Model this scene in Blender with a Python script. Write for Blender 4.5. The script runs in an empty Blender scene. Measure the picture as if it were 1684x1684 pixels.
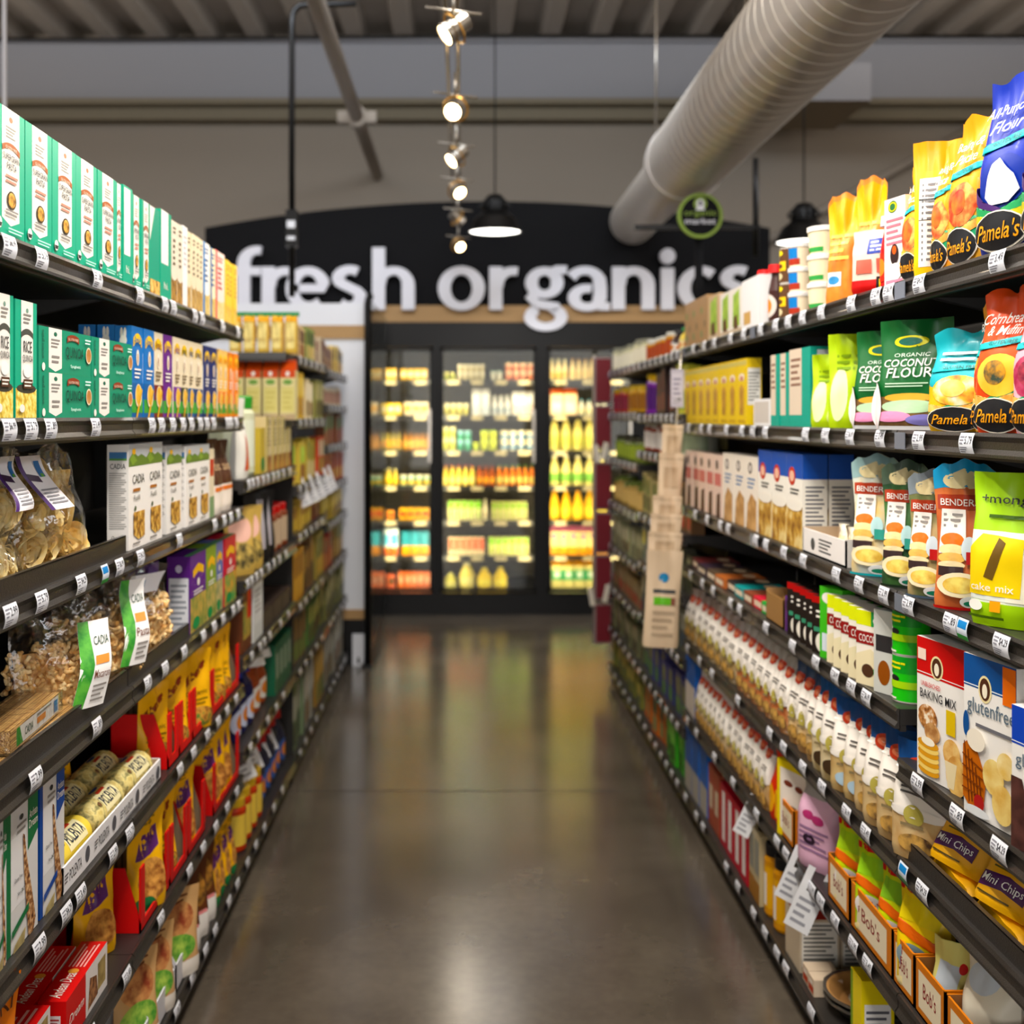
import bpy, math, random
from mathutils import Vector, Matrix
R = math.radians
random.seed(7)
SC = bpy.context.scene
COL = SC.collection
# ------------------------------------------------------------------ camera, world, lights, exposure
F_PX, VPU, VPV, EYE = 1900.0, 760.0, 684.0, 1.5
cam = bpy.data.cameras.new('camera'); cam_o = bpy.data.objects.new('camera', cam); COL.objects.link(cam_o)
cam_o.location = (0, 0, EYE); cam_o.rotation_euler = (R(90), 0, 0)
cam.sensor_fit = 'HORIZONTAL'; cam.sensor_width = 36; cam.lens = 36 * F_PX / 1684
cam.shift_x = (842 - VPU) / 1684; cam.shift_y = -(842 - VPV) / 1684
cam.clip_start = .05; cam.clip_end = 60
cam.dof.use_dof = True; cam.dof.focus_distance = 1.95; cam.dof.aperture_fstop = 3.3
SC.camera = cam_o
SC.view_settings.view_transform = 'Standard'; SC.view_settings.look = 'None'
SC.view_settings.gamma = 1; SC.view_settings.use_curve_mapping = False
SC.view_settings.exposure = 0.14
SC.cycles.max_bounces = 8; SC.cycles.transparent_max_bounces = 16; SC.cycles.caustics_reflective = False; SC.cycles.caustics_refractive = False
SC.cycles.sample_clamp_indirect = 4
W = bpy.data.worlds.new('world'); SC.world = W; W.use_nodes = True
W.node_tree.nodes['Background'].inputs[0].default_value = (.75, .8, 1, 1)
W.node_tree.nodes['Background'].inputs[1].default_value = 0.02

def area(name, loc, rot, sx, sy, power, col, spread=180):
    l = bpy.data.lights.new(name, 'AREA'); l.shape = 'RECTANGLE'; l.size = sx; l.size_y = sy; l.energy = power; l.color = col; l.spread = R(spread)
    o = bpy.data.objects.new(name, l); COL.objects.link(o); o.location = loc; o.rotation_euler = rot; return o
WARM, COOL = (1, .88, .72), (.86, .92, 1)
area('aisle_light', (0.05, 2.3, 3.45), (0, 0, 0), .5, 3.4, 92, (1, .93, .84))
area('aisle_light', (0.05, -1.0, 3.5), (R(20), 0, 0), .8, 1.6, 40, (1, .95, .88))
for sx in (-1, 1):
    area('store_light', (4.4 * sx, 4.4, 4.0), (0, 0, 0), 1.2, 6, 130, COOL)
    area('ceiling_side_fill', (4.4 * sx, 4.0, 3.9), (R(180), 0, 0), 1.2, 7, 300, (1, .93, .87))  # unseen upward fill added on both sides to brighten the ceiling
area('ceiling_centre_fill', (0.0, 5.4, 4.3), (R(180), 0, 0), 5, 3.5, 74, (1, .94, .88))  # added fill lifting the dark middle of the ceiling, no real fixture
area('sign_wall_fill', (0.0, 5.3, 4.2), (R(60), 0, 0), 3.6, .4, 54, (.84, .91, 1), 150)  # added cool fill for the sign, its letters and the back wall
area('front_fill', (0.3, -4.9, 1.9), (R(90), 0, 0), 8, 2.8, 230, (1, .97, .94))  # invented fill behind the camera for near-facing sides; front wall has no window

# ------------------------------------------------------------------ materials
MATS = {}
def lin(h):
    h = h.lstrip('#'); h = ''.join(c * 2 for c in h) if len(h) == 3 else h; v = [int(h[i:i + 2], 16) / 255 for i in (0, 2, 4)]
    return [c / 12.92 if c <= .04045 else ((c + .055) / 1.055) ** 2.4 for c in v] + [1]
def new_mat(name):
    m = bpy.data.materials.new(name); m.use_nodes = True
    return m, m.node_tree, m.node_tree.nodes['Principled BSDF']
def mat(key, rough=.45, metal=0., coat=.06):
    """'#rrggbb' plain, '#a|#b|scale' mottled two-tone, '#a|#b|#c|scale' three-tone; names looked up in MATS"""
    if key in MATS: return MATS[key]
    parts = key.split('|'); m, nt, b = new_mat('m_' + key.replace('#', '').replace('|', '_'))
    b.inputs['Roughness'].default_value = rough; b.inputs['Metallic'].default_value = metal
    b.inputs['Coat Weight'].default_value = coat; b.inputs['Coat Roughness'].default_value = .15; b.inputs['Specular IOR Level'].default_value = .32
    if len(parts) == 1:
        c = lin(key); g = sum(c[:3]) / 3; b.inputs['Base Color'].default_value = [max(0, g + (x - g) * 1.12) for x in c[:3]] + [1]
    else:
        cols, sc = parts[:-1], float(parts[-1])
        tc = nt.nodes.new('ShaderNodeTexCoord'); v = nt.nodes.new('ShaderNodeTexNoise'); cr = nt.nodes.new('ShaderNodeValToRGB')
        v.inputs['Scale'].default_value = sc; v.inputs['Detail'].default_value = 3
        nt.links.new(tc.outputs['Object'], v.inputs['Vector']); nt.links.new(v.outputs['Fac'], cr.inputs[0])
        e = cr.color_ramp.elements; e[0].position = .36; e[0].color = lin(cols[0]); e[1].position = .64; e[1].color = lin(cols[-1])
        if len(cols) == 3: x = cr.color_ramp.elements.new(.5); x.color = lin(cols[1])
        nt.links.new(cr.outputs[0], b.inputs['Base Color'])
    MATS[key] = m; return m
def named(name, col, rough=.5, metal=0., coat=0., emit=0., ecol=None, alpha=None, bump=None, spec=.5):
    m, nt, b = new_mat(name); b.inputs['Base Color'].default_value = lin(col); b.inputs['Roughness'].default_value = rough
    b.inputs['Metallic'].default_value = metal; b.inputs['Coat Weight'].default_value = coat; b.inputs['Specular IOR Level'].default_value = spec
    if emit: b.inputs['Emission Color'].default_value = lin(ecol or col); b.inputs['Emission Strength'].default_value = emit
    if bump:
        tc = nt.nodes.new('ShaderNodeTexCoord'); n = nt.nodes.new('ShaderNodeTexNoise'); bp = nt.nodes.new('ShaderNodeBump')
        n.inputs['Scale'].default_value = bump[0]; bp.inputs['Strength'].default_value = bump[1]; bp.inputs['Distance'].default_value = .002
        nt.links.new(tc.outputs['Object'], n.inputs['Vector']); nt.links.new(n.outputs['Fac'], bp.inputs['Height']); nt.links.new(bp.outputs[0], b.inputs['Normal'])
    MATS[name] = m; return m
named('rail_black', '#2b2724', .33, .0, .3, bump=(420, .35))
named('board_black', '#24211f', .42)
named('panel_dark', '#16130f', .7)
named('wall_paint', '#a1978a', .9)
named('beam_white', '#9c9da3', .7)
named('duct_metal', '#cfc8c2', .38, .4, bump=(3, .1))
named('duct_seam', '#d8d2c8', .4, .3)
named('steel', '#b8b2a8', .25, .9)
named('black_metal', '#0b0b0c', .35, .3)
named('black_frame', '#070606', .4, .0, 0, spec=.25)
named('sign_black', '#0b0b0e', .7, spec=.15)
named('letter_white', '#e2e2ea', .5)
named('wood_band', '#b08a58', .6)
named('cabinet_white', '#e4e6ec', .4)
named('corrugated', '#8a7358', .8)
named('glass_plain', '#ffffff', .02)
named('bulb', '#ffe2b0', .5, emit=26, ecol='#ffd79a')
named('bulb_white', '#fffdf5', .5, emit=5, ecol='#fffaf0')
named('strip_warm', '#fff0c8', .5, emit=3.5, ecol='#ffe0a0')
def glassy(name, tint, ior_fac, rough=.03, glossw=1.0):
    m = bpy.data.materials.new(name); m.use_nodes = True; nt = m.node_tree; nt.nodes.clear()
    out = nt.nodes.new('ShaderNodeOutputMaterial'); mx = nt.nodes.new('ShaderNodeMixShader'); tr = nt.nodes.new('ShaderNodeBsdfTransparent'); gl = nt.nodes.new('ShaderNodeBsdfGlossy')
    lw = nt.nodes.new('ShaderNodeLayerWeight'); lw.inputs[0].default_value = .5; pw = nt.nodes.new('ShaderNodeMath'); pw.operation = 'POWER'; pw.inputs[1].default_value = 3.5
    ma = nt.nodes.new('ShaderNodeMath'); ma.operation = 'MULTIPLY_ADD'; ma.inputs[1].default_value = .7; ma.inputs[2].default_value = ior_fac; tr.inputs[0].default_value = lin(tint); gl.inputs['Roughness'].default_value = rough
    if name == 'film':
        tc = nt.nodes.new('ShaderNodeTexCoord'); n = nt.nodes.new('ShaderNodeTexNoise'); n.inputs['Scale'].default_value = 34; bp = nt.nodes.new('ShaderNodeBump'); bp.inputs['Strength'].default_value = .6; bp.inputs['Distance'].default_value = .01
        nt.links.new(tc.outputs['Object'], n.inputs['Vector']); nt.links.new(n.outputs['Fac'], bp.inputs['Height']); nt.links.new(bp.outputs[0], gl.inputs['Normal'])
    nt.links.new(lw.outputs['Facing'], pw.inputs[0]); nt.links.new(pw.outputs[0], ma.inputs[0]); nt.links.new(ma.outputs[0], mx.inputs[0]); nt.links.new(tr.outputs[0], mx.inputs[1]); nt.links.new(gl.outputs[0], mx.inputs[2]); nt.links.new(mx.outputs[0], out.inputs[0]); MATS[name] = m
glassy('film', '#fbfaf7', .07, .12)
glassy('glass', '#dfe3e2', .025, .03)
MATS['glass_plain'] = MATS['glass']

def strands():
    m, nt, b = new_mat('strands'); tc = nt.nodes.new('ShaderNodeTexCoord'); mp = nt.nodes.new('ShaderNodeMapping'); n = nt.nodes.new('ShaderNodeTexNoise'); cr = nt.nodes.new('ShaderNodeValToRGB'); bp = nt.nodes.new('ShaderNodeBump')
    mp.inputs['Scale'].default_value = (3, 330, 330); n.inputs['Scale'].default_value = 1.5; n.inputs['Detail'].default_value = 1; e = cr.color_ramp.elements; e[0].position = .35; e[0].color = lin('#8a5a26'); e[1].position = .6; e[1].color = lin('#dcb068'); bp.inputs['Distance'].default_value = .003
    nt.links.new(tc.outputs['Object'], mp.inputs[0]); nt.links.new(mp.outputs[0], n.inputs['Vector']); nt.links.new(n.outputs['Fac'], cr.inputs[0]); nt.links.new(cr.outputs[0], b.inputs['Base Color']); nt.links.new(n.outputs['Fac'], bp.inputs['Height']); nt.links.new(bp.outputs[0], b.inputs['Normal']); b.inputs['Roughness'].default_value = .5; MATS['strands'] = m
strands()
# ------------------------------------------------------------------ mesh builder
TEXTS = {}
def text_mesh(s, bold=0., shear=0.):
    k = (s, bold, shear)
    if k in TEXTS: return TEXTS[k]
    c = bpy.data.curves.new('t', 'FONT'); c.body = s; c.size = 1; c.offset = bold; c.shear = shear; c.resolution_u = 2; c.space_line = .85; c.align_x = 'CENTER'
    o = bpy.data.objects.new('t', c); COL.objects.link(o)
    dg = bpy.context.evaluated_depsgraph_get(); me = o.evaluated_get(dg).to_mesh()
    vs = [(v.co.x, v.co.y) for v in me.vertices]; fs = [tuple(p.vertices) for p in me.polygons]
    o.evaluated_get(dg).to_mesh_clear(); bpy.data.objects.remove(o); bpy.data.curves.remove(c)
    x0 = min(v[0] for v in vs); x1 = max(v[0] for v in vs); y0 = min(v[1] for v in vs); y1 = max(v[1] for v in vs)
    vs = [((a - x0) / (x1 - x0), (b - y0) / (y1 - y0)) for a, b in vs]
    TEXTS[k] = (vs, fs); return TEXTS[k]

class M:
    def __init__(s): s.v = []; s.f = []; s.m = []; s.mats = []; s.sm = []
    def mi(s, key):
        if key not in s.mats: s.mats.append(key)
        return s.mats.index(key)
    def poly(s, pts, key, smooth=False):
        n = len(s.v); s.v += [tuple(p) for p in pts]; s.f.append(tuple(range(n, n + len(pts)))); s.m.append(s.mi(key)); s.sm.append(smooth)
    def mesh(s, vs, fs, key, smooth=False):
        n = len(s.v); s.v += [tuple(p) for p in vs]; k = s.mi(key)
        for f in fs: s.f.append(tuple(i + n for i in f)); s.m.append(k); s.sm.append(smooth)
    def box(s, x0, y0, z0, x1, y1, z1, key, keys=None):
        v = [(x0, y0, z0), (x1, y0, z0), (x1, y1, z0), (x0, y1, z0), (x0, y0, z1), (x1, y0, z1), (x1, y1, z1), (x0, y1, z1)]
        n = len(s.v); s.v += v
        for i, f in enumerate([(0, 1, 5, 4), (1, 2, 6, 5), (2, 3, 7, 6), (3, 0, 4, 7), (4, 5, 6, 7), (0, 3, 2, 1)]):
            s.f.append(tuple(a + n for a in f)); s.m.append(s.mi(keys[i] if keys else key)); s.sm.append(False)
    def lathe(s, prof, key, n=20, c=(0, 0), smooth=True, sx=1, sy=1):
        """prof: (r, z[, key])"""
        for i in range(len(prof) - 1):
            k = prof[i][2] if len(prof[i]) > 2 else key
            (r0, z0), (r1, z1) = prof[i][:2], prof[i + 1][:2]
            base = len(s.v)
            for j in range(n):
                a = 2 * math.pi * j / n; ca, sa = math.cos(a), math.sin(a)
                s.v.append((c[0] + r0 * ca * sx, c[1] + r0 * sa * sy, z0)); s.v.append((c[0] + r1 * ca * sx, c[1] + r1 * sa * sy, z1))
            for j in range(n):
                a, b = base + 2 * j, base + 2 * ((j + 1) % n)
                s.f.append((a, b, b + 1, a + 1)); s.m.append(s.mi(k)); s.sm.append(smooth)
    def tube(s, pts, r, key, n=8, smooth=True, caps=True):
        pts = [Vector(p) for p in pts]; rs = r if isinstance(r, (list, tuple)) else [r] * len(pts); base = len(s.v); k = s.mi(key)
        up = Vector((0, 0, 1)); prev = None
        for i, p in enumerate(pts):
            d = (pts[min(i + 1, len(pts) - 1)] - pts[max(i - 1, 0)]).normalized()
            a = d.cross(up) if prev is None else prev - d * prev.dot(d)
            if a.length < 1e-4: a = d.cross(Vector((1, 0, 0)))
            a.normalize(); prev = a; b = d.cross(a)
            for j in range(n):
                t = 2 * math.pi * j / n; s.v.append(tuple(p + (a * math.cos(t) + b * math.sin(t)) * rs[i]))
        for i in range(len(pts) - 1):
            for j in range(n):
                q = base + i * n; s.f.append((q + j, q + (j + 1) % n, q + n + (j + 1) % n, q + n + j)); s.m.append(k); s.sm.append(smooth)
        if caps:
            s.f.append(tuple(base + j for j in range(n))[::-1]); s.m.append(k); s.sm.append(False)
            s.f.append(tuple(base + (len(pts) - 1) * n + j for j in range(n))); s.m.append(k); s.sm.append(False)
    def data(s, name):
        me = bpy.data.meshes.new(name); me.from_pydata(s.v, [], s.f)
        for k in s.mats: me.materials.append(mat(k))
        me.polygons.foreach_set('material_index', s.m); me.polygons.foreach_set('use_smooth', s.sm); me.update(); return me
    # ---- graphics on a surface: fn(x, y, off) -> point, x/y in 0..1
    def art(s, fn, cmds, step=.0002, curved=False, ar=1.0):
        for i, c in enumerate(cmds):
            off = step * (i + 1); t = c[0]; P = lambda x, y, o=off: fn(x, y, o)
            if t == 'r':
                _, x0, y0, x1, y1, k = c
                nx = max(2, int((x1 - x0) * 18 + .5)) if curved else 1; ny = max(2, int((y1 - y0) * 26 + .5)) if curved else 1
                vs = [P(x0 + (x1 - x0) * a / nx, y0 + (y1 - y0) * b / ny) for b in range(ny + 1) for a in range(nx + 1)]
                s.mesh(vs, [(b * (nx + 1) + a, b * (nx + 1) + a + 1, (b + 1) * (nx + 1) + a + 1, (b + 1) * (nx + 1) + a) for b in range(ny) for a in range(nx)], k, curved)
            elif t == 'e':
                _, cx, cy, rx, ry, k = c; n = 20; rings = max(3, int(max(rx, ry) * 18)) if curved else 1
                vs = [P(cx, cy)] + [P(cx + rx * q / rings * math.cos(2 * math.pi * a / n), cy + ry * q / rings * math.sin(2 * math.pi * a / n)) for q in range(1, rings + 1) for a in range(n)]
                fs = [(0, 1 + a, 1 + (a + 1) % n) for a in range(n)] + [(1 + q * n + a, 1 + (q + 1) * n + a, 1 + (q + 1) * n + (a + 1) % n, 1 + q * n + (a + 1) % n) for q in range(rings - 1) for a in range(n)]
                s.mesh(vs, fs, k, curved)
            elif t == 'p':
                cx = sum(p[0] for p in c[1]) / len(c[1]); cy = sum(p[1] for p in c[1]) / len(c[1]); n = len(c[1])
                if curved:
                    q = 6; vs = [P(cx, cy)]; dense = []
                    for a in range(n):
                        p0, p1 = c[1][a], c[1][(a + 1) % n]; dense += [(p0[0] + (p1[0] - p0[0]) * b / 6, p0[1] + (p1[1] - p0[1]) * b / 6) for b in range(6)]
                    n = len(dense)
                    for g in range(1, q + 1): vs += [P(cx + (x - cx) * g / q, cy + (y - cy) * g / q) for x, y in dense]
                    fs = [(0, 1 + a, 1 + (a + 1) % n) for a in range(n)] + [(1 + g * n + a, 1 + (g + 1) * n + a, 1 + (g + 1) * n + (a + 1) % n, 1 + g * n + (a + 1) % n) for g in range(q - 1) for a in range(n)]
                    s.mesh(vs, fs, c[2], True)
                else: s.mesh([P(x, y) for x, y in c[1]], [tuple(range(n))], c[2])
            elif t == 't' or t == 'ti' or t == 'tv':      # text fitted in a box; ti italic, tv vertical
                _, txt, x0, y0, x1, y1, k = c; vs, fs = text_mesh(txt, .005, .35 if t == 'ti' else 0)
                o2 = off + (.0011 if curved else .0001)
                if t == 'tv': pv = [P(x1 - (x1 - x0) * b, y0 + (y1 - y0) * a, o2) for a, b in vs]
                else: pv = [P(x0 + (x1 - x0) * a, y0 + (y1 - y0) * b, o2) for a, b in vs]
                s.mesh(pv, fs, k)
            elif t == 'l':                   # fine print
                _, x0, y0, x1, y1, n, k = c
                for q in range(n):
                    yy = y1 - (y1 - y0) * (q + .5) / n; hh = (y1 - y0) / n * .22; xe = x1 - (x1 - x0) * (.0, .12, .3, .06)[q % 4]
                    nx = max(1, int((xe - x0) * 8)) if curved else 1
                    vs = [P(x0 + (xe - x0) * a / nx, yy + e) for e in (-hh, hh) for a in range(nx + 1)]
                    s.mesh(vs, [(a, a + 1, nx + 2 + a, nx + 1 + a) for a in range(nx)], k)
        return s

def put(name, m, parent=None, loc=(0, 0, 0), rz=0, label=None, cat=None, group=None, kind=None, scale=None, rot=None):
    me = m.data(name) if isinstance(m, M) else m
    o = bpy.data.objects.new(name, me); COL.objects.link(o); o.location = loc; o.rotation_euler = rot or (0, 0, rz)
    if scale: o.scale = scale
    if parent: o.parent = parent
    if label: o['label'] = label
    if cat: o['category'] = cat
    if group: o['group'] = group
    if kind: o['kind'] = kind
    return o

# ------------------------------------------------------------------ package shapes (local: front faces -y, stands on z=0, centred in x and y)
def wall_fn(o, U, V, N):
    o, U, V, N = Vector(o), Vector(U), Vector(V), Vector(N)
    return lambda x, y, f: o + U * x + V * y + N * f
def carton(w, h, d, base, front=(), side=(), top=(), keys=None):
    m = M(); m.box(-w / 2, -d / 2, 0, w / 2, d / 2, h, base, keys)
    m.art(wall_fn((-w / 2, -d / 2, 0), (w, 0, 0), (0, 0, h), (0, -1, 0)), front)
    if side:
        m.art(wall_fn((w / 2, -d / 2, 0), (0, d, 0), (0, 0, h), (1, 0, 0)), side)
        m.art(wall_fn((-w / 2, d / 2, 0), (0, -d, 0), (0, 0, h), (-1, 0, 0)), side)
    if top: m.art(wall_fn((-w / 2, -d / 2, h), (w, 0, 0), (0, d, 0), (0, 0, 1)), top)
    return m
def sstep(a, b, x):
    t = max(0, min(1, (x - a) / (b - a))); return t * t * (3 - 2 * t)
def pouch(w, h, d, base, front=(), t1=.3, t2=.9, n=2.6, wr=.0025, seed=1, bands=(), bend=0., waist=.05, crimp=.0, topw=1.0, film=None, N=18, T=26, side=(), arch=0.):
    """stand-up pouch: thick foot, sealed top"""
    rnd = random.Random(seed); ph = [rnd.uniform(0, 6.28) for _ in range(6)]
    def thick(t): return d / 2 * (1 - sstep(t1, t2, t)) * (.86 + .14 * sstep(0, .1, t)) + .0012
    def wid(t): return w * (1 - waist * math.sin(math.pi * min(1, t / .95)) + (topw - 1) * sstep(.5, 1, t)) * (.95 + .05 * sstep(0, .06, t))
    def pt(x, t, sgn, off):
        sx = 2 * x - 1; T_ = thick(t)
        y = T_ * (max(0, 1 - abs(sx) ** n)) ** (1 / n)
        wv = wr * (math.sin(9 * x + 7 * t + ph[0]) + .7 * math.sin(17 * t + ph[1] - 5 * x) + .6 * math.sin(23 * x + ph[2])) * (.35 + .65 * sstep(.45, .95, t)) * (1 - abs(sx) ** 4)
        z = t * h
        if arch and t > .8: z += arch * (t - .8) * 5 * (1 - sx * sx) * (1 + .25 * math.cos(9 * sx))
        if t > .9: z += crimp * math.sin(11 * x + ph[3]) * (t - .9) * 10
        yy = sgn * (y + off) + wv + bend * sstep(.5, 1, t) * abs(bend) ** .0 * 1.0 + (wr * 2.2 * math.sin(7 * x + ph[4]) * sstep(.75, 1, t))
        return (sx * wid(t) / 2, yy, z)
    m = M(); k0 = lambda t: next((b[2] for b in bands if b[0] <= t < b[1]), base)
    for sgn in (-1, 1):
        vs = [pt(i / N, j / T, sgn, 0) for j in range(T + 1) for i in range(N + 1)]; b0 = len(m.v); m.v += vs
        for j in range(T):
            k = m.mi(k0((j + .5) / T))
            for i in range(N):
                a = b0 + j * (N + 1) + i; f = (a, a + 1, a + N + 2, a + N + 1)
                m.f.append(f if sgn < 0 else f[::-1]); m.m.append(k); m.sm.append(True)
    lo = [pt(i / N, 0, -1, 0) for i in range(N + 1)] + [pt(i / N, 0, 1, 0) for i in range(N, -1, -1)]
    m.poly(lo, base)
    if front: m.art(lambda x, y, f: pt(x, y, -1, f), front, .0005, True)
    if side: m.art(lambda x, y, f: pt(x, y, 1, f), side, .0005, True)
    return m
def cyl(r, h, prof, base, wrapart=(), n=28, arc=200):
    """round pack; wrapart graphics wrap the front over arc degrees"""
    m = M(); m.lathe([(0, 0)] + list(prof) + [(0, prof[-1][1])], base, n)
    if wrapart:
        rr = lambda z: r
        def fn(x, y, f):
            a = R(-90 + (x - .5) * arc); return ((r + f) * math.cos(a), (r + f) * math.sin(a), y * h)
        m.art(fn, wrapart, .0003, True)
    return m
# ------------------------------------------------------------------ setting
def uvz(u, v, Y): return ((u - VPU) / F_PX * Y, Y, EYE + (VPV - v) / F_PX * Y)
YB = 10.4
def concrete():
    m, nt, b = new_mat('floor_concrete'); tc = nt.nodes.new('ShaderNodeTexCoord'); n1 = nt.nodes.new('ShaderNodeTexNoise'); n2 = nt.nodes.new('ShaderNodeTexNoise'); cr = nt.nodes.new('ShaderNodeValToRGB')
    n1.inputs['Scale'].default_value = 2.2; n1.inputs['Detail'].default_value = 8; n2.inputs['Scale'].default_value = 30; n2.inputs['Detail'].default_value = 5
    mx = nt.nodes.new('ShaderNodeMath'); mx.operation = 'MULTIPLY_ADD'; mx.inputs[1].default_value = .25
    for n in (n1, n2): nt.links.new(tc.outputs['Object'], n.inputs['Vector'])
    nt.links.new(n2.outputs['Fac'], mx.inputs[0]); nt.links.new(n1.outputs['Fac'], mx.inputs[2]); nt.links.new(mx.outputs[0], cr.inputs[0])
    e = cr.color_ramp.elements; e[0].position = .4; e[0].color = lin('#463e35'); e[1].position = .85; e[1].color = lin('#655c50')
    nt.links.new(cr.outputs[0], b.inputs['Base Color'])
    rr = nt.nodes.new('ShaderNodeMapRange'); rr.inputs['To Min'].default_value = .14; rr.inputs['To Max'].default_value = .25; nt.links.new(n1.outputs['Fac'], rr.inputs['Value']); nt.links.new(rr.outputs[0], b.inputs['Roughness'])
    b.inputs['Coat Weight'].default_value = .5; b.inputs['Coat Roughness'].default_value = .2; MATS['floor_concrete'] = m
concrete(); named('joint', '#2e2925', .6)
m = M(); m.box(-9, -5, -.1, 9, YB + 1.2, 0, 'floor_concrete'); put('floor', m, kind='structure')
for i_, y in enumerate((4.62, 8.2, 1.0)):
    m = M(); m.box(-9, y - .004, .0002, 9, y + .004, .0006, 'joint'); put('trim_%d' % (5 + i_), m, kind='structure')
m = M(); m.box(-9, YB, 0, 9, YB + .2, 5.2, 'wall_paint'); put('wall_back', m, kind='structure')
m = M(); m.box(-9.2, -5, 0, -9, YB, 5.2, 'wall_paint'); put('wall_left', m, kind='structure')
m = M(); m.box(9, -5, 0, 9.2, YB, 5.2, 'wall_paint'); put('wall_right', m, kind='structure')
m = M(); m.box(-9.2, -5.2, 0, 9.2, -5, 5.2, 'wall_paint'); put('wall_front', m, kind='structure')
# corrugated metal deck, ribs running along the aisle
named('deck_paint', '#a89e92', .75)
m = M(); p = .43; x = -9.0; z0, z1 = 4.8, 4.93; prof = []
while x < 9: prof += [(x, z1), (x + .2, z1), (x + .25, z0), (x + .38, z0)]; x += p
for (xa, za), (xb, zb) in zip(prof, prof[1:]): m.poly([(xa, -5, za), (xb, -5, zb), (xb, YB, zb), (xa, YB, za)], 'deck_paint')
put('ceiling', m, kind='structure')
# white girder and ledge on the back wall
m = M(); m.box(-9, YB - .25, 4.27, 9, YB, 4.77, 'beam_white'); m.box(-9, YB - .32, 4.77, 9, YB, 4.80, 'beam_white'); put('trim_2', m, kind='structure')
named('ledge', '#857c68', .8)
m = M(); m.box(-9, YB - .34, 4.22, 9, YB, 4.27, 'ledge'); m.box(-9, YB - .2, 4.12, 9, YB, 4.22, 'ledge'); put('trim_3', m, kind='structure')

# sprinkler pipe
m = M(); m.tube([(-.76, -2, 3.66), (-.76, YB - .02, 3.66)], .05, 'deck_paint', 12)
t = put('sprinkler_pipe', m, label='beige sprinkler pipe running under the ceiling to the back wall', cat='pipe')
m = M(); m.tube([(-.76, 8.3, 3.66), (-.76, 8.42, 3.66)], .075, 'deck_paint', 12); m.box(-.9, 8.33, 3.62, -.62, 8.4, 3.7, 'deck_paint'); put('pipe_coupling', m, t)
m = M(); m.lathe([(0, 3.78), (.02, 3.78), (.03, 3.72), (.02, 3.62), (0, 3.6)], 'letter_white', 10, c=(-.5, 5.6)); m.tube([(-.5, 5.6, 3.78), (-.5, 5.6, 4.8)], .01, 'deck_paint', 6); put('sprinkler', m, label='small white sprinkler head hanging right of the beige pipe', cat='sprinkler')
m = M(); m.tube([(-9, YB - .4, 4.79), (-3, YB - .4, 4.76), (0, YB - .4, 4.79), (9, YB - .4, 4.78)], .012, 'black_metal', 6); put('cable', m, label='thin dark cable strung along the top of the white girder', cat='cable')
# thin hanger rod far left
m = M(); m.tube([(-1.98, 5, 1.99), (-1.98, 5, 4.8)], .009, 'letter_white', 6); put('hanger_rod', m, label='thin pale vertical rod hanging above the left shelves', cat='rod')

# spiral duct
def ring_profile(y0, y1, r, pitch):
    pr = []; y = y0
    while y < y1: pr += [(r, y), (r, y + pitch * .88, 'duct_seam'), (r + .002, y + pitch * .9, 'duct_seam'), (r + .002, y + pitch * .97, 'duct_seam')]; y += pitch
    return pr
DX, DZ = 1.275, 2.955
def duct(y0, y1, r, pitch):
    m = M(); m.lathe(ring_profile(0, y1 - y0, r, pitch), 'duct_metal', 40)
    m.v = [(DX + a, y0 + c, DZ + b) for a, b, c in m.v]; return m
root = put('spiral_duct', duct(-1.5, 6.6, .222, .105), label='large ribbed round metal air duct hanging over the right shelves', cat='air duct')
put('narrow_duct', duct(6.6, 8.55, .17, .12), root)
m = M(); m.lathe([(.17, 0), (.23, 0), (.233, .02), (.23, .04), (.17, .05)], 'duct_metal', 40); m.v = [(DX + a, 6.56 + c, DZ + b) for a, b, c in m.v]; put('reducer', m, root)
named('duct_dark', '#544a40', .6, .3)
m = M(); m.lathe([(0, 0), (.165, 0)], 'duct_dark', 32); m.v = [(DX + a, 8.5 + c, DZ + b) for a, b, c in m.v]; put('end_cap', m, root)
m = M()
for y in (2.2, 5.2, 7.6): m.tube([(DX, y, DZ + .165), (DX, y, 4.8)], .008, 'steel', 6)
put('hanger_wire', m, root)
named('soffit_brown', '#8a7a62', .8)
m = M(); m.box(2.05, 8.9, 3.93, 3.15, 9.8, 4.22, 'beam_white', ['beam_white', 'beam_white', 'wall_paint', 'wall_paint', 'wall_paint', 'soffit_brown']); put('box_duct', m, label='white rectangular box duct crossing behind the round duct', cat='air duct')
m = M()
for xx in (2.2, 2.95): m.tube([(xx, 9.3, 4.2), (xx, 9.3, 4.82)], .01, 'steel', 6)
put('hanger_rod', m, label='short rods holding the white box duct', cat='rod')
m = M(); m.tube([(2.6, YB - .1, 3.0), (4.6, YB - .1, 4.1)], .035, 'deck_paint', 8); put('brace', m, label='slanted steel brace on the back wall above right shelves', cat='brace')
m = M(); m.tube([(2.0, YB - .08, 3.0), (2.0, YB - .08, 4.1)], .02, 'deck_paint', 8); m.box(1.95, YB - .09, 3.35, 2.05, YB - .04, 3.5, '#7a4a3a'); put('conduit', m, label='thin vertical conduit with small red box on back wall', cat='conduit')

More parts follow.
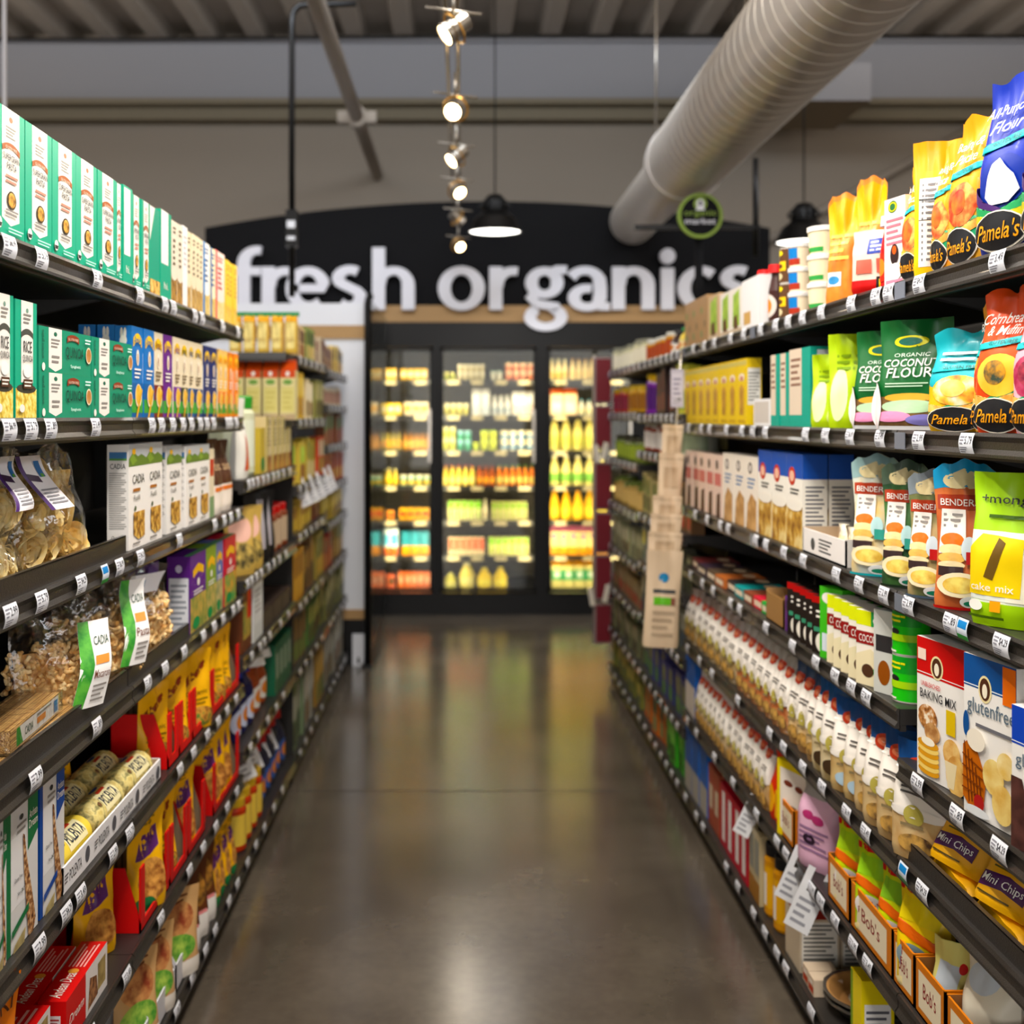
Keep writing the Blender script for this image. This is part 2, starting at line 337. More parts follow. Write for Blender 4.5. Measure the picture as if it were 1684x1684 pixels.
# black power drop
m = M(); Yc = 6.3; X0 = uvz(480, 0, Yc)[0]
pts = [(X0, Yc, 2.15), (X0, Yc, 3.66)] + [(X0 + .06 * (1 - math.cos(a)), Yc, 3.66 + .08 * math.sin(a)) for a in (R(25), R(50), R(75), R(90))] + [(X0 + .35, Yc, 3.75)]
m.tube(pts, .017, 'black_metal', 10); t = put('power_drop', m, label='black electrical conduit dropping from the ceiling in front of the sign', cat='conduit')
m = M(); m.box(X0 - .03, Yc - .03, 2.42, X0 + .03, Yc + .03, 2.62, 'black_metal'); m.box(X0 - .022, Yc - .034, 2.52, X0 + .022, Yc - .03, 2.56, 'cabinet_white'); m.box(X0 - .022, Yc - .034, 2.455, X0 + .022, Yc - .03, 2.475, 'cabinet_white'); put('junction_box', m, t)

# sign wall: arched black board, wood band, cut-out letters
YS = 8.75
Xa, Xb = uvz(337, 0, YS)[0], uvz(1266, 0, YS)[0]
zt = lambda u: EYE + (VPV - v_) / F_PX * YS
arch = []
for i in range(33):
    q = i / 32; u = 337 + (1266 - 337) * q; v_ = 331 + 44 * ((u - 800) / 465) ** 2 * (1.0)
    arch.append((uvz(u, v_, YS)[0], uvz(u, v_, YS)[2]))
zb = uvz(0, 531, YS)[2]
m = M(); poly = arch + [(Xb, zb), (Xa, zb)]
m.poly([(x, YS, z) for x, z in poly], 'sign_black'); m.poly([(x, YS + .1, z) for x, z in poly][::-1], 'sign_black')
for (xa, za), (xb, zc) in zip(poly, poly[1:] + poly[:1]): m.poly([(xa, YS, za), (xa, YS + .1, za), (xb, YS + .1, zc), (xb, YS, zc)], 'sign_black')
sign = put('department_sign', m, label='arched black sign board lettered fresh organics over the coolers', cat='sign')
m = M(); m.box(Xa, YS - .03, uvz(0, 530, YS)[2], Xb, YS, uvz(0, 503, YS)[2], 'wood_band'); put('wood_band', m, sign)

def glyph(paths, u0, v_base, xh, dots=()):
    pi_ = 0
    """paths: strokes [(x, y)...] in x-heights, drawn as a pen: broad in verticals, thin in horizontals; closed if last == 'o'"""
    g = M(); mpp = YS / F_PX
    for path in paths:
        wv, wh = .30, .19; closed = path[-1] == 'o'; pts = [p for p in path if p != 'o']
        n = len(pts); L, Rr = [], []
        for i in range(n):
            a = pts[(i - 1) % n] if closed or i > 0 else pts[i]; b = pts[(i + 1) % n] if closed or i < n - 1 else pts[i]
            dx, dy = b[0] - a[0], b[1] - a[1]; l = math.hypot(dx, dy) or 1; dx /= l; dy /= l
            w = (wv * dy * dy + wh * dx * dx) / 2; L.append((pts[i][0] - dy * w, pts[i][1] + dx * w)); Rr.append((pts[i][0] + dy * w, pts[i][1] - dx * w))
        rng = range(n) if closed else range(n - 1)
        W3 = lambda p, yy: ((u0 + p[0] * xh - VPU) * mpp, yy, EYE + (VPV - v_base + p[1] * xh) * mpp)
        pi_ += 1; yf, yb = YS - .085 - .003 * pi_, YS - .035 - .0005 * pi_
        for i in rng:
            j = (i + 1) % n
            g.poly([W3(L[i], yf), W3(L[j], yf), W3(Rr[j], yf), W3(Rr[i], yf)], 'letter_white')
            g.poly([W3(L[i], yf), W3(L[i], yb), W3(L[j], yb), W3(L[j], yf)], 'letter_white'); g.poly([W3(Rr[i], yf), W3(Rr[j], yf), W3(Rr[j], yb), W3(Rr[i], yb)], 'letter_white')
        if not closed:
            for i in (0, n - 1): g.poly([W3(L[i], yf), W3(Rr[i], yf), W3(Rr[i], yb), W3(L[i], yb)], 'letter_white')
    for cx, cy, r in dots:
        D = [((u0 + (cx + r * math.cos(a * math.pi / 12)) * xh - VPU) * mpp, EYE + (VPV - v_base + (cy + r * math.sin(a * math.pi / 12)) * xh) * mpp) for a in range(24)]
        g.poly([(x, YS - .088, z) for x, z in D], 'letter_white')
        for (xa, za), (xb, zc) in zip(D, D[1:] + D[:1]): g.poly([(xa, YS - .088, za), (xa, YS - .035, za), (xb, YS - .035, zc), (xb, YS - .088, zc)], 'letter_white')
    return g
def arc(cx, cy, rx, ry, a0, a1, n=14): return [(cx + rx * math.cos(R(a0 + (a1 - a0) * i / n)), cy + ry * math.sin(R(a0 + (a1 - a0) * i / n))) for i in range(n + 1)]
LET = {
 'f': [[(.3, 0), (.3, .5), (.3, 1.02)] + arc(.62, 1.06, .32, .33, 180, 75, 8), [(.02, .9), (.7, .9)]],
 'r': [[(.17, 0), (.17, .5), (.17, 1)], [(.2, .55)] + arc(.58, .56, .38, .34, 170, 75, 8)],
 'e': [[(.16, .5), (.86, .5)] + arc(.5, .5, .37, .41, 0, 180, 12)[1:] + arc(.52, .47, .39, .38, 180, 310, 10)[1:]],
 's': [arc(.42, .71, .26, .2, 50, 200, 8) + [(.25, .58), (.42, .5), (.6, .41)] + arc(.4, .28, .25, .2, 20, -140, 8)],
 'h': [[(.17, 0), (.17, .7), (.17, 1.45)], [(.2, .6)] + arc(.52, .58, .34, .33, 160, 0, 10) + [(.86, .3), (.86, 0)]],
 'o': [arc(.54, .5, .4, .42, 0, 345, 24) + ['o']],
 'g': [arc(.43, .63, .3, .27, 0, 345, 20) + ['o'], [(.55, .85), (.72, .93), (.95, .93)], [(.26, .42), (.13, .27), (.24, .14), (.5, .1), (.72, .06)] + arc(.46, -.17, .36, .23, 55, -235, 16)],
 'a': [arc(.4, .6, .36, .32, 150, 20, 8) + [(.76, .5), (.76, .25), (.8, .08), (.98, .08)], arc(.45, .28, .3, .22, 70, 335, 14) + [(.74, .3)]],
 'n': [[(.17, 0), (.17, .5), (.17, 1)], [(.2, .6)] + arc(.52, .58, .34, .33, 160, 0, 10) + [(.86, .3), (.86, 0)]],
 'i': [[(.17, 0), (.17, .5), (.17, .97)]],
 'c': [arc(.54, .5, .4, .42, 50, 315, 18)]}
for ch, u in zip('freshorganics', (383, 432, 474, 547, 612, 721, 803, 864, 932, 1003, 1083, 1112, 1180)):
    put('sign_letter', glyph(LET[ch], u, 511, 70 if ch != 's' else 72, [(.17, 1.25, .18)] if ch == 'i' else ()), sign, label='white cut-out letter %s' % ch)

# coolers
YF, MP = 8.69, 8.69 / F_PX
wx = lambda u, Y=YF: (u - VPU) / F_PX * Y
wz = lambda v, Y=YF: EYE + (VPV - v) / F_PX * Y
named('cooler_inner', '#4d4538', .6)
fr = M()
xl, xr = wx(520), wx(1250)
fr.box(xl, YF, 0, xr, YF + .8, wz(975), 'black_frame')
fr.box(xl, YF, wz(570), xr, YF + .8, 2.205, 'black_frame')
fr.box(xl, YF + .78, .2, xr, YF + .86, 2.1, 'cooler_inner')
doors = [(612, 712), (724, 882), (900, 1040)]
for a, b in ((520, 612), (712, 724), (882, 900), (1040, 1250)): fr.box(wx(a), YF, wz(975), wx(b), YF + .12, wz(570), 'black_frame')
for a, b in ((520, 608), (1044, 1250)): fr.box(wx(a), YF + .12, wz(975), wx(b), YF + .8, wz(570), 'cooler_inner')
cooler = put('glass_door_cooler', fr, label='black glass-door drinks and dairy cooler below the sign', cat='cooler')
for a, b in doors:
    d = M(); e = 5 * MP
    for q in ((wx(a), wz(972), wx(a) + e, wz(572)), (wx(b) - e, wz(972), wx(b), wz(572)), (wx(a), wz(972), wx(b), wz(972) + e), (wx(a), wz(572) - e, wx(b), wz(572))): d.box(q[0], YF - .03, q[1], q[2], YF, q[3], 'black_frame')
    dd = put('door', d, cooler)
    g = M(); g.box(wx(a) + e, YF - .02, wz(972) + e, wx(b) - e, YF - .012, wz(572) - e, 'glass'); put('glass_pane', g, dd)
    h = M(); h.box(wx(b) - e - .01, YF - .07, 1.15, wx(b) - e + .01, YF - .03, 1.55, 'steel'); put('handle', h, dd)
    for X, ry in ((wx(a) + .03, -50), (wx(b) - .03, 50)):
        lo = area('cooler_light', (X, YF + .06, wz(772)), (R(90), 0, R(ry)), .06, 1.7, 11, (1, .82, .5), 150)
CV = [625, 683, 741, 799, 856, 914, 968]
CZ = [wz(v, YF + .2) for v in CV]
for a, b in doors:
    for v in CV[:-1]:
        s = M(); z = wz(v, YF + .2)
        s.box(wx(a) - .0, YF + .2, z - .012, wx(b), YF + .72, z, 'steel')
        s.box(wx(a), YF + .185, z - .035, wx(b), YF + .2, z + .002, 'board_black')
        so = put('wire_shelf', s, cooler)
        n = max(2, int((b - a) / 38)); t = M()
        for i in range(n):
            xx = wx(a) + (wx(b) - wx(a)) * (i + .55) / n; t.box(xx - .045, YF + .178, z - .036, xx + .045, YF + .184, z - .004, '#b8a988')
        put('price_label', t, so)

# pendant lamps over the produce area
def pendant(u, v, Y, s=1., lbl=''):
    x, y, z = uvz(u, v, Y); m = M()
    m.lathe([(.2 * s, 0), (.205 * s, .01), (.15 * s, .11 * s), (.1 * s, .15 * s), (.085 * s, .17 * s), (.085 * s, .24 * s), (.05 * s, .28 * s), (0, .29 * s)], 'black_metal', 28)
    o = put('pendant_lamp', m, loc=(x, y, z), label=lbl, cat='lamp')
    m = M(); m.lathe([(0, .012), (.19 * s, .012)], 'bulb_white', 28); put('diffuser', m, o)
    m = M()
    for k in range(12):
        a = k * math.pi / 6; m.box(.083 * s * math.cos(a) - .008, .083 * s * math.sin(a) - .008, .165 * s, .11 * s * math.cos(a) + .008, .11 * s * math.sin(a) + .008, .235 * s, 'black_metal') if 0 else m.tube([(.08 * s * math.cos(a), .08 * s * math.sin(a), .17 * s), (.115 * s * math.cos(a), .115 * s * math.sin(a), .2 * s), (.08 * s * math.cos(a), .08 * s * math.sin(a), .235 * s)], .008, 'black_metal', 5)
    put('cooling_fin', m, o)
    m = M(); m.tube([(0, 0, .28 * s), (0, 0, 4.8 - z)], .006, 'black_metal', 6); put('cord', m, o)
    l = bpy.data.lights.new('pendant_glow', 'SPOT'); l.energy = 60; l.spot_size = R(130); l.spot_blend = .6; l.color = (1, .95, .88); l.shadow_soft_size = .15
    lo = bpy.data.objects.new('pendant_glow', l); COL.objects.link(lo); lo.location = (0, 0, -.02); lo.parent = o
pendant(814, 383, 7.9, .92, 'black pendant lamp glowing white, hung in front of the sign')
pendant(1322, 400, 8.2, 1.0, 'black pendant lamp partly hidden behind the right top shelf')

# track light
TX, TZ = -.028, 2.74
m = M(); m.tube([(TX - .03, 1.2, TZ + .16), (TX - .03, 8.6, TZ + .16)], .008, 'steel', 8); m.tube([(TX + .012, 1.2, TZ + .16), (TX + .012, 8.6, TZ + .16)], .008, 'steel', 8)
track = put('light_track', m, label='two-rail steel light track running down the middle of the aisle', cat='light track')
for y in (2.6, 4.3, 6.0, 7.4):
    m = M(); m.tube([(TX, y, TZ + .16), (TX, y, 4.8)], .005, 'steel', 6); put('suspension_rod', m, track)
named('gold_glass', '#d9a24a', .2, .6)
def spot_head(y, aim, n, lit):
    o = put('track_spotlight', (lambda mm: (mm.tube([(0, 0, .15), (0, 0, .05)], .007, 'steel', 6), mm.tube([(-.09, 0, .07), (.09, .01, .05)], .005, 'steel', 6), mm)[-1])(M()), loc=(TX, y, TZ), label='%s track spotlight from camera, lamp head on the aisle light track' % n, cat='spotlight', group='spotlights on the light track')
    d = Vector(aim).normalized(); q = d.to_track_quat('-Z', 'Y').to_euler()
    m = M(); m.lathe([(0, .05), (.028, .05), (.03, .0), (.036, -.03), (.036, -.034), (.031, -.034), (.028, -.02)], 'steel', 20); put('lamp_head', m, o, rot=q, scale=(1.1, 1.1, 1.1))
    m = M(); m.lathe([(0, -.028), (.03, -.03)], 'bulb', 16); put('bulb_face', m, o, rot=q, scale=(1.1, 1.1, 1.1))
    m = M(); m.lathe([(.052, .0), (.056, .004), (.052, .008), (.046, .004), (.052, 0)], 'gold_glass', 20); put('glass_ring', m, o, rot=q, scale=(1.0, 1.0, 1.0))
    l = bpy.data.lights.new('spot_beam', 'SPOT'); l.energy = lit; l.spot_size = R(75); l.spot_blend = .8; l.color = WARM; l.shadow_soft_size = .03
    lo = bpy.data.objects.new('spot_beam', l); COL.objects.link(lo); lo.parent = o; lo.rotation_euler = q; lo.location = d * .06
for i, (v, aim) in enumerate([(48, (-1, -.3, -.8)), (180, (-.35, -1, -.6)), (258, (-1, -.5, -.9)), (312, (.6, -.8, -.8)), (360, (.9, .5, -.7)), (403, (.5, -.8, -.6))]):
    spot_head(F_PX * (TZ - EYE) / (VPV - v), aim, ['nearest', 'second', 'third', 'fourth', 'fifth', 'farthest'][i], [45, 30, 45, 20, 45, 15][i])
for y, aim in ((2.6, (1, .1, -1)), (1.9, (-1, .15, -1)), (1.2, (1, .3, -1.1))): 
    l = bpy.data.lights.new('spot_beam', 'SPOT'); l.energy = 50; l.spot_size = R(95); l.spot_blend = .9; l.color = (1, .94, .86); l.shadow_soft_size = .04
    lo = bpy.data.objects.new('spot_beam', l); COL.objects.link(lo); lo.location = (TX, y, TZ); lo.rotation_euler = Vector(aim).to_track_quat('-Z', 'Y').to_euler()

# round aisle marker
Ym = 6.2
def disc_art():
    m = M(); r = .121
    m.lathe([(0, -.012), (r, -.012, 'leaf'), (r, .012), (0, .012)], 'sign_black', 36)
    m.lathe([(r * .86, .013), (r, .013)], 'leaf', 36); m.v = [(a, -c, b) for a, b, c in m.v]
    fn = lambda x, y, f: ((x - .5) * 2 * r, -.0125 - f, (y - .5) * 2 * r)
    m.art(fn, [('e', .5, .76, .15, .15, 'leaf'), ('e', .5, .76, .085, .1, 'letter_white'), ('p', [(.4, .62), (.6, .62), (.56, .72), (.44, .72)], 'letter_white'), ('e', .5, .77, .035, .06, 'sign_black'), ('t', 'organic', .14, .46, .86, .62, 'leaf'), ('t', 'market', .16, .31, .84, .44, 'letter_white')]); return m
named('leaf', '#7f9a2e', .5)
x, y, z = uvz(1151, 355, Ym)
o = put('aisle_marker', disc_art(), loc=(x, y, z), label='round black and green sign reading organic market on a hanging bar', cat='sign')
m = M(); m.box(wx(1045, Ym) - x, -.015 + .04, wz(376, Ym) - z, wx(1252, Ym) - x, .055, wz(368, Ym) - z, 'black_metal'); put('bar', m, o)
m = M(); m.tube([(wx(1246, Ym) - x, .04, wz(420, Ym) - z), (wx(1246, Ym) - x, .04, wz(258, Ym) - z)], .017, 'black_metal', 8); m.tube([(0, .03, -.12), (0, .03, wz(560, Ym) - z)], .022, 'sign_black', 8); put('pole', m, o)

# cabinet end on the left: white side, wood bands, black post and base
Yk = 6.95
m = M()
xk0, xk1 = wx(250, Yk), wx(601, Yk)
m.box(xk0, Yk, wz(1010, Yk), xk1, 8.5, wz(557, Yk), 'cabinet_white')
m.box(xk0, Yk, .0, xk1, 8.5, wz(1016, Yk), 'black_frame')
cab = put('display_cabinet', m, label='white sided refrigerated cabinet end with black base past left shelves', cat='cabinet')
m = M(); m.box(xk0, Yk - .01, wz(535, Yk), xk1, 8.5, wz(499, Yk), 'cabinet_white'); put('fascia', m, cab)
m = M(); m.box(xk0, Yk - .012, wz(557, Yk), xk1, 8.5, wz(535, Yk), 'wood_band'); put('wood_band', m, cab); m = M(); m.box(xk0, Yk - .012, wz(1018, Yk), xk1, Yk + .1, wz(1002, Yk), 'wood_band'); put('wood_band', m, cab)
m = M(); m.box(wx(580, Yk), Yk - .02, wz(1112, Yk), wx(600, Yk), Yk, wz(1042, Yk), 'cabinet_white'); m.box(wx(588, Yk), Yk - .022, wz(1090, Yk), wx(592, Yk), Yk - .019, wz(1080, Yk), 'black_frame'); put('access_panel', m, cab)
m = M(); m.tube([(wx(606, Yk), Yk - .05, .0), (wx(606, Yk), Yk - .05, wz(500, Yk))] + [(wx(606, Yk) + .03 * (1 - math.cos(a)), Yk - .05, wz(500, Yk) + .05 * math.sin(a)) for a in (.6, 1.2, 1.57)], .022, 'black_frame', 12)
m.box(wx(596, Yk), Yk - .09, 0, wx(613, Yk), Yk + .01, .02, 'black_metal'); put('corner_post', m, cab)
m = M(); m.box(wx(608, Yk), Yk, .1, wx(610, Yk), 8.4, 2.2, 'glass'); put('glass_door', m, cab)
m = M(); m.box(wx(600, Yk) + .005, Yk + .02, .15, wx(606, Yk), 8.4, 2.15, 'black_frame'); put('door_frame', m, cab)

# ------------------------------------------------------------------ shelving
XL, XR = -.69, .84
Lz = {1: 1.755, 2: 1.479, 3: 1.2, 4: .92, 5: .644, 6: .3615, 7: .079}
Rz = {1: 1.74, 2: 1.455, 3: 1.147, 4: .92, 40: .828, 5: .641, 6: .374, 7: .08}
PRICES = ['2.99', '3.49', '$4.29', '5.79', '$6.99', '1.89']
def tag_mesh(i):
    m = M(); w, h = .052, .034; n = 4
    def fn(x, y, f):
        b = .0045 * math.sin(math.pi * y); return ((x - .5) * w, -.001 - b - f, (y - .5) * h * 1.05)
    m.art(fn, [('r', 0, 0, 1, 1, '#e9ebf2')], curved=True)
    for j in range(2): pass
    m.art(lambda x, y, f: fn(x, y, f + .0004), [('t', PRICES[i], .42, .5, .93, .86, '#3b3b42'), ('l', .08, .45, .38, .9, 3, '#8a8a94'), ('l', .08, .08, .6, .38, 3, '#70707a')])
    return m
def tag_green():
    m = M(); w, h = .04, .034
    fn = lambda x, y, f: ((x - .5) * w, -.001 - .0045 * math.sin(math.pi * y) - f, (y - .5) * h * 1.05)
    m.art(fn, [('r', 0, 0, 1, 1, '#dfe8f4'), ('r', .1, .55, .9, .9, '#2c7fc0'), ('r', 0, 0, 1, .25, '#3da34a')], curved=True); return m
TAGS = [tag_mesh(i).data('price_label') for i in range(6)]; TAGG = tag_green().data('price_label')
def rail_mesh(L, seam=True):
    m = M(); n = 7
    pr = [(0, .018), (-.004, .018), (-.007, .012), (-.0035, .004), (-.0035, -.008), (-.009, -.016), (-.009, -.021), (0, -.021)]
    for (ya, za), (yb, zb) in zip(pr, pr[1:]): m.poly([(-L / 2, ya, za), (L / 2, ya, za), (L / 2, yb, zb), (-L / 2, yb, zb)], 'rail_black')
    for x in (-L / 2, L / 2): m.poly([(x, a, b) for a, b in pr], 'rail_black')
    return m
RAILS = {}
named('clip_clear', '#8f95a3', .2, .4)
def unit(side, y0, y1, zs, label, tags, depth=.4, guard=(), back=True, top=None):
    """one section of shelving. side -1 left, 1 right. tags: {shelf key: [pixel u of tag centres]}"""
    X = XL if side < 0 else XR; L = y1 - y0; yc = (y0 + y1) / 2; rz = R(90) if side < 0 else R(-90)
    root = bpy.data.objects.new('shelving_unit', None); COL.objects.link(root); root.location = (X, yc, 0); root.rotation_euler = (0, 0, rz)
    root['label'] = label; root['category'] = 'shelving unit'; root['group'] = 'black gondola shelving units'
    ztop = max(zs.values()) + .03
    m = M(); m.box(-L / 2, depth + .06, 0, L / 2, depth + .09, (top or ztop), 'panel_dark'); put('back_panel', m, root)
    for s in (-1, 1):
        m = M(); m.box(s * L / 2 - (.012 if s > 0 else 0), depth + .02, 0, s * L / 2 + (.012 if s < 0 else 0), depth + .06, (top or ztop), 'board_black'); put('upright', m, root)
    m = M(); m.box(-L / 2, .035, 0, L / 2, depth + .06, .055, 'board_black'); m.box(-L / 2, .02, .0, L / 2, .035, .05, 'black_metal'); put('kick_panel', m, root)
    for key, z in zs.items():
        m = M(); m.box(-L / 2 + .001, .001, z - .014, L / 2 - .001, depth + .02, z + .017, 'board_black'); m.box(-L / 2, .001, z - .026, L / 2, .012, z - .014, 'board_black')
        sh = put('shelf', m, root)
        if z > .1:
            for s in (-1, 1): b = M(); b.poly([(s * (L / 2 - .008), .06, z - .014), (s * (L / 2 - .008), depth + .02, z - .014), (s * (L / 2 - .008), depth + .02, z - .1)], 'board_black'); put('bracket', b, sh)
        kl = round(L, 3)
        if kl not in RAILS: RAILS[kl] = rail_mesh(L - .004).data('price_rail')
        put('price_rail', RAILS[kl], sh, loc=(0, 0, z))
        c = M(); 
        for s in (-1,): c.box(s * (L / 2) + (.0 if s < 0 else -.05), -.0105, z - .018, s * (L / 2) + (.05 if s < 0 else 0), -.009, z + .014, 'clip_clear')
        if side > 0 and z > 1: put('joint_clip', c, sh)
        for i, u in enumerate(tags.get(key, ())):
            Y = F_PX * abs(X) / abs(u - VPU); lx = (Y - yc) * (1 if side < 0 else -1)
            if abs(lx) > L / 2 - .03: continue
            green = isinstance(u, float)
            put('price_label', TAGG if green else TAGS[(i * 5 + int(u) + abs(hash(str(key))) * 0) % 6], sh, loc=(lx, -.007, z - .001))
        for gk, g0, g1 in guard:
            if gk == key:
                Y0, Y1 = sorted((F_PX * abs(X) / abs(g0 - VPU), F_PX * abs(X) / abs(g1 - VPU))); Y0 = max(Y0, y0 + .005); Y1 = min(Y1, y1 - .005)
                if Y1 - Y0 < .05: continue
                a, b_ = (Y0 - yc, Y1 - yc) if side < 0 else (yc - Y1, yc - Y0)
                g = M(); g.box(a, .006, z + .017, b_, .009, z + .052, 'rail_black'); g.box(a, .006, z + .05, b_, .014, z + .053, 'rail_black'); put('guard_rail', g, sh)
    return root
LT = {1: [4, 58, 151, 222, 264, 278, 314, 326, 360, 386], 2: [4, 40, 73, 148, 242, 258, 277, 294, 308, 323, 334, 345, 368, 374, 383],
      3: [6, 58, 124, 163.5, 188, 223, 288, 347, 363, 374, 386], 4: [48, 150, 235, 264, 296, 328, 346, 361, 378, 387], 5: [54, 99, 123, 177, 205, 289, 312, 335, 353, 368, 383],
      6: [140, 200, 257, 305, 328, 349, 368, 384], 7: [284, 310, 332, 348, 371, 385]}
unit(-1, 1.19, 2.405, Lz, 'black shelving unit on the left nearest the camera holding pasta', LT, guard=[(3, -400, 212), (4, -400, 315)])
unit(-1, 2.405, 3.62, Lz, 'black shelving unit on the left, second from the camera', LT, guard=[(4, -400, 315)])
LM = {3: 1.28, 4: .965, 5: .72, 6: .43, 7: .079}
MT = {3: [404, 411, 419, 428, 436, 445, 453, 462, 472], 4: [402, 409, 417, 425, 437, 446, 455, 466], 5: [409, 423, 430, 439, 457, 470], 6: [407, 420, 436, 450, 462], 7: [402, 416, 430, 446, 460]}
unit(-1, 3.62, 4.765, LM, 'lower black shelving unit on the left without upper shelves', MT, top=1.45)
LB1 = {1: 1.735, 2: 1.47, 3: 1.19, 4: .986, 5: .693, 6: .42, 7: .079}
BT = {k: list(range(490, 568, 9)) for k in LB1}
unit(-1, 4.79, 5.85, LB1, 'black shelving unit on the left, fourth from the camera', BT)
LB2 = {1: 1.72, 2: 1.54, 3: 1.33, 4: 1.12, 5: .93, 6: .693, 65: .42, 7: .079}
unit(-1, 5.85, 6.88, LB2, 'black shelving unit on the left beside the white cabinet', {k: list(range(540, 570, 6)) for k in LB2})
RT = {1: [1651, 1521, 1470, 1449, 1408, 1358, 1327, 1303, 1282, 1257, 1229, 1207, 1180, 1163, 1145], 2: [1730, 1600, 1520, 1456, 1406, 1365, 1332, 1265, 1244, 1226, 1200, 1172, 1158, 1137],
      3: [1658, 1593.5, 1573, 1503, 1462, 1421, 1383, 1328, 1296, 1266, 1249, 1203, 1190, 1168, 1148], 4: [1473, 1433, 1408, 1381, 1349, 1310, 1266, 1222, 1207, 1178, 1160, 1140],
      40: [1518, 1584, 1654], 5: [1526, 1494.5, 1477, 1432, 1400, 1359, 1327, 1295, 1272, 1219, 1176, 1155, 1135], 6: [1435, 1411, 1381, 1357, 1342, 1299, 1284, 1250, 1211, 1180, 1150, 1135],
      7: [1341, 1299, 1284, 1264, 1245, 1219, 1200, 1161, 1150, 1132]}
unit(1, 1.1, 2.217, {k: Rz[k] for k in (1, 2, 3, 40, 5, 6, 7)}, 'black shelving unit on the right nearest the camera', RT, guard=[(5, 1484, 3000)])
unit(1, 2.217, 3.33, {k: Rz[k] for k in (1, 2, 3, 4, 5, 6, 7)}, 'black shelving unit on the right, second from the camera', RT)
unit(1, 3.33, 4.37, {k: Rz[k] for k in (1, 2, 3, 4, 5, 6, 7)}, 'black shelving unit on the right, third from the camera', RT)
RM = {1: 1.735, 2: 1.49, 3: 1.32, 4: 1.03, 5: .8, 6: .56, 65: .3, 7: .08}
unit(1, 4.37, 5.5, RM, 'black shelving unit on the right behind the hanging paper bags', {k: list(range(1055, 1122, 9)) for k in RM})
RB = {1: 1.735, 2: 1.5, 3: 1.25, 4: 1.01, 5: .765, 6: .54, 65: .3, 7: .08}
unit(1, 5.5, 6.6, RB, 'black shelving unit on the right beside the red display strip', {k: list(range(1006, 1048, 8)) for k in RB})
# end-cap facing the camera on the far left run
eL = M(); EZ = {1: 1.735, 2: 1.47, 3: 1.19, 4: .986, 5: .693, 6: .42}
root = bpy.data.objects.new('end_shelving', None); COL.objects.link(root); root.location = (-1.12, 4.78, 0); root['label'] = 'black end shelves facing the camera behind the low unit'; root['category'] = 'shelving unit'
m = M(); m.box(-.62, -.02, 0, -.05 + .0, -.0, 1.76, 'panel_dark')
put('end_panel', (lambda q: (q.box(-.43, -.008, 0, .42, .004, 1.74, 'panel_dark'), q)[1])(M()), root)
for k in (1, 2):
    z = EZ[k]; m = M(); m.box(-.43, -.22, z - .014, .425, -.014, z + .014, 'board_black'); s = put('shelf', m, root)
    m = M(); m.box(-.43, -.228, z - .02, .425, -.22, z + .016, 'rail_black'); put('price_rail', m, s)
    for i in range(2 if k == 1 else 0): put('price_label', TAGS[i], s, loc=(.13 + .08 * i, -.229, z))
# ------------------------------------------------------------------ packaging kinds: each returns (mesh, [(part name, mesh)...])
T_, TD, WH, INK, GREY = '#0aa381', '#067a5e', '#f1ece4', '#2a2a2c', '#8b8682'
PENNE = '#7a4c12|#e0a63a|#f5d27a|60'; PICB = '#8a4d1e|#d49a4e|#f0d6a0|45'; NOODLE = '#a87a2c|#dcb765|#f3e2a8|90'
def AB(x0, x1, y, rise, th, k):
    q = [i / 8 for i in range(9)]; f = lambda t: y + rise * (1 - (2 * t - 1) ** 2)
    return ('p', [(x0 + (x1 - x0) * t, f(t)) for t in q] + [(x0 + (x1 - x0) * t, f(t) + th) for t in q[::-1]], k)
BAND = lambda a, b, y: ('p', [(a, y + .05), ((a + b) / 2, y), (b, y + .05), (b, 1), (a, 1)], WH)
NUTR = lambda x0, y0, x1, y1: [('r', x0, y0, x1, y1, '#eceae6'), ('l', x0 + .06, y0 + .03, x1 - .06, y1 - .03, 14, '#6d6d70')]
def one(m, *parts): return (m, list(parts))
def k_super(w, h, d=.045, spare=0):
    f = [BAND(.24, .82, .1), ('e', .53, .92, .06, .022, '#c87a5a'), ('l', .36, .77, .7, .87, 4, '#a8a29a'), AB(.24, .82, .66, .035, .045, '#a3592a'),
         ('t', 'GLUTEN FREE', .34, .685, .72, .71, '#f0d8c0'), ('t', 'SUPERGRAIN', .26, .6, .8, .65, INK), ('t', 'PASTA', .38, .53, .7, .585, INK), ('l', .34, .42, .74, .5, 2, '#c98a76'),
         ('e', .53, .3, .15, .07, '#3c2c10'), ('e', .53, .3, .12, .058, PENNE), ('l', .32, .17, .74, .23, 2, GREY), ('e', .12, .1, .08, .045, WH), ('p', [(.045, .1), (.195, .1), (.17, .07), (.07, .07)], INK), ('l', .4, .04, .9, .09, 2, '#bfe8dc')]
    return one(carton(w, h, d, T_, f, [('r', .2, .05, .8, .95, '#0d9676'), ('r', .3, .55, .7, .9, '#d8ebe4')], [('r', .02, 0, .98, 1, '#d9a13c'), ('r', .06, .1, .94, .9, T_)]))
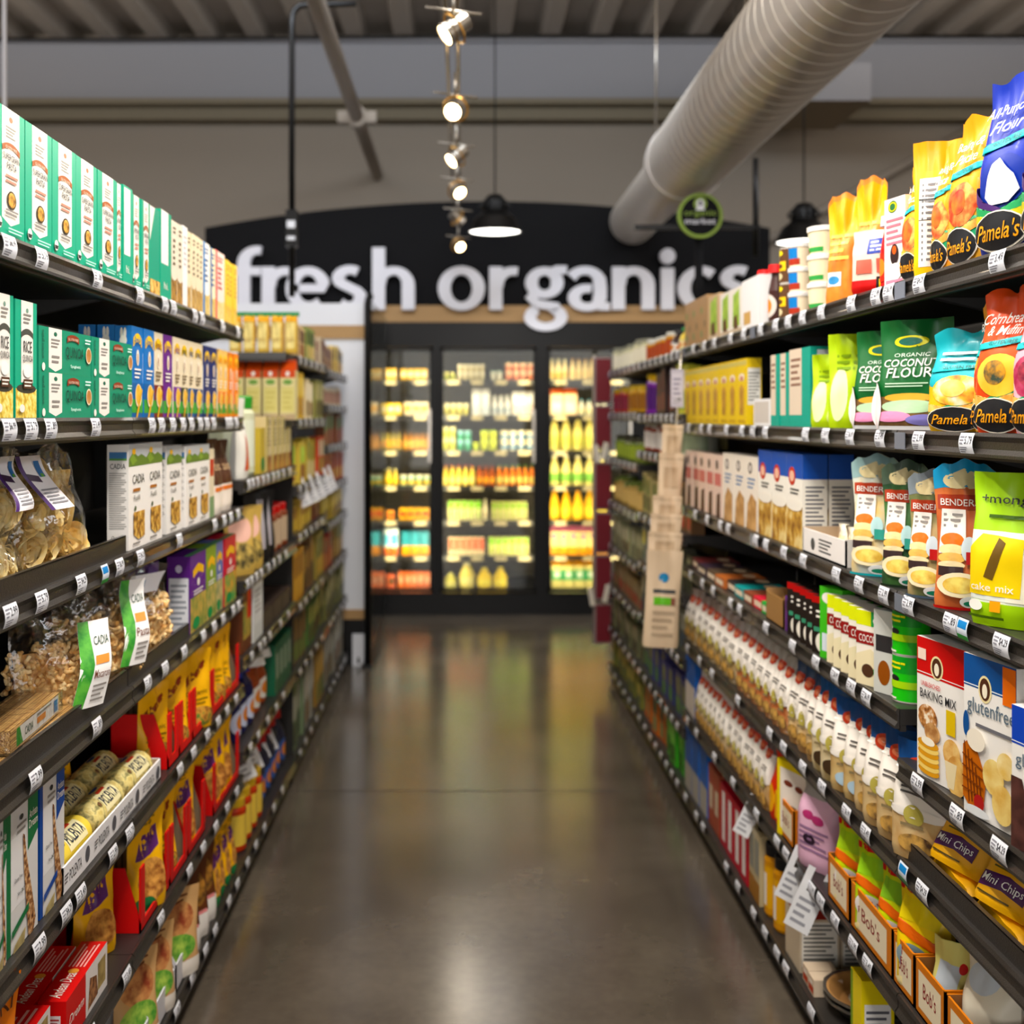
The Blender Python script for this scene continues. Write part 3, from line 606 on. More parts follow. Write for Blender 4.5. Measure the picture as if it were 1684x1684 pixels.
def k_quin(w, h, d=.045):
    f = [('p', [(.17, 1), (.17, .12), (.29, .03), (.41, .12), (.41, 1)], WH), ('e', .29, .87, .03, .05, '#2a6a52'), ('l', .21, .55, .37, .78, 3, '#8b8682'), ('l', .22, .2, .36, .42, 2, '#8b8682'),
         ('tv', 'ancient grains', .04, .3, .09, .92, '#063f30'), ('e', .07, .12, .028, .09, WH), AB(.5, .74, .73, .06, .14, '#8a3a22'), ('t', 'GLUTEN FREE', .52, .79, .72, .85, '#f0d8c0'),
         ('t', 'QUINOA', .47, .34, .83, .64, '#0c2a22'), ('t', 'Spaghetti', .56, .14, .76, .23, '#e8fff6'), ('e', .93, .5, .06, .2, '#f0e4c8'), ('e', .93, .5, .05, .165, '#b87a3a|#e0a860|30'), ('l', .85, .75, .97, .9, 2, '#e8fff6')]
    return one(carton(w, h, d, '#078c6c', f, [('r', .1, .1, .9, .9, '#e2ebe6')], [('r', .0, 0, 1, .14, '#d9a13c')]))
def k_penne(w, h, d=.045):
    f = [('r', .02, .0, .98, .25, '#caa02c|#f0d458|#fbee9a|85'), ('e', .5, .25, .45, .04, '#3c3a30'), ('r', .25, .3, .8, 1, WH), AB(.25, .8, .68, .035, .05, '#4a4a44'), ('e', .52, .92, .06, .02, '#7a9a8a'),
         ('l', .34, .8, .7, .9, 3, GREY), ('t', 'RICE', .34, .56, .72, .66, INK), ('t', 'QUINOA', .3, .47, .76, .54, INK), ('e', .52, .4, .2, .055, '#f4f4f0'), ('r', .32, .25, .74, .33, '#4d2f1c'), ('l', .36, .26, .7, .32, 2, WH), ('e', .25, .08, .12, .035, WH)]
    return one(carton(w, h, d, '#0aa381', f, [('r', .2, .05, .8, .95, '#12b894')], [('r', 0, 0, 1, .2, '#d9a13c')]))
def k_mac(c1, c2, c3='#3f9a3a', food='#e8a820|#fbd24a|40', mac='Mac', cap='#4f9a4a', yl='#f2c81e'):
    def f_(w, h, d=.036):
        f = [('r', 0, .0, 1, .05, c2), ('r', 0, .05, 1, .2, c3), ('r', 0, .2, 1, .38, c2), AB(.12, .88, .77, .06, .1, yl), ('ti', "Annie's", .16, .8, .84, .91, c2 if c2 != yl else INK), ('e', .5, .66, .13, .09, '#f6efe0'), ('e', .5, .65, .05, .06, '#b98a58'),
             ('l', .2, .42, .8, .55, 3, '#f6f2ea' if c1 != '#e9dcc0' else '#6f5a3a'), ('e', .55, .24, .3, .13, '#f6e7c4'), ('e', .55, .25, .25, .11, food), ('p', [(.3, .0), (.45, .0), (.9, .3), (.8, .33)], '#d8a63c')]
        s = [('r', .06, .1, .94, .72, '#eef2f4'), ('e', .5, .84, .22, .055, WH), ('e', .4, .92, .09, .06, WH), ('e', .6, .92, .09, .06, WH), ('l', .12, .16, .88, .66, 9, '#a0a8b0')]
        return one(carton(w, h, d, c1, f, s, [('r', 0, 0, 1, 1, cap)]))
    return f_
def k_sidebox(base, col, top='#f4f0ea'):
    def f_(w, h, d=.05): return one(carton(w, h, d, base, [('r', .05, .08, .95, .95, col), ('l', .15, .5, .85, .85, 8, GREY)] if col else [], [('r', .06, .3, .94, .92, '#f1eee8'), ('l', .15, .35, .85, .88, 10, GREY)], [('r', 0, 0, 1, 1, top)]))
    return f_
def k_grainbox(base, ink, pic, spine=None, band='#f2ead8'):
    def f_(w, h, d=.045):
        f = [('r', .0, .0, 1, .34, pic), ('e', .5, .34, .5, .06, base), ('l', .3, .84, .8, .94, 2, ink), ('l', .3, .45, .7, .8, 5, ink)]
        if spine: f.append(('r', 0, 0, .22, 1, spine))
        return one(carton(w, h, d, base, f, [('r', .1, .1, .9, .95, base)], [('r', 0, 0, 1, 1, band)]))
    return f_
def k_cadia(w, h, d=.042):
    f = [('r', 0, .79, 1, 1, '#b9bcc0'), ('p', [(0, .79), (1, .79), (1, .86), (.7, .9), (.5, .88), (.25, .93), (0, .86)], '#5f7a30'), ('e', .28, .93, .1, .03, '#e8b02c'), ('p', [(.05, .86), (.22, .91), (.45, .84), (.2, .8)], '#7d9a3a'),
         ('t', 'CADIA', .2, .62, .86, .71, '#4a4a46'), ('r', .22, .545, .62, .575, '#a6682c'), ('t', 'Fusilli', .26, .46, .6, .51, '#5c5650'), ('e', .34, .385, .05, .025, '#4a5a3c'), ('p', [(.24, .14), (.5, .08), (.86, .1), (.86, .35), (.24, .35)], '#6d4616|#c58f35|#e8c060|70'), ('l', .2, .03, .6, .07, 1, GREY)]
    s = [('r', .1, .85, .92, .93, '#4d7fb0'), ('r', .1, .85, .92, .87, '#5f9a50'), ('t', 'CADIA', .14, .77, .86, .82, INK), ('l', .1, .2, .9, .74, 26, '#a9a6a2'), ('ti', 'Organic', .2, .09, .75, .14, INK)]
    return one(carton(w, h, d, '#f2eee9', f, s))
def k_andean(green, d=.045):
    c = '#146b3c' if green else '#1d4796'
    def f_(w, h, dd=d):
        f = [('r', .12, .0, 1, 1, '#d9d8d8'), ('r', .12, .3, .6, .8, '#e8e7e8'), ('p', [(.66, 1), (1, 1), (1, .72), (.66, .62)], c), ('t', 'Andean', .7, .84, .97, .9, WH), ('t', 'Dream', .69, .77, .98, .83, WH), ('l', .3, .8, .6, .88, 2, GREY),
             ('e', .44, .91, .06, .02, '#333'), ('p', [(.48, .78), (.54, .76), (.6, .6), (.78, .3), (.9, .08), (.82, 0), (.66, 0), (.6, .2), (.52, .5)], '#4a2818|#a8713f|#e0b888|120'), ('t', 'Gluten Free', .2, .48, .46, .51, '#444'), ('t', 'Non-GMO', .3, .37, .52, .4, '#444'),
             ('p', [(.12, .11), (.66, .2), (.66, .25), (.12, .16)], c), ('ti', 'ORGANIC QUINOA', .15, .15, .6, .2, WH), ('p', [(.14, .0), (.5, .0), (.55, .1), (.2, .05)], '#9a8a58|#c8b47a|40')]
        s = [('r', .1, .06, .9, .94, c), ('l', .2, .5, .8, .9, 6, '#9fb8d0')]
        return one(carton(w, h, dd, c, f, s))
    return f_
def k_red(w, h, d=.05):   # red quinoa pasta box
    f = [('r', .45, 0, 1, 1, '#e4dedd'), ('r', .75, .2, .95, .8, '#8a7440|#b8a060|40'), ('p', [(.5, .1), (.75, .15), (.72, .6), (.55, .75)], '#5a3018|#b0784a|90'), ('ti', 'Dream', .05, .4, .4, .6, WH)]
    return one(carton(w, h, d, '#c81f22', f, [('r', .2, .3, .8, .7, '#e4dedd'), ('l', .25, .35, .75, .65, 4, '#a33')], [('ti', 'Andean Dream', .05, .3, .5, .75, WH), ('l', .55, .15, .95, .85, 5, '#e8b0a8'), ('e', .48, .5, .04, .2, '#e6a04c')]))
def k_pam(c1, c2, pic1, pic2, t1, t2, ext=()):
    """tall flour / mix bag with a black oval name patch"""
    def f_(w, h, d=.075):
        f = [('r', 0, 0, 1, .5, c2), ('e', .5, .5, .52, .09, c1), ('p', [(0, .2), (1, .33), (1, .12), (0, .08)], '#2f9a6a'), ('e', .55, .4, .4, .15, pic1), ('e', .5, .42, .2, .085, pic2), ('p', [(.0, .28), (.5, .2), (1, .3), (1, .24), (.5, .16), (0, .2)], '#e0902a|#f6cf6a|30'), ('p', [(0, .575), (1, .625), (1, .675), (0, .625)], '#25b9bd'), ('t', 'GLUTEN FREE', .3, .615, .8, .645, '#0b5a60'),
 ('e', .52, .12, .44, .125, '#f3ead8'), ('e', .52, .12, .42, .117, '#17171b'), ('ti', "Pamela's", .18, .07, .88, .17, '#f0a22a')] + list(ext) + ([('ti', t1, .12, .76, .9, .84, WH), ('ti', t2, .25, .68, .85, .75, WH)] if t1 else [('l', .2, .68, .8, .8, 2, WH)])
        s = NUTR(.2, .1, .8, .7)
        return one(pouch(w, h, d, c1, f, t1=.42, t2=.96, n=3.6, wr=.003, seed=int(w * 1000) + len(t1 or ''), crimp=.006, side=s, bands=[(0, .5, c2)]))
    return f_
def k_pouch(base, cmds=(), bands=(), **kw):
    def f_(w, h, d=.05):
        a = dict(t1=.25, t2=.9, wr=.0028); a.update(kw); return one(pouch(w, h, d, base, list(cmds), bands=bands, **a))
    return f_
def k_jar(body, lid, lab, r_=1, lidr=1.0, art=()):
    def f_(w, h, d=None):
        r = w * .48; m = cyl(r, h, [(r * .92, 0), (r, h * .04), (r, h * .78), (r * .86, h * .84)], body, [('r', 0, .12, 1, .7, lab)] + list(art)); 
        c = M(); c.lathe([(0, h * .84), (r * .9 * lidr, h * .84), (r * .92 * lidr, h * .98), (r * .86 * lidr, h), (0, h)], lid, 24); return (m, [('lid', c)])
    return f_
def k_can(base, art=(), rim='#b8b4ac'):
    def f_(w, h, d=None):
        r = w * .48; m = cyl(r, h, [(r, 0, rim), (r, h * .03), (r, h * .97, rim), (r * .97, h), (r * .93, h * .985, rim)], base, art); return one(m)
    return f_
def k_tub(base, lid, art):
    def f_(w, h, d=None):
        r = w * .48; m = M(); m.lathe([(0, 0), (r * .86, 0), (r * .95, h * .84)], base, 28)
        fn = lambda x, y, f: ((r * (.86 + .09 * y / .84) + f) * math.cos(R(-90 + (x - .5) * 220)), (r * (.86 + .09 * y / .84) + f) * math.sin(R(-90 + (x - .5) * 220)), y * h)
        m.art(fn, art, .0004, True); c = M(); c.lathe([(r * .96, h * .82), (r, h * .82), (r, h * .98), (r * .9, h), (0, h)], lid, 28); return (m, [('lid', c)])
    return f_
def k_bottle(base, cap, lab, neck=.35):
    def f_(w, h, d=None):
        r = w * .46; m = M(); m.lathe([(0, 0), (r * .9, 0), (r, h * .05), (r, h * .55), (r * .8, h * .68), (r * neck, h * .8), (r * neck, h * .88)], base, 24, sy=.75)
        if lab:
            fn = lambda x, y, f: ((r + .001 + f) * math.cos(R(-90 + (x - .5) * 180)), (r + .001 + f) * .76 * math.sin(R(-90 + (x - .5) * 180)), y * h); m.art(fn, [('e', .5, .3, .4, .2, lab), ('e', .5, .3, .2, .12, '#d9843a')], .0004, True)
        c = M(); c.lathe([(0, h * .86), (r * neck * 1.35, h * .86), (r * neck * 1.2, h), (0, h)], cap, 16); return (m, [('cap', c)])
    return f_
def k_jug(base, cap, lab):
    def f_(w, h, d=None):
        r = w * .47; m = M(); m.lathe([(0, 0), (r * .95, 0), (r, h * .08), (r, h * .5), (r * .6, h * .78), (r * .36, h * .86), (r * .36, h * .9)], base, 16); m.lathe([(r * 1.01, h * .12), (r * 1.01, h * .42)], lab, 16)
        c = M(); c.lathe([(0, h * .9), (r * .42, h * .9), (r * .42, h), (0, h)], cap, 12); return (m, [('cap', c)])
    return f_
def k_box(base, cmds=(), side=(), top=(), d0=.05):
    def f_(w, h, d=None): return one(carton(w, h, d or d0, base, list(cmds), list(side), list(top)))
    return f_
def k_gable(base, roof, cmds):
    """milk-style carton with gable top"""
    def f_(w, h, d=None):
        d = d or w; m = carton(w, h * .82, d, base, list(cmds)); a, b, z0, z1 = w / 2, d / 2, h * .82, h * .96
        m.poly([(-a, -b, z0), (a, -b, z0), (a, 0, z1), (-a, 0, z1)], roof); m.poly([(a, b, z0), (-a, b, z0), (-a, 0, z1), (a, 0, z1)], roof)
        m.poly([(a, -b, z0), (a, b, z0), (a, 0, z1)], roof); m.poly([(-a, b, z0), (-a, -b, z0), (-a, 0, z1)], roof); m.box(-a, -.003, z1, a, .003, h, roof); return one(m)
    return f_

# ------------------------------------------------------------------ rows of goods on the shelves
ORD = ['nearest', 'second', 'third', 'fourth', 'fifth', 'sixth', 'seventh', 'eighth', 'ninth', 'tenth', 'eleventh', 'twelfth', 'thirteenth', 'fourteenth', 'fifteenth', 'sixteenth', 'seventeenth', 'eighteenth', 'nineteenth', 'twentieth']
NUMW = ['', 'one', 'two', 'three', 'four', 'five', 'six', 'seven', 'eight', 'nine', 'ten', 'eleven', 'twelve', 'thirteen', 'fourteen', 'fifteen', 'sixteen', 'seventeen', 'eighteen', 'nineteen', 'twenty']
SN = {1: 'top', 2: 'second', 3: 'third', 4: 'fourth', 40: 'fourth', 5: 'fifth', 6: 'sixth', 65: 'seventh', 7: 'bottom'}
def stock(side, z, X, Y0, Y1, n, kind, h, name, desc, cat, where, gap=.003, d=.05, setback=.008, jit=.004, rot=0., stack=1, rows=1, wf=None, group=None, tilt=0, yaw=0, flip=False):
    """n goods between depths Y0 (nearest) and Y1 along a shelf, facing the aisle"""
    pitch = (Y1 - Y0) / n; w = wf or pitch - gap
    m, parts = kind(w, h, d) if d else kind(w, h)
    me = m.data(name); pm = [(nm, p.data(nm)) for nm, p in parts]
    rz = R(90) if side < 0 else R(-90); sg = -1 if side < 0 else 1
    rnd = random.Random(int(Y0 * 1000) + int(z * 100)); total = n * stack * rows; c = 0
    dd = d or w
    for r_ in range(rows):
        for i in range(n):
            for s in range(stack):
                y = Y0 + pitch * (i + .5); x = X + sg * (setback + dd / 2 + r_ * (dd + .004) + rnd.uniform(0, jit))
                o = bpy.data.objects.new(name, me); COL.objects.link(o); o.location = (x, y, z + s * h * 1.0005 + .0005)
                o.rotation_euler = (R(tilt), 0, rz + R(yaw) + R(rnd.uniform(-rot, rot)))
                if n > 3 and 'far' in where or 'last' in where or 'middle' in where: o.scale.z = rnd.uniform(.82, 1.04); o.location.x += sg * rnd.uniform(0, .02)
                if 'pouch' in name or 'bag' in name: o.scale.z = rnd.uniform(.955, 1); o.rotation_euler.z += R(rnd.uniform(-4, 4))
                for nm, p in pm:
                    q = bpy.data.objects.new(nm, p); COL.objects.link(q); q.parent = o
                if total == 1: o['label'] = '%s on %s' % (desc, where)
                elif n == 1 and rows == 1: o['label'] = '%s, %s of its stack, %s' % (desc, ['bottom', 'middle' if stack == 3 else 'top', 'top'][s], where)
                else:
                    lv = '' if stack == 1 else [' lower', ' middle' if stack == 3 else ' upper', ' upper'][s]
                    rw = '' if r_ == 0 else ' back-row'
                    o['label'] = '%s, %s of %s%s%s from camera, %s' % (desc, ORD[i], NUMW[n], rw, lv, where)
                    o['group'] = group or ('%s, %s' % (desc, where))
                if len(o['label'].replace('-', ' ').split()) > 16: o['label'] = o['label'].replace(' from camera', '')
                o['category'] = cat; c += 1
def PY(side, u): return F_PX * abs((XL - .01) if side < 0 else (XR + .01)) / abs(u - VPU)
def L(sh, u0, u1, n, kind, h, name, desc, cat, zs=Lz, **kw): stock(-1, zs[sh] + .0175, XL, PY(-1, u0), PY(-1, u1), n, kind, h, name, desc, cat, kw.pop('where', 'left %s shelf' % SN[sh]), **kw)
def Rr(sh, u0, u1, n, kind, h, name, desc, cat, zs=Rz, **kw): stock(1, zs[sh] + .0175, XR, PY(1, u0), PY(1, u1), n, kind, h, name, desc, cat, kw.pop('where', 'right %s shelf' % SN[sh]), **kw)

# ---- left, top shelf
L(1, -12, 190, 5, lambda w, h, d: k_super(w, h, d), .2, 'pasta_box', 'teal pasta box with white pointed band', 'pasta box', d=.05, jit=.002)
L(1, 190, 200, 1, k_super, .2, 'pasta_box', 'narrow teal pasta box beside the white strip box', 'pasta box')
L(1, 201, 217, 1, k_box(T_, [('r', .1, .3, .75, .98, '#f7f5f2'), ('t', 'hi.', .3, .12, .7, .2, WH)], [('r', .1, .3, .75, .98, '#f7f5f2')]), .205, 'pasta_box', 'teal box turned to its white nutrition side', 'pasta box')
L(1, 217, 246, 2, k_super, .2, 'pasta_box', 'teal pasta box just past the turned white side', 'pasta box')
L(1, 246, 263, 1, k_box('#0a9a7c', [('p', [(0, .6), (.5, 1), (0, 1)], '#f2eee6'), ('r', .0, .0, 1, .18, PENNE)]), .2, 'pasta_box', 'plain teal box with pasta picture at its foot', 'pasta box')
L(1, 263, 281, 1, k_box(T_, [('r', .05, .4, .7, 1, '#f7f5f2'), ('t', 'hi.', .3, .12, .7, .2, WH)], [('r', .1, .4, .75, 1, '#f7f5f2')]), .208, 'pasta_box', 'second teal box turned to its white side', 'pasta box')
L(1, 281, 300, 2, k_grainbox('#ebe1cf', '#6a5a42', '#6d4a20|#c8963c|60'), .2, 'grain_box', 'cream box with dark grain picture', 'grain box')
L(1, 300, 308, 1, k_box('#f4f1f2', [('l', .2, .5, .8, .9, 6, '#c8c4c4')]), .205, 'grain_box', 'plain white box among the cream boxes', 'grain box')
L(1, 308, 334, 4, k_grainbox('#e9dcbf', '#6a5a42', '#9a7436|#d8b060|60', band='#e8c040'), .2, 'grain_box', 'cream box with golden top edge', 'grain box')
L(1, 334, 345, 1, k_grainbox('#f1f1ee', '#4a6a9a', '#b89a50|#e8cf80|60', spine='#1f7fc4'), .2, 'grain_box', 'white box with bright blue spine', 'grain box')
L(1, 345, 354, 1, k_grainbox('#efe3c2', '#4a6a9a', '#b89a50|#e8cf80|60', spine='#1f6fb4'), .195, 'grain_box', 'cream box with thin blue spine', 'grain box')
L(1, 354, 370, 1, k_grainbox('#f4d9d0', '#b04a4a', '#e0b060|#f0dca0|60', spine='#e2555a', band='#e2555a'), .2, 'grain_box', 'pale box with coral red spine', 'grain box')
L(1, 370, 389, 3, k_grainbox('#e8c452', '#8a6a2a', '#c89422|#f0d060|60'), .19, 'grain_box', 'golden yellow box at the shelf end', 'grain box')
# ---- left, second shelf
L(2, -10, 24, 1, k_penne, .19, 'pasta_box', 'tall teal box at the left edge over yellow pasta', 'pasta box', d=.05)
L(2, 24.5, 61, 1, k_penne, .187, 'pasta_box', 'tall teal penne box beside the lying quinoa boxes', 'pasta box', d=.05)
L(2, 62, 216, 2, k_quin, .0765, 'quinoa_pasta_box', 'green quinoa pasta box lying lengthwise', 'pasta box', stack=2, d=.045, jit=.001)
c_ = k_mac('#0d74bd', '#0b5fa0', cap='#f2c81e')
L(2, 217, 253, 2, c_, .195, 'macaroni_box', 'blue macaroni box with yellow top', 'macaroni box', d=.036)
for i, (yo, nm) in enumerate([(.038, 'first'), (.078, 'second')]):
    stock(-1, Lz[2] + .0175, XL - yo, 2.45, 2.54, 1, c_, .197, 'macaroni_box', 'blue macaroni box behind the front row, %s row back' % nm, 'macaroni box', 'left second shelf', d=.036)
for (a, b, n, c1, c2, desc) in [(253, 269, 1, '#e9dcc0', '#7a2d24', 'cream macaroni box with brown lower half'), (269, 284, 1, '#6a2a86', '#6a2a86', 'purple macaroni box'), (284.5, 297, 1, '#e9dcc0', '#7a3a96', 'cream macaroni box with purple lower half'),
                          (297, 309, 1, '#e9dcc0', '#2d3a22', 'cream macaroni box with dark green lower half'), (309, 319, 1, '#e9dcc0', '#1c5d9a', 'cream macaroni box with blue lower half'), (319, 334, 1, '#e9dcc0', '#143a72', 'cream macaroni box with navy lower half'),
                          (336, 357, 2, '#1e2d6a', '#1e2d6a', 'navy macaroni box'), (358, 374, 2, '#efc474', '#e8872a', 'pale orange macaroni box'), (376, 391, 2, '#ea8a2c', '#e8872a', 'bright orange macaroni box at the shelf end')]:
    L(2, a, b, n, k_mac(c1, c2), .195, 'macaroni_box', desc, 'macaroni box', d=.036)
# ---- left, third shelf
L(3, 208, 265, 2, k_cadia, .222, 'pasta_box', 'white pasta box with window and farm scene', 'pasta box', d=.045, setback=.004, where='left third shelf')
L(3, 275, 300, 1, k_cadia, .21, 'pasta_box', 'white windowed pasta box standing alone', 'pasta box', d=.045)
L(3, 303, 343, 2, k_cadia, .205, 'pasta_box', 'white windowed pasta box past the gap', 'pasta box', d=.045, setback=.004, where='left third shelf end')
L(3, 344, 352, 1, k_box('#e2d4b8', [('r', .1, .6, .9, .85, '#b8402c'), ('r', 0, 0, 1, .3, '#7f9a70')]), .19, 'pasta_box', 'beige pasta box with red patch', 'pasta box')
L(3, 353, 385, 2, k_pouch('#4a2a18', [('r', 0, 0, 1, .38, '#efe4d8'), ('r', .1, .3, .9, .36, '#e07a3a'), ('t', 'ZEGO', .2, .58, .8, .66, '#d8b890')], bands=[(0, .38, '#efe4d8')], t1=.4), .22, 'snack_pouch', 'brown pouch with white lower third', 'pouch')
# ---- left, fourth shelf
for (a, b, c1, lo, desc) in [(312, 338, '#5b2480', '#caa84a|#7a8a3a|30', 'purple shells pasta box with white side'), (338, 355, '#7f9a34', '#cdb060|#6f8a3a|30', 'olive green shells pasta box'), (355, 367, '#6670a8', '#cdb878|#7a8a5a|30', 'slate blue shells pasta box'), (368, 387, '#c01f3c', '#e0a030|#2f9a4a|30', 'crimson shells pasta box')]:
    L(4, a, b, 1, k_box(c1, [('r', 0, 0, 1, .45, lo), ('p', [(0, .45), (1, .52), (1, .6), (0, .5)], c1), ('p', [(.15, .8), (.5, .87), (.85, .8), (.83, .7), (.5, .76), (.17, .7)], '#e6b422'), ('e', .5, .62, .08, .05, WH), ('l', .2, .46, .8, .54, 2, WH), ('e', .35, .1, .22, .08, '#128a4a')],
        [('r', .08, .04, .92, .72, '#e8eaee'), ('e', .5, .84, .14, .05, '#d8d0e8'), ('l', .15, .1, .85, .66, 8, '#9aa0a8')], [('r', 0, 0, 1, .3, '#5f9a6a')], d0=.04), .2, 'pasta_box', desc, 'pasta box', d=.06)
stock(-1, Lz[4] + .0175, XL - .06, 2.8, 2.9, 1, k_box('#4a2080', [], [('r', .08, .04, .92, .72, '#e0e2ea'), ('l', .15, .1, .85, .66, 8, '#9aa0a8')]), .2, 'pasta_box', 'purple pasta box behind the clear bags', 'pasta box', 'left fourth shelf', d=.05)
# ---- left, fifth shelf
L(5, -8, 10, 1, k_andean(True), .225, 'quinoa_box', 'green quinoa box cut by the photo edge', 'quinoa box', d=.04)
L(5, 11, 63, 1, k_andean(True), .222, 'quinoa_box', 'white and green quinoa box with grain stalk', 'quinoa box', d=.05)
L(5, 66, 107, 1, k_andean(False), .225, 'quinoa_box', 'white and blue quinoa box with grain stalk', 'quinoa box', d=.05)
YEL = '#f0b60a'
k_tasty = k_pouch(YEL, [('p', [(.1, .62), (.35, .7), (.9, .86), (.9, .78), (.4, .6), (.1, .52)], '#8a3416'), ('t', 'Organic', .15, .42, .8, .5, '#6a4a10'), ('l', .15, .3, .8, .4, 2, '#8a6a20'), ('e', .5, .16, .45, .13, '#7a4a18|#d89a3a|#4f7a2a|50'), ('e', .2, .06, .15, .05, '#1f7a3a')], t1=.12, t2=.8, topw=.86, waist=.09, wr=.006, N=12, T=16)
L(5, 222, 244, 1, k_tasty, .2, 'meal_pouch', 'yellow meal pouch nearest the polenta tubes', 'meal pouch', d=.035, yaw=-30, wf=.085, setback=.18)
L(5, 270, 290, 1, k_tasty, .205, 'meal_pouch', 'yellow meal pouch just past the polenta tray', 'meal pouch', d=.04, yaw=-36, wf=.1, setback=.03)
L(5, 294, 312, 1, k_tasty, .218, 'meal_pouch', 'large yellow meal pouch in red carton', 'meal pouch', d=.04, yaw=-36, wf=.105, setback=.02)
L(5, 316, 344, 1, k_tasty, .215, 'meal_pouch', 'yellow meal pouch leaning in the middle', 'meal pouch', d=.04, yaw=-34, wf=.13)
L(5, 347, 380, 3, k_tasty, .225, 'meal_pouch', 'yellow meal pouch at the far end', 'meal pouch', d=.04, yaw=-36, wf=.1, setback=.02)
# ---- left, sixth and bottom shelves
k_tasty2 = k_pouch(YEL, [('p', [(.15, .5), (.4, .72), (.85, .8), (.8, .6), (.4, .5)], '#5a2a6a'), ('e', .55, .3, .4, .2, '#8a4a18|#e0a04a|50'), ('e', .3, .08, .25, .08, '#1f6a3a'), ('l', .15, .82, .8, .9, 2, '#8a6a20')], t1=.12, t2=.8, topw=.86, waist=.09, wr=.006, N=12, T=16)
L(6, 188, 222, 1, k_tasty2, .2, 'meal_pouch', 'yellow meal pouch beside the red carton', 'meal pouch', d=.045, yaw=-30, wf=.11, setback=.05)
L(6, 234, 275, 1, k_tasty2, .235, 'meal_pouch', 'tall yellow meal pouch with purple patch', 'meal pouch', d=.05, yaw=-32, wf=.115)
L(6, 279, 297, 1, k_tasty, .22, 'meal_pouch', 'yellow and purple meal pouch', 'meal pouch', d=.045, yaw=-34, wf=.09, setback=.02)
L(6, 309, 326, 1, k_tasty2, .215, 'meal_pouch', 'yellow meal pouch half hidden by cartons', 'meal pouch', d=.04, yaw=-34, wf=.09, setback=.02)
L(6, 350, 384, 3, k_tasty2, .215, 'meal_pouch', 'yellow meal pouch at the far end', 'meal pouch', d=.04, yaw=-34, wf=.1, setback=.02)
k_soup = k_pouch('#c9a070', [('e', .5, .68, .4, .2, '#8a3a20|#d89a5a|30'), ('e', .45, .36, .42, .16, '#3f8a2a|#a8c850|40'), ('r', 0, 0, 1, .2, '#efe8de'), ('l', .2, .84, .8, .94, 2, '#6a3a20')], t1=.2, N=12, T=16)
k_soup2 = k_pouch('#5a3018', [('e', .5, .6, .38, .2, '#2a1a10|#b0782a|40'), ('r', 0, 0, 1, .32, '#e9e4de'), ('r', .2, .3, .8, .34, '#d98a8a')], t1=.2, N=12, T=16)
L(7, 226, 282, 2, k_soup, .21, 'noodle_pouch', 'cream and green noodle pouch', 'pouch', d=.05, yaw=-34, wf=.13)
L(7, 284, 312, 1, k_soup, .215, 'noodle_pouch', 'cream noodle pouch in white carton', 'pouch', d=.05, yaw=-34)
L(7, 312, 352, 3, k_soup2, .22, 'noodle_pouch', 'brown pouch with white foot', 'pouch', d=.05, yaw=-34)
L(7, 354, 390, 4, k_tasty2, .205, 'meal_pouch', 'yellow pouch on the lowest shelf end', 'meal pouch', d=.04)

# ---- mid left low unit
LMz = {**LM}
kw = dict(zs=LMz)
def Lm(sh, *a, **k): L(sh, *a, zs=LM, where='low left unit %s shelf' % {3: 'top', 4: 'second', 5: 'third', 6: 'fourth', 7: 'bottom'}[sh], **k)
Lm(3, 399, 412, 1, k_pouch('#e6e4dc', [('p', [(.2, .1), (.5, .55), (.8, .1)], '#c4501c')], t1=.3, N=12, T=16), .27, 'snack_pouch', 'white pouch with orange triangle', 'pouch')
Lm(3, 414, 428, 1, k_jar('#cfd2b4', '#2f8f2e', '#dfe4cf'), .27, 'tall_jar', 'pale tall jar with bright green lid', 'jar', d=None, setback=.01)
Lm(3, 429, 437, 1, k_box('#c9b04a', [('e', .5, .2, .4, .16, '#1f7a3a')]), .16, 'grain_box', 'yellow box with green foot', 'grain box')
Lm(3, 438, 478, 5, k_grainbox('#d8c79a', '#7a6a4a', '#7a3a1c|#c8863c|30', spine='#c9b85a'), .2, 'grain_box', 'tan box with brown food picture', 'grain box')
Lm(4, 399, 425, 2, k_pouch('#c8a85c', [('e', .5, .7, .4, .2, '#e6b8a8'), ('e', .5, .3, .4, .2, '#2a2a20|#e0c060|30')], t1=.2, N=12, T=16), .22, 'snack_pouch', 'tan and black snack bag', 'pouch', yaw=-34)
Lm(4, 427, 447, 2, k_pouch('#141414', [('p', [(.3, .2), (.7, .2), (.8, .9), (.5, .9)], '#a9a3a8'), ('r', .1, .05, .5, .3, '#c8a030')], t1=.2, N=12, T=16), .25, 'snack_pouch', 'black snack bag with grey streak', 'pouch', yaw=-34)
Lm(4, 450, 478, 3, k_jar('#7a3a22', '#c01c1c', '#b9a48a'), .17, 'sauce_jar', 'dark sauce jar with red lid', 'jar', d=None)
Lm(5, 399, 415, 1, k_box('#6a3a20', [('r', .1, .2, .9, .8, '#caa53c|#7f8a3a|30'), ('p', [(.5, .5), (.9, .5), (.9, 1), (.5, 1)], '#d8402c')]), .2, 'snack_box', 'brown and yellow snack box', 'snack box')
Lm(5, 416, 432, 1, k_box('#dfe3e2', [('r', .1, .25, .9, .95, '#eef0f0'), ('l', .2, .4, .8, .8, 5, '#aaa')], [('r', .2, .25, .8, .95, '#f2f4f6')]), .22, 'cracker_box', 'grey white box turned sideways', 'cracker box')
Lm(5, 434, 478, 3, k_box('#3a2e28', [('r', .1, .1, .9, .9, '#4d423a')]), .07, 'snack_tray', 'low dark snack tray', 'tray', d=.2)
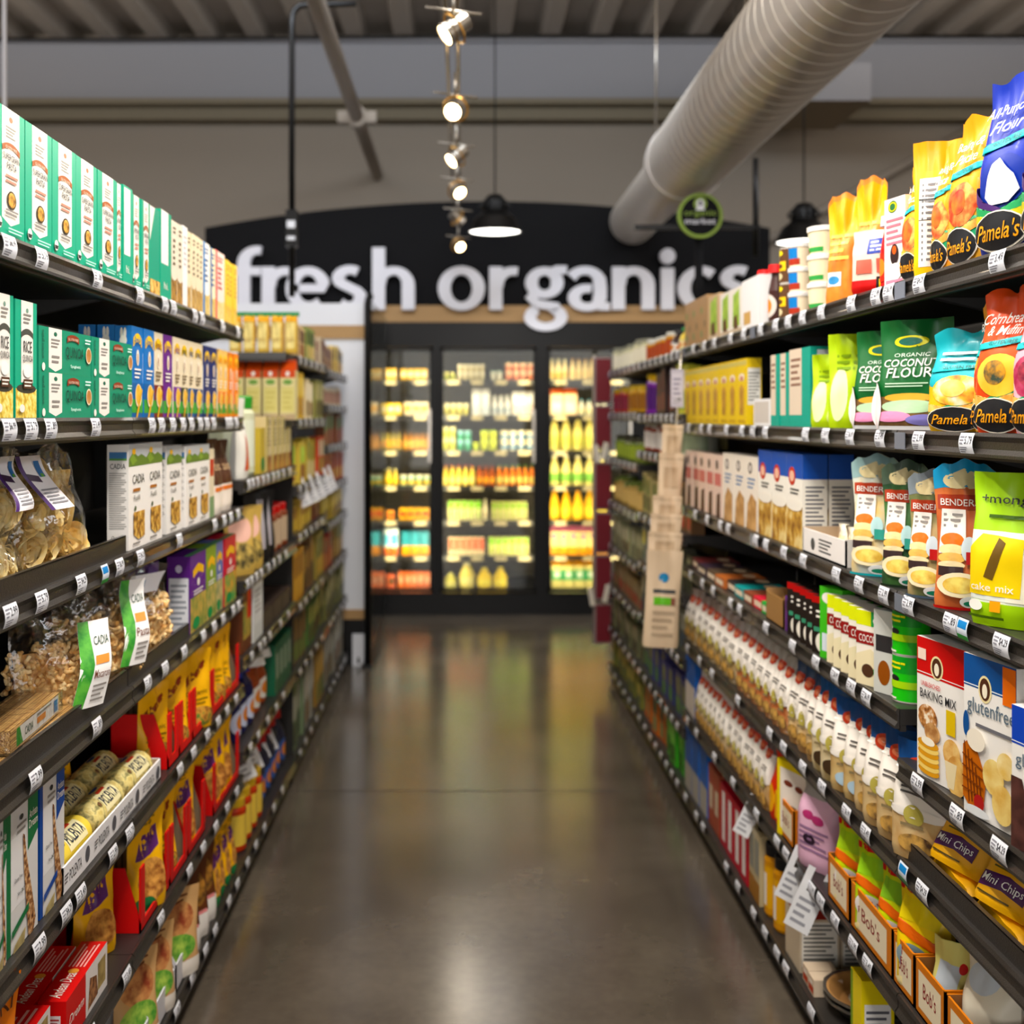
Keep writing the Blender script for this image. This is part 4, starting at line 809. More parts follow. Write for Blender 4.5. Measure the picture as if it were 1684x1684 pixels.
Lm(6, 399, 428, 3, k_bottle('#1a1a4a', '#223a9a', '#c8d0e8'), .21, 'sauce_bottle', 'dark bottle with blue cap', 'bottle', d=None)
Lm(6, 430, 452, 2, k_bottle('#9a4a2a', '#e8eaea', '#e6e2da', .8), .2, 'sauce_bottle', 'amber bottle with broad white cap', 'bottle', d=None)
Lm(6, 453, 478, 4, k_box('#14563a', [('r', .2, .3, .8, .8, '#8a9a8a')]), .19, 'tea_box', 'dark green box', 'tea box')
Lm(7, 400, 436, 4, k_jar('#b03a24', '#c9a53c', '#e0c05a'), .17, 'sauce_jar', 'red jar with yellow label', 'jar', d=None)
Lm(7, 438, 478, 5, k_bottle('#2a2a3a', '#b02a2a', '#3a5a9a'), .22, 'sauce_bottle', 'dark bottle with red cap', 'bottle', d=None)

# ---- end shelves facing the camera
def endrow(z, u0, u1, n, kind, h, name, desc, cat, where, d=.06, Y=4.56):
    w = (uvz(u1, 0, Y)[0] - uvz(u0, 0, Y)[0]) / n - .008; m, parts = kind(w, h, d); me = m.data(name); pm = [(a, b.data(a)) for a, b in parts]
    for i in range(n):
        x = uvz(u0 + (u1 - u0) * (i + .5) / n, 0, Y)[0]; o = bpy.data.objects.new(name, me); COL.objects.link(o); o.location = (x, Y + d / 2 + .02, z)
        for nm, p in pm: q = bpy.data.objects.new(nm, p); COL.objects.link(q); q.parent = o
        o['label'] = '%s, %s from left, %s' % (desc, ['first', 'second', 'third', 'fourth', 'fifth'][i], where); o['category'] = cat; o['group'] = '%s, %s' % (desc, where)
endrow(EZ[1] + .0145, 372, 488, 5, lambda w, h, d: (lambda r: (r[0], [('green_cap', (lambda c: (c.box(-.03, -.01, h * .985, .03, .01, h + .014, '#2a8a52'), c)[1])(M()))]))(k_pouch('#dcb95a', [('r', .12, .12, .88, .8, '#e8d690'), ('r', 0, .84, 1, .97, '#e3a52c'), ('l', .2, .3, .8, .4, 2, '#c8a860')], t1=.85, t2=1.1, n=8, N=12, T=14)(w, h, d)), .15, 'pasta_bag', 'yellow windowed bag with green closure', 'pasta bag', 'far end top shelf')
endrow(EZ[2] + .0145, 372, 486, 4, k_gable('#d9cf9a', '#c8502c', [('r', 0, .85, 1, 1, '#c8502c'), ('e', .5, .93, .13, .05, WH), ('e', .5, .76, .3, .05, '#6f9a4a'), ('r', .08, .16, .92, .66, '#d5cc84'), ('l', .2, .2, .8, .6, 4, '#c8bc70'), ('r', 0, 0, 1, .12, '#b8a484')]), .24, 'drink_carton', 'pale carton with orange red top and green badge', 'carton', 'far end second shelf', d=.07)

# ---- far left run, blurred
rf = random.Random(3)
def far(side, zs, y0, y1, spec, place):
    X = XL if side < 0 else XR
    for key, h, items in spec:
        Y = y0 + .01; tot = sum(i[1] * i[2] for i in items); sc = (y1 - y0 - .02) / tot
        for (kind, wd, n, name, desc, cat) in items:
            stock(side, zs[key] + .0175, X, Y, Y + wd * n * sc, n, kind, h * rf.uniform(.92, 1.05), name, desc, cat, '%s %s shelf' % (place, SN[key]), d=None if kind.__qualname__.split('.')[0] in ('k_jar', 'k_can', 'k_bottle', 'k_jug', 'k_tub') else .05, gap=.006); Y += wd * n * sc
bx = lambda c, a, b: k_box(c, [('r', .1, .5, .9, .9, a), ('r', .12, .08, .88, .45, b)])
far(-1, LB1, 4.79, 5.85, [
 (1, .15, [(bx('#cdb48a', '#5a3a2a', '#8a5a34'), .09, 4, 'tea_box', 'tan and brown box', 'tea box'), (bx('#7a8a4a', '#3a4a2a', '#c9b070'), .08, 3, 'tea_box', 'olive box', 'tea box'), (bx('#c9b9a0', '#7a3a3a', '#8a6a5a'), .08, 4, 'tea_box', 'beige and maroon box', 'tea box')]),
 (2, .2, [(bx('#d0aa3a', '#e8cf70', '#a87a3a'), .08, 3, 'cracker_box', 'golden box', 'cracker box'), (bx('#d9c9a2', '#efe4c8', '#7a5a34'), .09, 4, 'cracker_box', 'cream and brown box', 'cracker box'), (bx('#8a8a4a', '#c9c08a', '#5a4a2a'), .08, 3, 'cracker_box', 'olive and brown box', 'cracker box')]),
 (3, .2, [(bx('#c8b050', '#b0d050', '#8a4a2a'), .08, 4, 'cracker_box', 'lime and yellow box', 'cracker box'), (bx('#b8a040', '#8a8a3a', '#d8c890'), .08, 5, 'cracker_box', 'mustard box', 'cracker box'), (bx('#c04a30', '#d8d0b0', '#a08a40'), .09, 2, 'cracker_box', 'red and mustard box', 'cracker box')]),
 (4, .14, [(bx('#a88a3a', '#8a5a2a', '#c8a84a'), .08, 7, 'snack_box', 'brown and gold box', 'snack box'), (bx('#7a3a2a', '#a88a3a', '#5a2a20'), .08, 4, 'snack_box', 'maroon box', 'snack box')]),
 (5, .22, [(bx('#c08a2a', '#8a5a20', '#d8a84a'), .09, 3, 'snack_box', 'amber box', 'snack box'), (bx('#6a4a2a', '#a8803a', '#3a2a1a'), .08, 5, 'snack_box', 'dark brown box', 'snack box'), (bx('#8a7a3a', '#4a5a2a', '#c8a040'), .09, 3, 'snack_box', 'olive brown box', 'snack box')]),
 (6, .21, [(bx('#5a4a30', '#8a6a3a', '#6a8a3a'), .09, 5, 'snack_box', 'brown and green box', 'snack box'), (bx('#4a6a34', '#a8a050', '#5a3a20'), .09, 5, 'snack_box', 'moss green box', 'snack box')]),
 (7, .26, [(bx('#6a7a5a', '#a8a89a', '#3a4a3a'), .09, 4, 'snack_bag', 'grey green pack', 'pack'), (bx('#8a8a80', '#c8c4b8', '#7a5a3a'), .09, 4, 'snack_bag', 'grey white pack', 'pack'), (bx('#8a6a30', '#c8a050', '#4a6a3a'), .09, 3, 'snack_bag', 'ochre pack', 'pack')])], 'far left run')
far(-1, LB2, 5.85, 6.88, [
 (1, .15, [(bx('#c8a884', '#6a3a4a', '#8a5a44'), .09, 5, 'tea_box', 'plum and tan box', 'tea box'), (bx('#d8c07a', '#4a3a2a', '#c89a4a'), .09, 5, 'tea_box', 'yellow tan box', 'tea box')]),
 (2, .12, [(k_jar('#c9b79a', '#e8e4dc', '#b08a7a'), .08, 9, 'sauce_jar', 'pale jar with white lid', 'jar')]),
 (3, .17, [(bx('#7a4a30', '#3a6a3a', '#8a3a20'), .09, 8, 'snack_box', 'rust and green box', 'snack box')]),
 (4, .16, [(bx('#a84a2a', '#8a3a24', '#c8a04a'), .09, 8, 'snack_box', 'rust red box', 'snack box')]),
 (5, .14, [(bx('#a8903a', '#c8b05a', '#7a5a2a'), .09, 9, 'snack_box', 'mustard brown box', 'snack box')]),
 (6, .2, [(bx('#9a2a20', '#5a2a20', '#a86a3a'), .09, 4, 'snack_box', 'dark red box', 'snack box'), (bx('#8a6a30', '#5a6a3a', '#a88a4a'), .09, 5, 'snack_box', 'ochre green box', 'snack box')]),
 (65, .2, [(bx('#6a6a3a', '#a8a070', '#3a3a2a'), .09, 9, 'snack_box', 'olive grey box', 'snack box')]),
 (7, .26, [(bx('#7a7a70', '#b8b4a8', '#6a4a2a'), .09, 9, 'snack_bag', 'grey pack', 'pack')])], 'last left unit')
# ---- right top shelf
ORP = '#c8401a|#e87a3a|#f6c060|40'; ORP2 = '#b8281a|#f09a2a|20'
k_blue = k_pam('#1636a4', '#1f3596', '#1f3596', '#1f3596', 'All-Purpose', 'Flour', [('p', [(.42, .5), (.52, .53), (.78, .42), (.86, .33), (.7, .27), (.4, .27), (.3, .32), (.36, .42)], '#e8e8ee'), ('p', [(0, .42), (.25, .3), (.6, .24), (.6, .22), (.2, .26), (0, .36)], '#4a2a6a'), ('p', [(0, .3), (.3, .2), (.7, .2), (1, .3), (1, .22), (.5, .13), (0, .22)], '#2f9a5a'), ('p', [(.02, .24), (.5, .17), (.98, .24), (.98, .2), (.5, .13), (.02, .2)], '#c9c03a'), ('e', .52, .12, .44, .115, '#f3ead8'), ('e', .52, .12, .42, .107, '#17171b'), ('ti', "Pamela's", .18, .07, .88, .17, '#f0a22a')])
k_cake = k_pam('#f5a63c', '#f2b04a', ORP, ORP2, 'Baking &', 'Pancake')
k_corn = k_pam('#e85a1c', '#e2502a', '#f2b41e|#f6d048|20', '#3a4a3a|#e8a01a|60', 'Cornbread', '& Muffin')
k_teal = k_pam('#18a9b4', '#f0b838', '#c85a2a|#f6c83a|#f4ecd0|25', '#f2c83a|#f8e8a0|20', None, None)
k_pink = k_pam('#f0a8b4', '#efb8c4', '#a81f4a|#d85a7a|40', '#7a1f3a|#d84a5a|60', None, None)
Rr(1, 1770, 1677, 1, k_blue, .285, 'flour_bag', 'blue flour bag cut by the right photo edge', 'flour bag', d=.08, yaw=6)
Rr(1, 1674, 1606, 1, k_blue, .295, 'flour_bag', 'whole tall blue flour bag with white swirl', 'flour bag', d=.08, yaw=10)
Rr(1, 1600, 1556, 1, k_cake, .265, 'pancake_mix_bag', 'tallest orange pancake mix bag beside the blue flour', 'baking mix bag', d=.07, yaw=10)
Rr(1, 1554, 1530, 1, k_cake, .235, 'pancake_mix_bag', 'orange pancake mix bag between the tallest and the yellow back', 'baking mix bag', d=.06, yaw=12)
Rr(1, 1530, 1507, 1, k_pouch('#f3c843', NUTR(.15, .06, .85, .72) + [('r', .15, .4, .85, .405, INK), ('r', .15, .55, .85, .56, INK)], bands=[(.76, 1, '#f4a63a')], t1=.5, t2=.96, n=4), .25, 'pancake_mix_bag', 'pancake mix bag turned to its pale yellow nutrition side', 'baking mix bag', d=.06, yaw=62, wf=.09)
Rr(1, 1505, 1480, 1, k_cake, .225, 'pancake_mix_bag', 'orange pancake mix bag farthest from the blue flour', 'baking mix bag', d=.06, yaw=10)
Rr(1, 1480, 1457, 1, k_box('#efe6e2', [('e', .4, .9, .22, .07, '#3a6a2a'), ('e', .4, .9, .2, .055, '#d8d03a'), ('e', .4, .9, .13, .04, '#2a6a3a'), ('l', .1, .45, .9, .78, 5, '#d87a8a'), ('e', .5, .35, .2, .12, '#2a1a1a'), ('e', .5, .4, .1, .05, '#e0602a'), ('e', .55, .15, .3, .1, '#f4f2ee'), ('r', .1, .0, .9, .06, '#e08aa0')], [('r', .1, .1, .9, .9, '#e9e2dc')]), .172, 'mix_box', 'cream box with green badge and red print', 'mix box', d=.05, yaw=12)
Rr(1, 1452, 1437, 1, k_bottle('#c81f22', '#e8e2e0', '#e03a2a', .6), .15, 'squeeze_tube', 'red tube with pale cap', 'bottle', d=None)
Rr(1, 1436, 1412, 1, k_pouch('#e8cfc0', [('r', .35, .6, .95, .85, '#2a3f96'), ('l', .4, .63, .9, .82, 3, WH), ('r', .15, .3, .45, .52, '#c86a5a'), ('r', .55, .3, .85, .52, '#c86a5a'), ('r', 0, 0, 1, .2, '#c01f22'), ('r', .55, .03, .98, .24, '#1a1a1a'), ('r', .6, .06, .72, .2, '#e8c82a')], t1=.6, t2=1.02, n=4), .135, 'sugar_bag', 'pale sugar bag with blue label and red foot', 'sugar bag', d=.06, yaw=45, wf=.12)
ORG = '#f0761a|#f8a03a|14'
k_org = k_pouch(ORG, [('r', .1, .16, .6, .3, '#d8e4ea'), ('e', .35, .22, .2, .04, '#3f8ac0'), ('l', .1, .4, .9, .7, 4, '#f8d06a')], t1=.25, t2=.85, wr=.006, bands=[(.66, .95, '#f8b020')], bend=.01, waist=.22, arch=.02)
Rr(1, 1412, 1385, 1, k_org, .258, 'sweetener_pouch', 'tall orange pouch with forward-leaning top', 'pouch', d=.045, setback=.03, yaw=42, wf=.075)
Rr(1, 1385, 1358, 1, k_org, .24, 'sweetener_pouch', 'orange pouch beside the white tubs', 'pouch', d=.045, yaw=42, wf=.085)
Rr(1, 1440, 1428, 1, k_org, .19, 'sweetener_pouch', 'small orange pouch tip behind the red tube', 'pouch', d=.03, setback=.08, yaw=42)
def Rc(sh, u, w, h, kind, name, desc, cat, zs=Rz, stack=1, side=1, setback=.01, where=None, **kw):
    X = XR if side > 0 else -XL; Yc_ = F_PX * (X + setback + w / 2) / abs(u - VPU)
    stock(side, zs[sh] + .0175, X * side, Yc_ - w / 2, Yc_ + w / 2, 1, kind, h, name, desc, cat, where or '%s %s shelf' % ('right' if side > 0 else 'left', SN[sh]), stack=stack, d=None, wf=w, gap=0, jit=0, setback=setback, **kw)
Rc(1, 1357, .09, .069, k_tub('#efe2bd', '#eeeae4', [('r', .2, .15, .3, .75, '#2f8a3a'), ('r', .3, .08, .8, .25, '#3a9a4a'), ('r', .25, .08, .5, .18, '#b83a2a')]), 'coconut_oil_tub', 'wide white-lidded tub with green print', 'tub', stack=3)
Rc(1, 1318, .072, .064, k_tub('#ead9bd', '#e6e2de', [('r', .4, .35, .75, .78, '#2a7ac0'), ('r', .3, .1, .8, .35, '#a83a2a')]), 'coconut_oil_tub', 'narrow white-lidded tub with blue label', 'tub', stack=3)
Rc(1, 1299, .055, .095, k_can('#5a3a22', [('e', .45, .85, .2, .08, '#f0d81e'), ('r', .35, .36, .75, .62, '#f2c01e'), ('e', .55, .49, .1, .07, '#5a3a22'), ('e', .4, .2, .25, .12, '#d8c8a0')]), 'cocoa_canister', 'brown canister with yellow lettering', 'canister', stack=2)
for u, d_ in ((1277, 'red-capped brown squeeze bottle beside the canisters'), (1258, 'red-capped brown squeeze bottle beside the white box')):
    Rc(1, u, .062, .165, k_bottle('#3a1a14', '#d8202a', '#d8ccc4', .62), 'syrup_bottle', d_, 'bottle')
grn = [('r', 0, 0, 1, .1, '#c8b498'), ('p', [(.2, .15), (.85, .15), (.8, .95), (.25, .85)], '#8ab02a|#b0d040|25'), ('p', [(.3, .1), (.7, .1), (.6, .4), (.3, .35)], '#5a3a1a')]
Rr(1, 1249, 1220, 1, k_box('#eceaea', [('r', .1, .1, .5, .35, '#c8a060')], [('r', .05, .05, .95, .95, '#f1eeee')]), .148, 'mix_box', 'plain white box beside the syrup bottles', 'mix box', d=.06)
Rr(1, 1219, 1184, 2, k_box('#e9e2d8', grn, [('r', .1, .05, .9, .95, '#f1eeee')]), .14, 'mix_box', 'white box with lime green picture', 'mix box', d=.06)
Rr(1, 1183, 1165, 1, k_box('#c8ac88', grn), .15, 'mix_box', 'kraft box with lime green picture', 'mix box', d=.06)
Rr(1, 1163, 1126, 3, k_box('#a8865e', [('e', .3, .7, .1, .08, '#6f8a4a'), ('e', .7, .4, .1, .08, '#7a6a4a'), ('e', .3, .2, .1, .08, '#6a8a5a')]), .165, 'kraft_box', 'brown kraft box with faint dots', 'kraft box', d=.06)
# ---- right second shelf
Rr(2, 1705, 1660, 1, k_pink, .225, 'brownie_mix_bag', 'pink mix bag at the right photo edge', 'baking mix bag', d=.08, yaw=12)
Rr(2, 1655, 1608, 1, k_corn, .232, 'cornbread_mix_bag', 'red orange cornbread and muffin mix bag', 'baking mix bag', d=.08, yaw=20, wf=.12)
Rr(2, 1606, 1576, 1, k_cake, .225, 'pancake_mix_bag', 'orange pancake mix bag tucked beside the cornbread mix', 'baking mix bag', d=.07, yaw=20, setback=.03)
Rr(2, 1575, 1532, 1, k_teal, .185, 'bread_mix_bag', 'teal footed bread mix bag slumped beside the gap', 'baking mix bag', d=.09, yaw=34, wf=.13)
Rr(2, 1538, 1500, 1, k_box('#1e5a60', [('r', .1, .5, .9, .9, '#5a8a90')], [('r', .1, .1, .9, .9, '#4a7a88')]), .16, 'pasta_box', 'dark teal box standing back in the gap', 'pasta box', d=.05, setback=.16)
MAC = [('e', .45, .8, .23, .055, '#e0d82a'), ('e', .45, .8, .16, .038, '#2a6a5a'), ('t', 'ORGANIC', .25, .66, .75, .695, '#cfe0cf'), ('t', 'COCONUT', .12, .57, .9, .64, WH), ('t', 'FLOUR', .2, .47, .85, .56, WH), ('l', .2, .38, .8, .43, 2, '#bcd8bc'),
       ('r', .0, .02, 1, .3, '#6a4a2a|#8a6a3a|30'), ('e', .55, .29, .35, .04, '#e8b050'), ('e', .55, .21, .4, .06, '#bcdcb4'), ('e', .3, .12, .28, .05, '#ee9ac0'), ('e', .75, .09, .24, .05, '#8a84c8'), ('r', .05, .0, .95, .035, '#e4e4e4'), ('e', .02, .22, .13, .22, '#efe6e4')]
Rr(2, 1506, 1455, 1, k_pouch('#0e5a26', MAC, t1=.35, t2=.93, n=3, wr=.004), .222, 'coconut_flour_bag', 'dark green coconut flour bag, whole front showing', 'flour bag', d=.07, yaw=38, wf=.16)
Rr(2, 1450, 1412, 1, k_pouch('#0e5a26', MAC, t1=.35, t2=.93, n=3, wr=.004), .21, 'coconut_flour_bag', 'dark green coconut flour bag partly covered by its neighbour', 'flour bag', d=.07, yaw=38, wf=.15)
LIME = [('e', .3, .35, .2, .28, '#dfe2b0'), ('e', .75, .15, .2, .14, '#d4dc8a'), ('l', .2, .6, .8, .8, 3, '#7a9a1a')]
Rr(2, 1400, 1365, 1, k_pouch('#aecb1e', LIME, t1=.2, t2=.9, wr=.005), .218, 'lime_pouch', 'tall lime green pouch beside coconut flour', 'pouch', d=.05, yaw=45, wf=.11)
Rr(2, 1365, 1337, 1, k_pouch('#aecb1e', LIME, t1=.2, t2=.9, wr=.005), .18, 'lime_pouch', 'shorter lime green pouch beside teal boxes', 'pouch', d=.05, yaw=38, wf=.11)
tq = [('r', .0, .15, .6, 1, '#d9c8b4'), ('l', .08, .5, .55, .9, 5, '#8a6a5a')]; tqs = [('r', .2, .3, .85, .96, '#e4e8ea'), ('l', .25, .35, .8, .9, 9, '#8a9a9a')]
Rr(2, 1334, 1299, 1, k_box('#0a9a86', tq, tqs), .197, 'pasta_box', 'teal box showing white nutrition side, beside lime pouches', 'pasta box', d=.085)
Rr(2, 1297, 1268, 2, k_box('#0a9a86', tq, tqs), .193, 'pasta_box', 'teal box with cream left half', 'pasta box', d=.05)
Rr(2, 1268, 1240, 1, k_box('#e8e6e6', [('r', .05, .1, .9, .9, '#c8c0b8')]), .075, 'small_carton', 'low white carton beside yellow boxes', 'carton', d=.06)
yl = k_box('#e3c22f', [('r', .0, .9, 1, .97, '#c8b868'), ('e', .5, .72, .3, .06, '#e8d8c0'), ('e', .5, .7, .12, .04, '#b85a3a'), ('p', [(.3, .15), (.7, .15), (.75, .55), (.5, .62), (.25, .55)], '#a8781e|#d8a03a|30'), ('l', .15, .02, .85, .1, 1, '#c8a020')], [('r', .08, .3, .92, .85, '#e4e2dc'), ('l', .12, .35, .88, .8, 9, '#7a7a72')])
Rr(2, 1229, 1126, 8, yl, .2, 'baking_mix_box', 'yellow baking box with brown picture', 'mix box', d=.045, jit=.002)
# ---- right third shelf
def mong(c, c2, word): return k_pouch(c, [('r', .0, .17, 1, .62, '#e0e4dc'), ('r', .5, .17, .95, .48, '#f0ead8'), ('p', [(.04, .2), (.66, .2), (.72, .58), (.2, .6), (.04, .5)], c2), ('p', [(.25, .32), (.35, .3), (.5, .55), (.4, .58)], '#6a5020'), ('t', 'cookie mix' if word else 'cake mix', .08, .23, .6, .28, WH), ('t', '+mongfre', .12, .78, .9, .86, INK), ('l', .25, .69, .85, .74, 1, '#3a5a10'), ('e', .15, .13, .1, .035, WH), ('r', .34, .1, .46, .17, '#e8a02a'), ('l', .05, .04, .5, .08, 1, '#4a6a10')], t1=.45, t2=.97, n=3.5, wr=.004, bands=[(.0, .17, c), (.17, .62, '#dfe6d2')])
Rr(3, 1760, 1690, 1, mong('#b4d82a', '#9a2aa8', 1), .24, 'cake_mix_bag', 'lime and purple mix bag at the right photo edge', 'baking mix bag', d=.07, yaw=20)
Rr(3, 1674, 1606, 1, mong('#9fcb2c', '#f0d020', 0), .248, 'cake_mix_bag', 'lime green cake mix bag with yellow label', 'baking mix bag', d=.07, yaw=38, wf=.15)
def birch(sky, body, foot, w2='#d8e4ea'): return k_pouch(body, [('r', 0, .86, 1, 1, sky), ('e', .5, .9, .35, .05, '#e9d8a8'), ('r', .05, .72, .8, .82, '#a8402c'), ('t', 'BENDERS', .1, .745, .75, .795, WH), ('p', [(.08, .4), (.6, .4), (.55, .72), (.12, .72)], '#efe8e0'), ('l', .15, .58, .5, .7, 3, GREY), ('e', .33, .5, .22, .05, '#d8701e'), ('e', .33, .43, .24, .04, '#f0d8a0'), ('e', .33, .37, .25, .04, '#e8b868'), ('e', .33, .32, .25, .03, '#f0dcb0'),
          ('r', .1, .24, .55, .31, '#3a2a2a'), ('e', .65, .44, .14, .09, w2), ('r', .6, .33, .95, .42, '#b82a2a' if w2 == '#d8e4ea' else '#3f9a8a'), ('e', .5, .18, .42, .09, '#f1e2bd'), ('e', .5, .18, .3, .06, '#d8a02a|#f0d86a|40'), ('e', .7, .06, .2, .045, '#f4f4f2'), ('e', .7, .05, .14, .02, '#2a8a6a'), ('r', 0, .0, 1, .02, foot)], t1=.25, t2=.9, wr=.005, waist=.14, arch=.018)
Rr(3, 1583, 1540, 1, birch('#3a9ac8', '#d8743a|#c05a2a|14', '#a82020'), .245, 'pancake_mix_pouch', 'pancake pouch with sky blue top and orange sides', 'baking mix pouch', d=.05, yaw=52, wf=.105)
Rr(3, 1530, 1500, 1, birch('#8a949a', '#c8a874|#4a6a3a|12', '#4a5a6a'), .225, 'pancake_mix_pouch', 'pancake pouch with round badge behind the sky blue one', 'baking mix pouch', d=.045, yaw=38, wf=.1)
Rr(3, 1487, 1452, 1, birch('#4a5a4a', '#24452a|#4a7a3a|14', '#1a2a1a', '#bfe0e0'), .235, 'pancake_mix_pouch', 'dark green pancake pouch with berries', 'baking mix pouch', d=.05, yaw=45, wf=.1)
Rr(3, 1440, 1404, 1, birch('#9ab8b8', '#e8c470|#c8dce0|10', '#1aa0a8', '#bfe0e0'), .235, 'pancake_mix_pouch', 'pale gold pancake pouch with teal foot', 'baking mix pouch', d=.05, yaw=45, wf=.115)
Rr(3, 1412, 1380, 1, k_pouch('#1a5a38', [('e', .5, .5, .4, .2, '#3a8a3a')], t1=.2), .17, 'seed_pouch', 'dark green pouch behind the white tray', 'pouch', d=.05, setback=.09, yaw=20)
def open_carton(w, h, d, outer, inner, art=(), lip=.35, slope=True, strip=.0):
    m = M(); t = .004; a, b = w / 2, d / 2; hl = h * lip
    m.box(-a, -b, 0, a, b, t, outer, [outer] * 4 + [inner, outer]); m.box(-a, b - t, 0, a, b, h, outer, [inner, outer, outer, outer, outer, outer])
    m.box(-a, -b, 0, a, -b + t, hl, outer, [outer, outer, inner, outer, outer, outer])
    for s in (-1, 1):
        x0, x1 = (s * a, s * (a - t)); P = [(-b, t), (b, t), (b, h), (-b + d * .25 if slope else -b, h), (-b, hl if slope else h)]
        m.poly([(x0, y, z) for y, z in P], outer); m.poly([(x1, y, z) for y, z in P], inner)
        for (ya, za), (yb, zb_) in zip(P[1:], P[2:] + P[:1]): m.poly([(x0, ya, za), (x1, ya, za), (x1, yb, zb_), (x0, yb, zb_)], outer)
        if inner == 'corrugated':
            for k in range(7): yy = -b + d * (.28 + .1 * k); m.poly([(x1 - s * .0004, yy, t), (x1 - s * .0004, yy + .003, t), (x1 - s * .0004, yy + .003, h), (x1 - s * .0004, yy, h)], '#4a3a2a')
        if strip: m.box(min(s * a, s * (a - strip)), -b - .001, hl, max(s * a, s * (a - strip)), -b + t, h, outer, [outer, outer, inner, outer, outer, outer])
    if art: m.art(wall_fn((-a, -b, 0), (w, 0, 0), (0, 0, hl), (0, -1, 0)), art)
    return m
def crate(side, z, u0, u1, h, d, outer, inner, desc, where, art=(), lip=.35, setback=.006, strip=0., slope=True, name='display_carton'):
    X = XL if side < 0 else XR; Y0, Y1 = PY(side, u0), PY(side, u1); w = Y1 - Y0 - .004
    return put(name, open_carton(w, h, d, outer, inner, art, lip, slope, strip), loc=(X + (setback + d / 2) * (-1 if side < 0 else 1), (Y0 + Y1) / 2, z + .0178), rz=R(90) if side < 0 else R(-90), label='%s, %s' % (desc, where), cat='carton')
crate(1, Rz[3], 1394, 1323, .062, .09, '#efeae6', '#c9b49a', 'white open carton with grey print', 'right third shelf', [('e', .25, .45, .05, .25, '#4a4a4a'), ('l', .4, .2, .7, .8, 4, '#5a5a5a')], lip=.95, slope=False)
Rr(3, 1384, 1356, 2, k_pouch('#efe6d0', [('r', .1, .3, .9, .7, '#d8c8a0')], t1=.3), .085, 'bar_pouch', 'cream packet standing in the white carton', 'pouch', d=.03, setback=.03)
KA = lambda pic, rd='#c03a28': [('r', 0, .74, 1, 1, '#1450a8'), ('r', 0, 0, 1, .45, pic), ('e', .35, .76, .22, .1, rd), ('e', .35, .76, .15, .06, '#e8b8a0'), ('l', .25, .56, .8, .64, 2, '#3a3a3a'), ('e', .5, .45, .5, .06, '#efe9dd')]
KS = [('r', .0, .74, 1, 1, '#1450a8'), ('l', .12, .2, .88, .68, 11, '#6a6a70')]
Rr(3, 1321, 1248, 3, k_box('#f0ebe0', KA('#8a5a1a|#c99a3a|#e8cf8a|24'), KS, [('r', 0, 0, 1, 1, '#1450a8')]), .238, 'pancake_mix_box', 'white blue-topped box with red badge', 'mix box', d=.062, rows=2, jit=.001)
Rr(3, 1246, 1188, 3, k_box('#eee4d6', [('e', .4, .84, .16, .08, '#3a2c26'), ('e', .4, .84, .1, .05, '#d8d0c8'), ('l', .2, .55, .8, .72, 3, '#6a8ab0'), ('p', [(.1, 0), (.9, 0), (.9, .4), (.5, .5), (.2, .35)], '#a8783a|#d8a86a|30')], [('r', .1, .05, .9, .95, '#f4f0ee')]), .215, 'mix_box', 'cream mix box with dark round mark', 'mix box', d=.05)
Rr(3, 1187, 1128, 5, k_box('#e2c8b8', [('e', .4, .84, .16, .08, '#3a2c26'), ('r', .1, .5, .9, .7, '#c8706a'), ('p', [(.3, 0), (.8, 0), (.8, .4), (.4, .35)], '#4a2a1a')], [('r', .1, .05, .9, .95, '#f4f0ee')]), .205, 'mix_box', 'dusty pink mix box with dark picture', 'mix box', d=.05)
# ---- right fourth shelf
GC = [('r', 0, .62, 1, .98, '#1f9a2a'), ('e', .35, .52, .16, .1, '#f0f0ea'), ('e', .55, .5, .1, .07, '#1a1a1a'), ('r', 0, .3, 1, .45, '#a8d82a'), ('l', .15, .68, .75, .88, 2, '#e8e020'), ('r', .1, .06, .6, .1, WH)]
Rc(4, 1499, .074, .092, k_can('#2fc22a', GC), 'milk_can', 'bright green milk can', 'can', stack=2, setback=.012)
Rr(4, 1457, 1440, 1, k_box('#c9cac4', [('r', .1, .5, .9, .7, INK), ('e', .5, .25, .3, .15, '#8a4a1a')]), .168, 'coconut_package', 'silver white package beside the green cans', 'package', d=.04, yaw=25)
CO = [('r', 0, .8, .5, 1, '#d8e02a'), ('r', .5, .8, 1, 1, '#2f9a4a'), ('e', .75, .88, .18, .06, WH), ('r', 0, .55, 1, .72, '#8a2020'), ('t', 'COCONUT', .1, .58, .9, .68, WH), ('p', [(0, 0), (1, 0), (1, .35), (.5, .5), (0, .4)], '#e8dcb8'), ('p', [(.5, .18), (1, .1), (1, .5)], '#2f9a3a'), ('e', .4, .2, .2, .09, '#4a3020')]
Rr(4, 1438, 1372, 5, k_box('#efe8dc', CO, [('r', 0, .2, 1, 1, '#49b03a')]), .155, 'coconut_package', 'cream coconut package with green and yellow top', 'package', d=.035, yaw=24, wf=.085)
Rr(4, 1371, 1360, 1, k_box('#46b32e', [('r', .1, .1, .6, .35, '#d8e0ea'), ('e', .4, .85, .3, .08, WH)]), .165, 'coconut_package', 'plain bright green package', 'package', d=.035, yaw=20, wf=.08)
Rr(4, 1358, 1303, 5, k_box('#1c1512', [('r', 0, .88, 1, 1, '#a81f1a'), ('l', .2, .6, .8, .78, 2, WH), ('e', .5, .2, .32, .18, '#efe9dc'), ('r', .1, .38, .9, .46, '#3f8a6a')]), .135, 'chocolate_package', 'black chocolate package with white disc', 'package', d=.03, yaw=24, wf=.075)
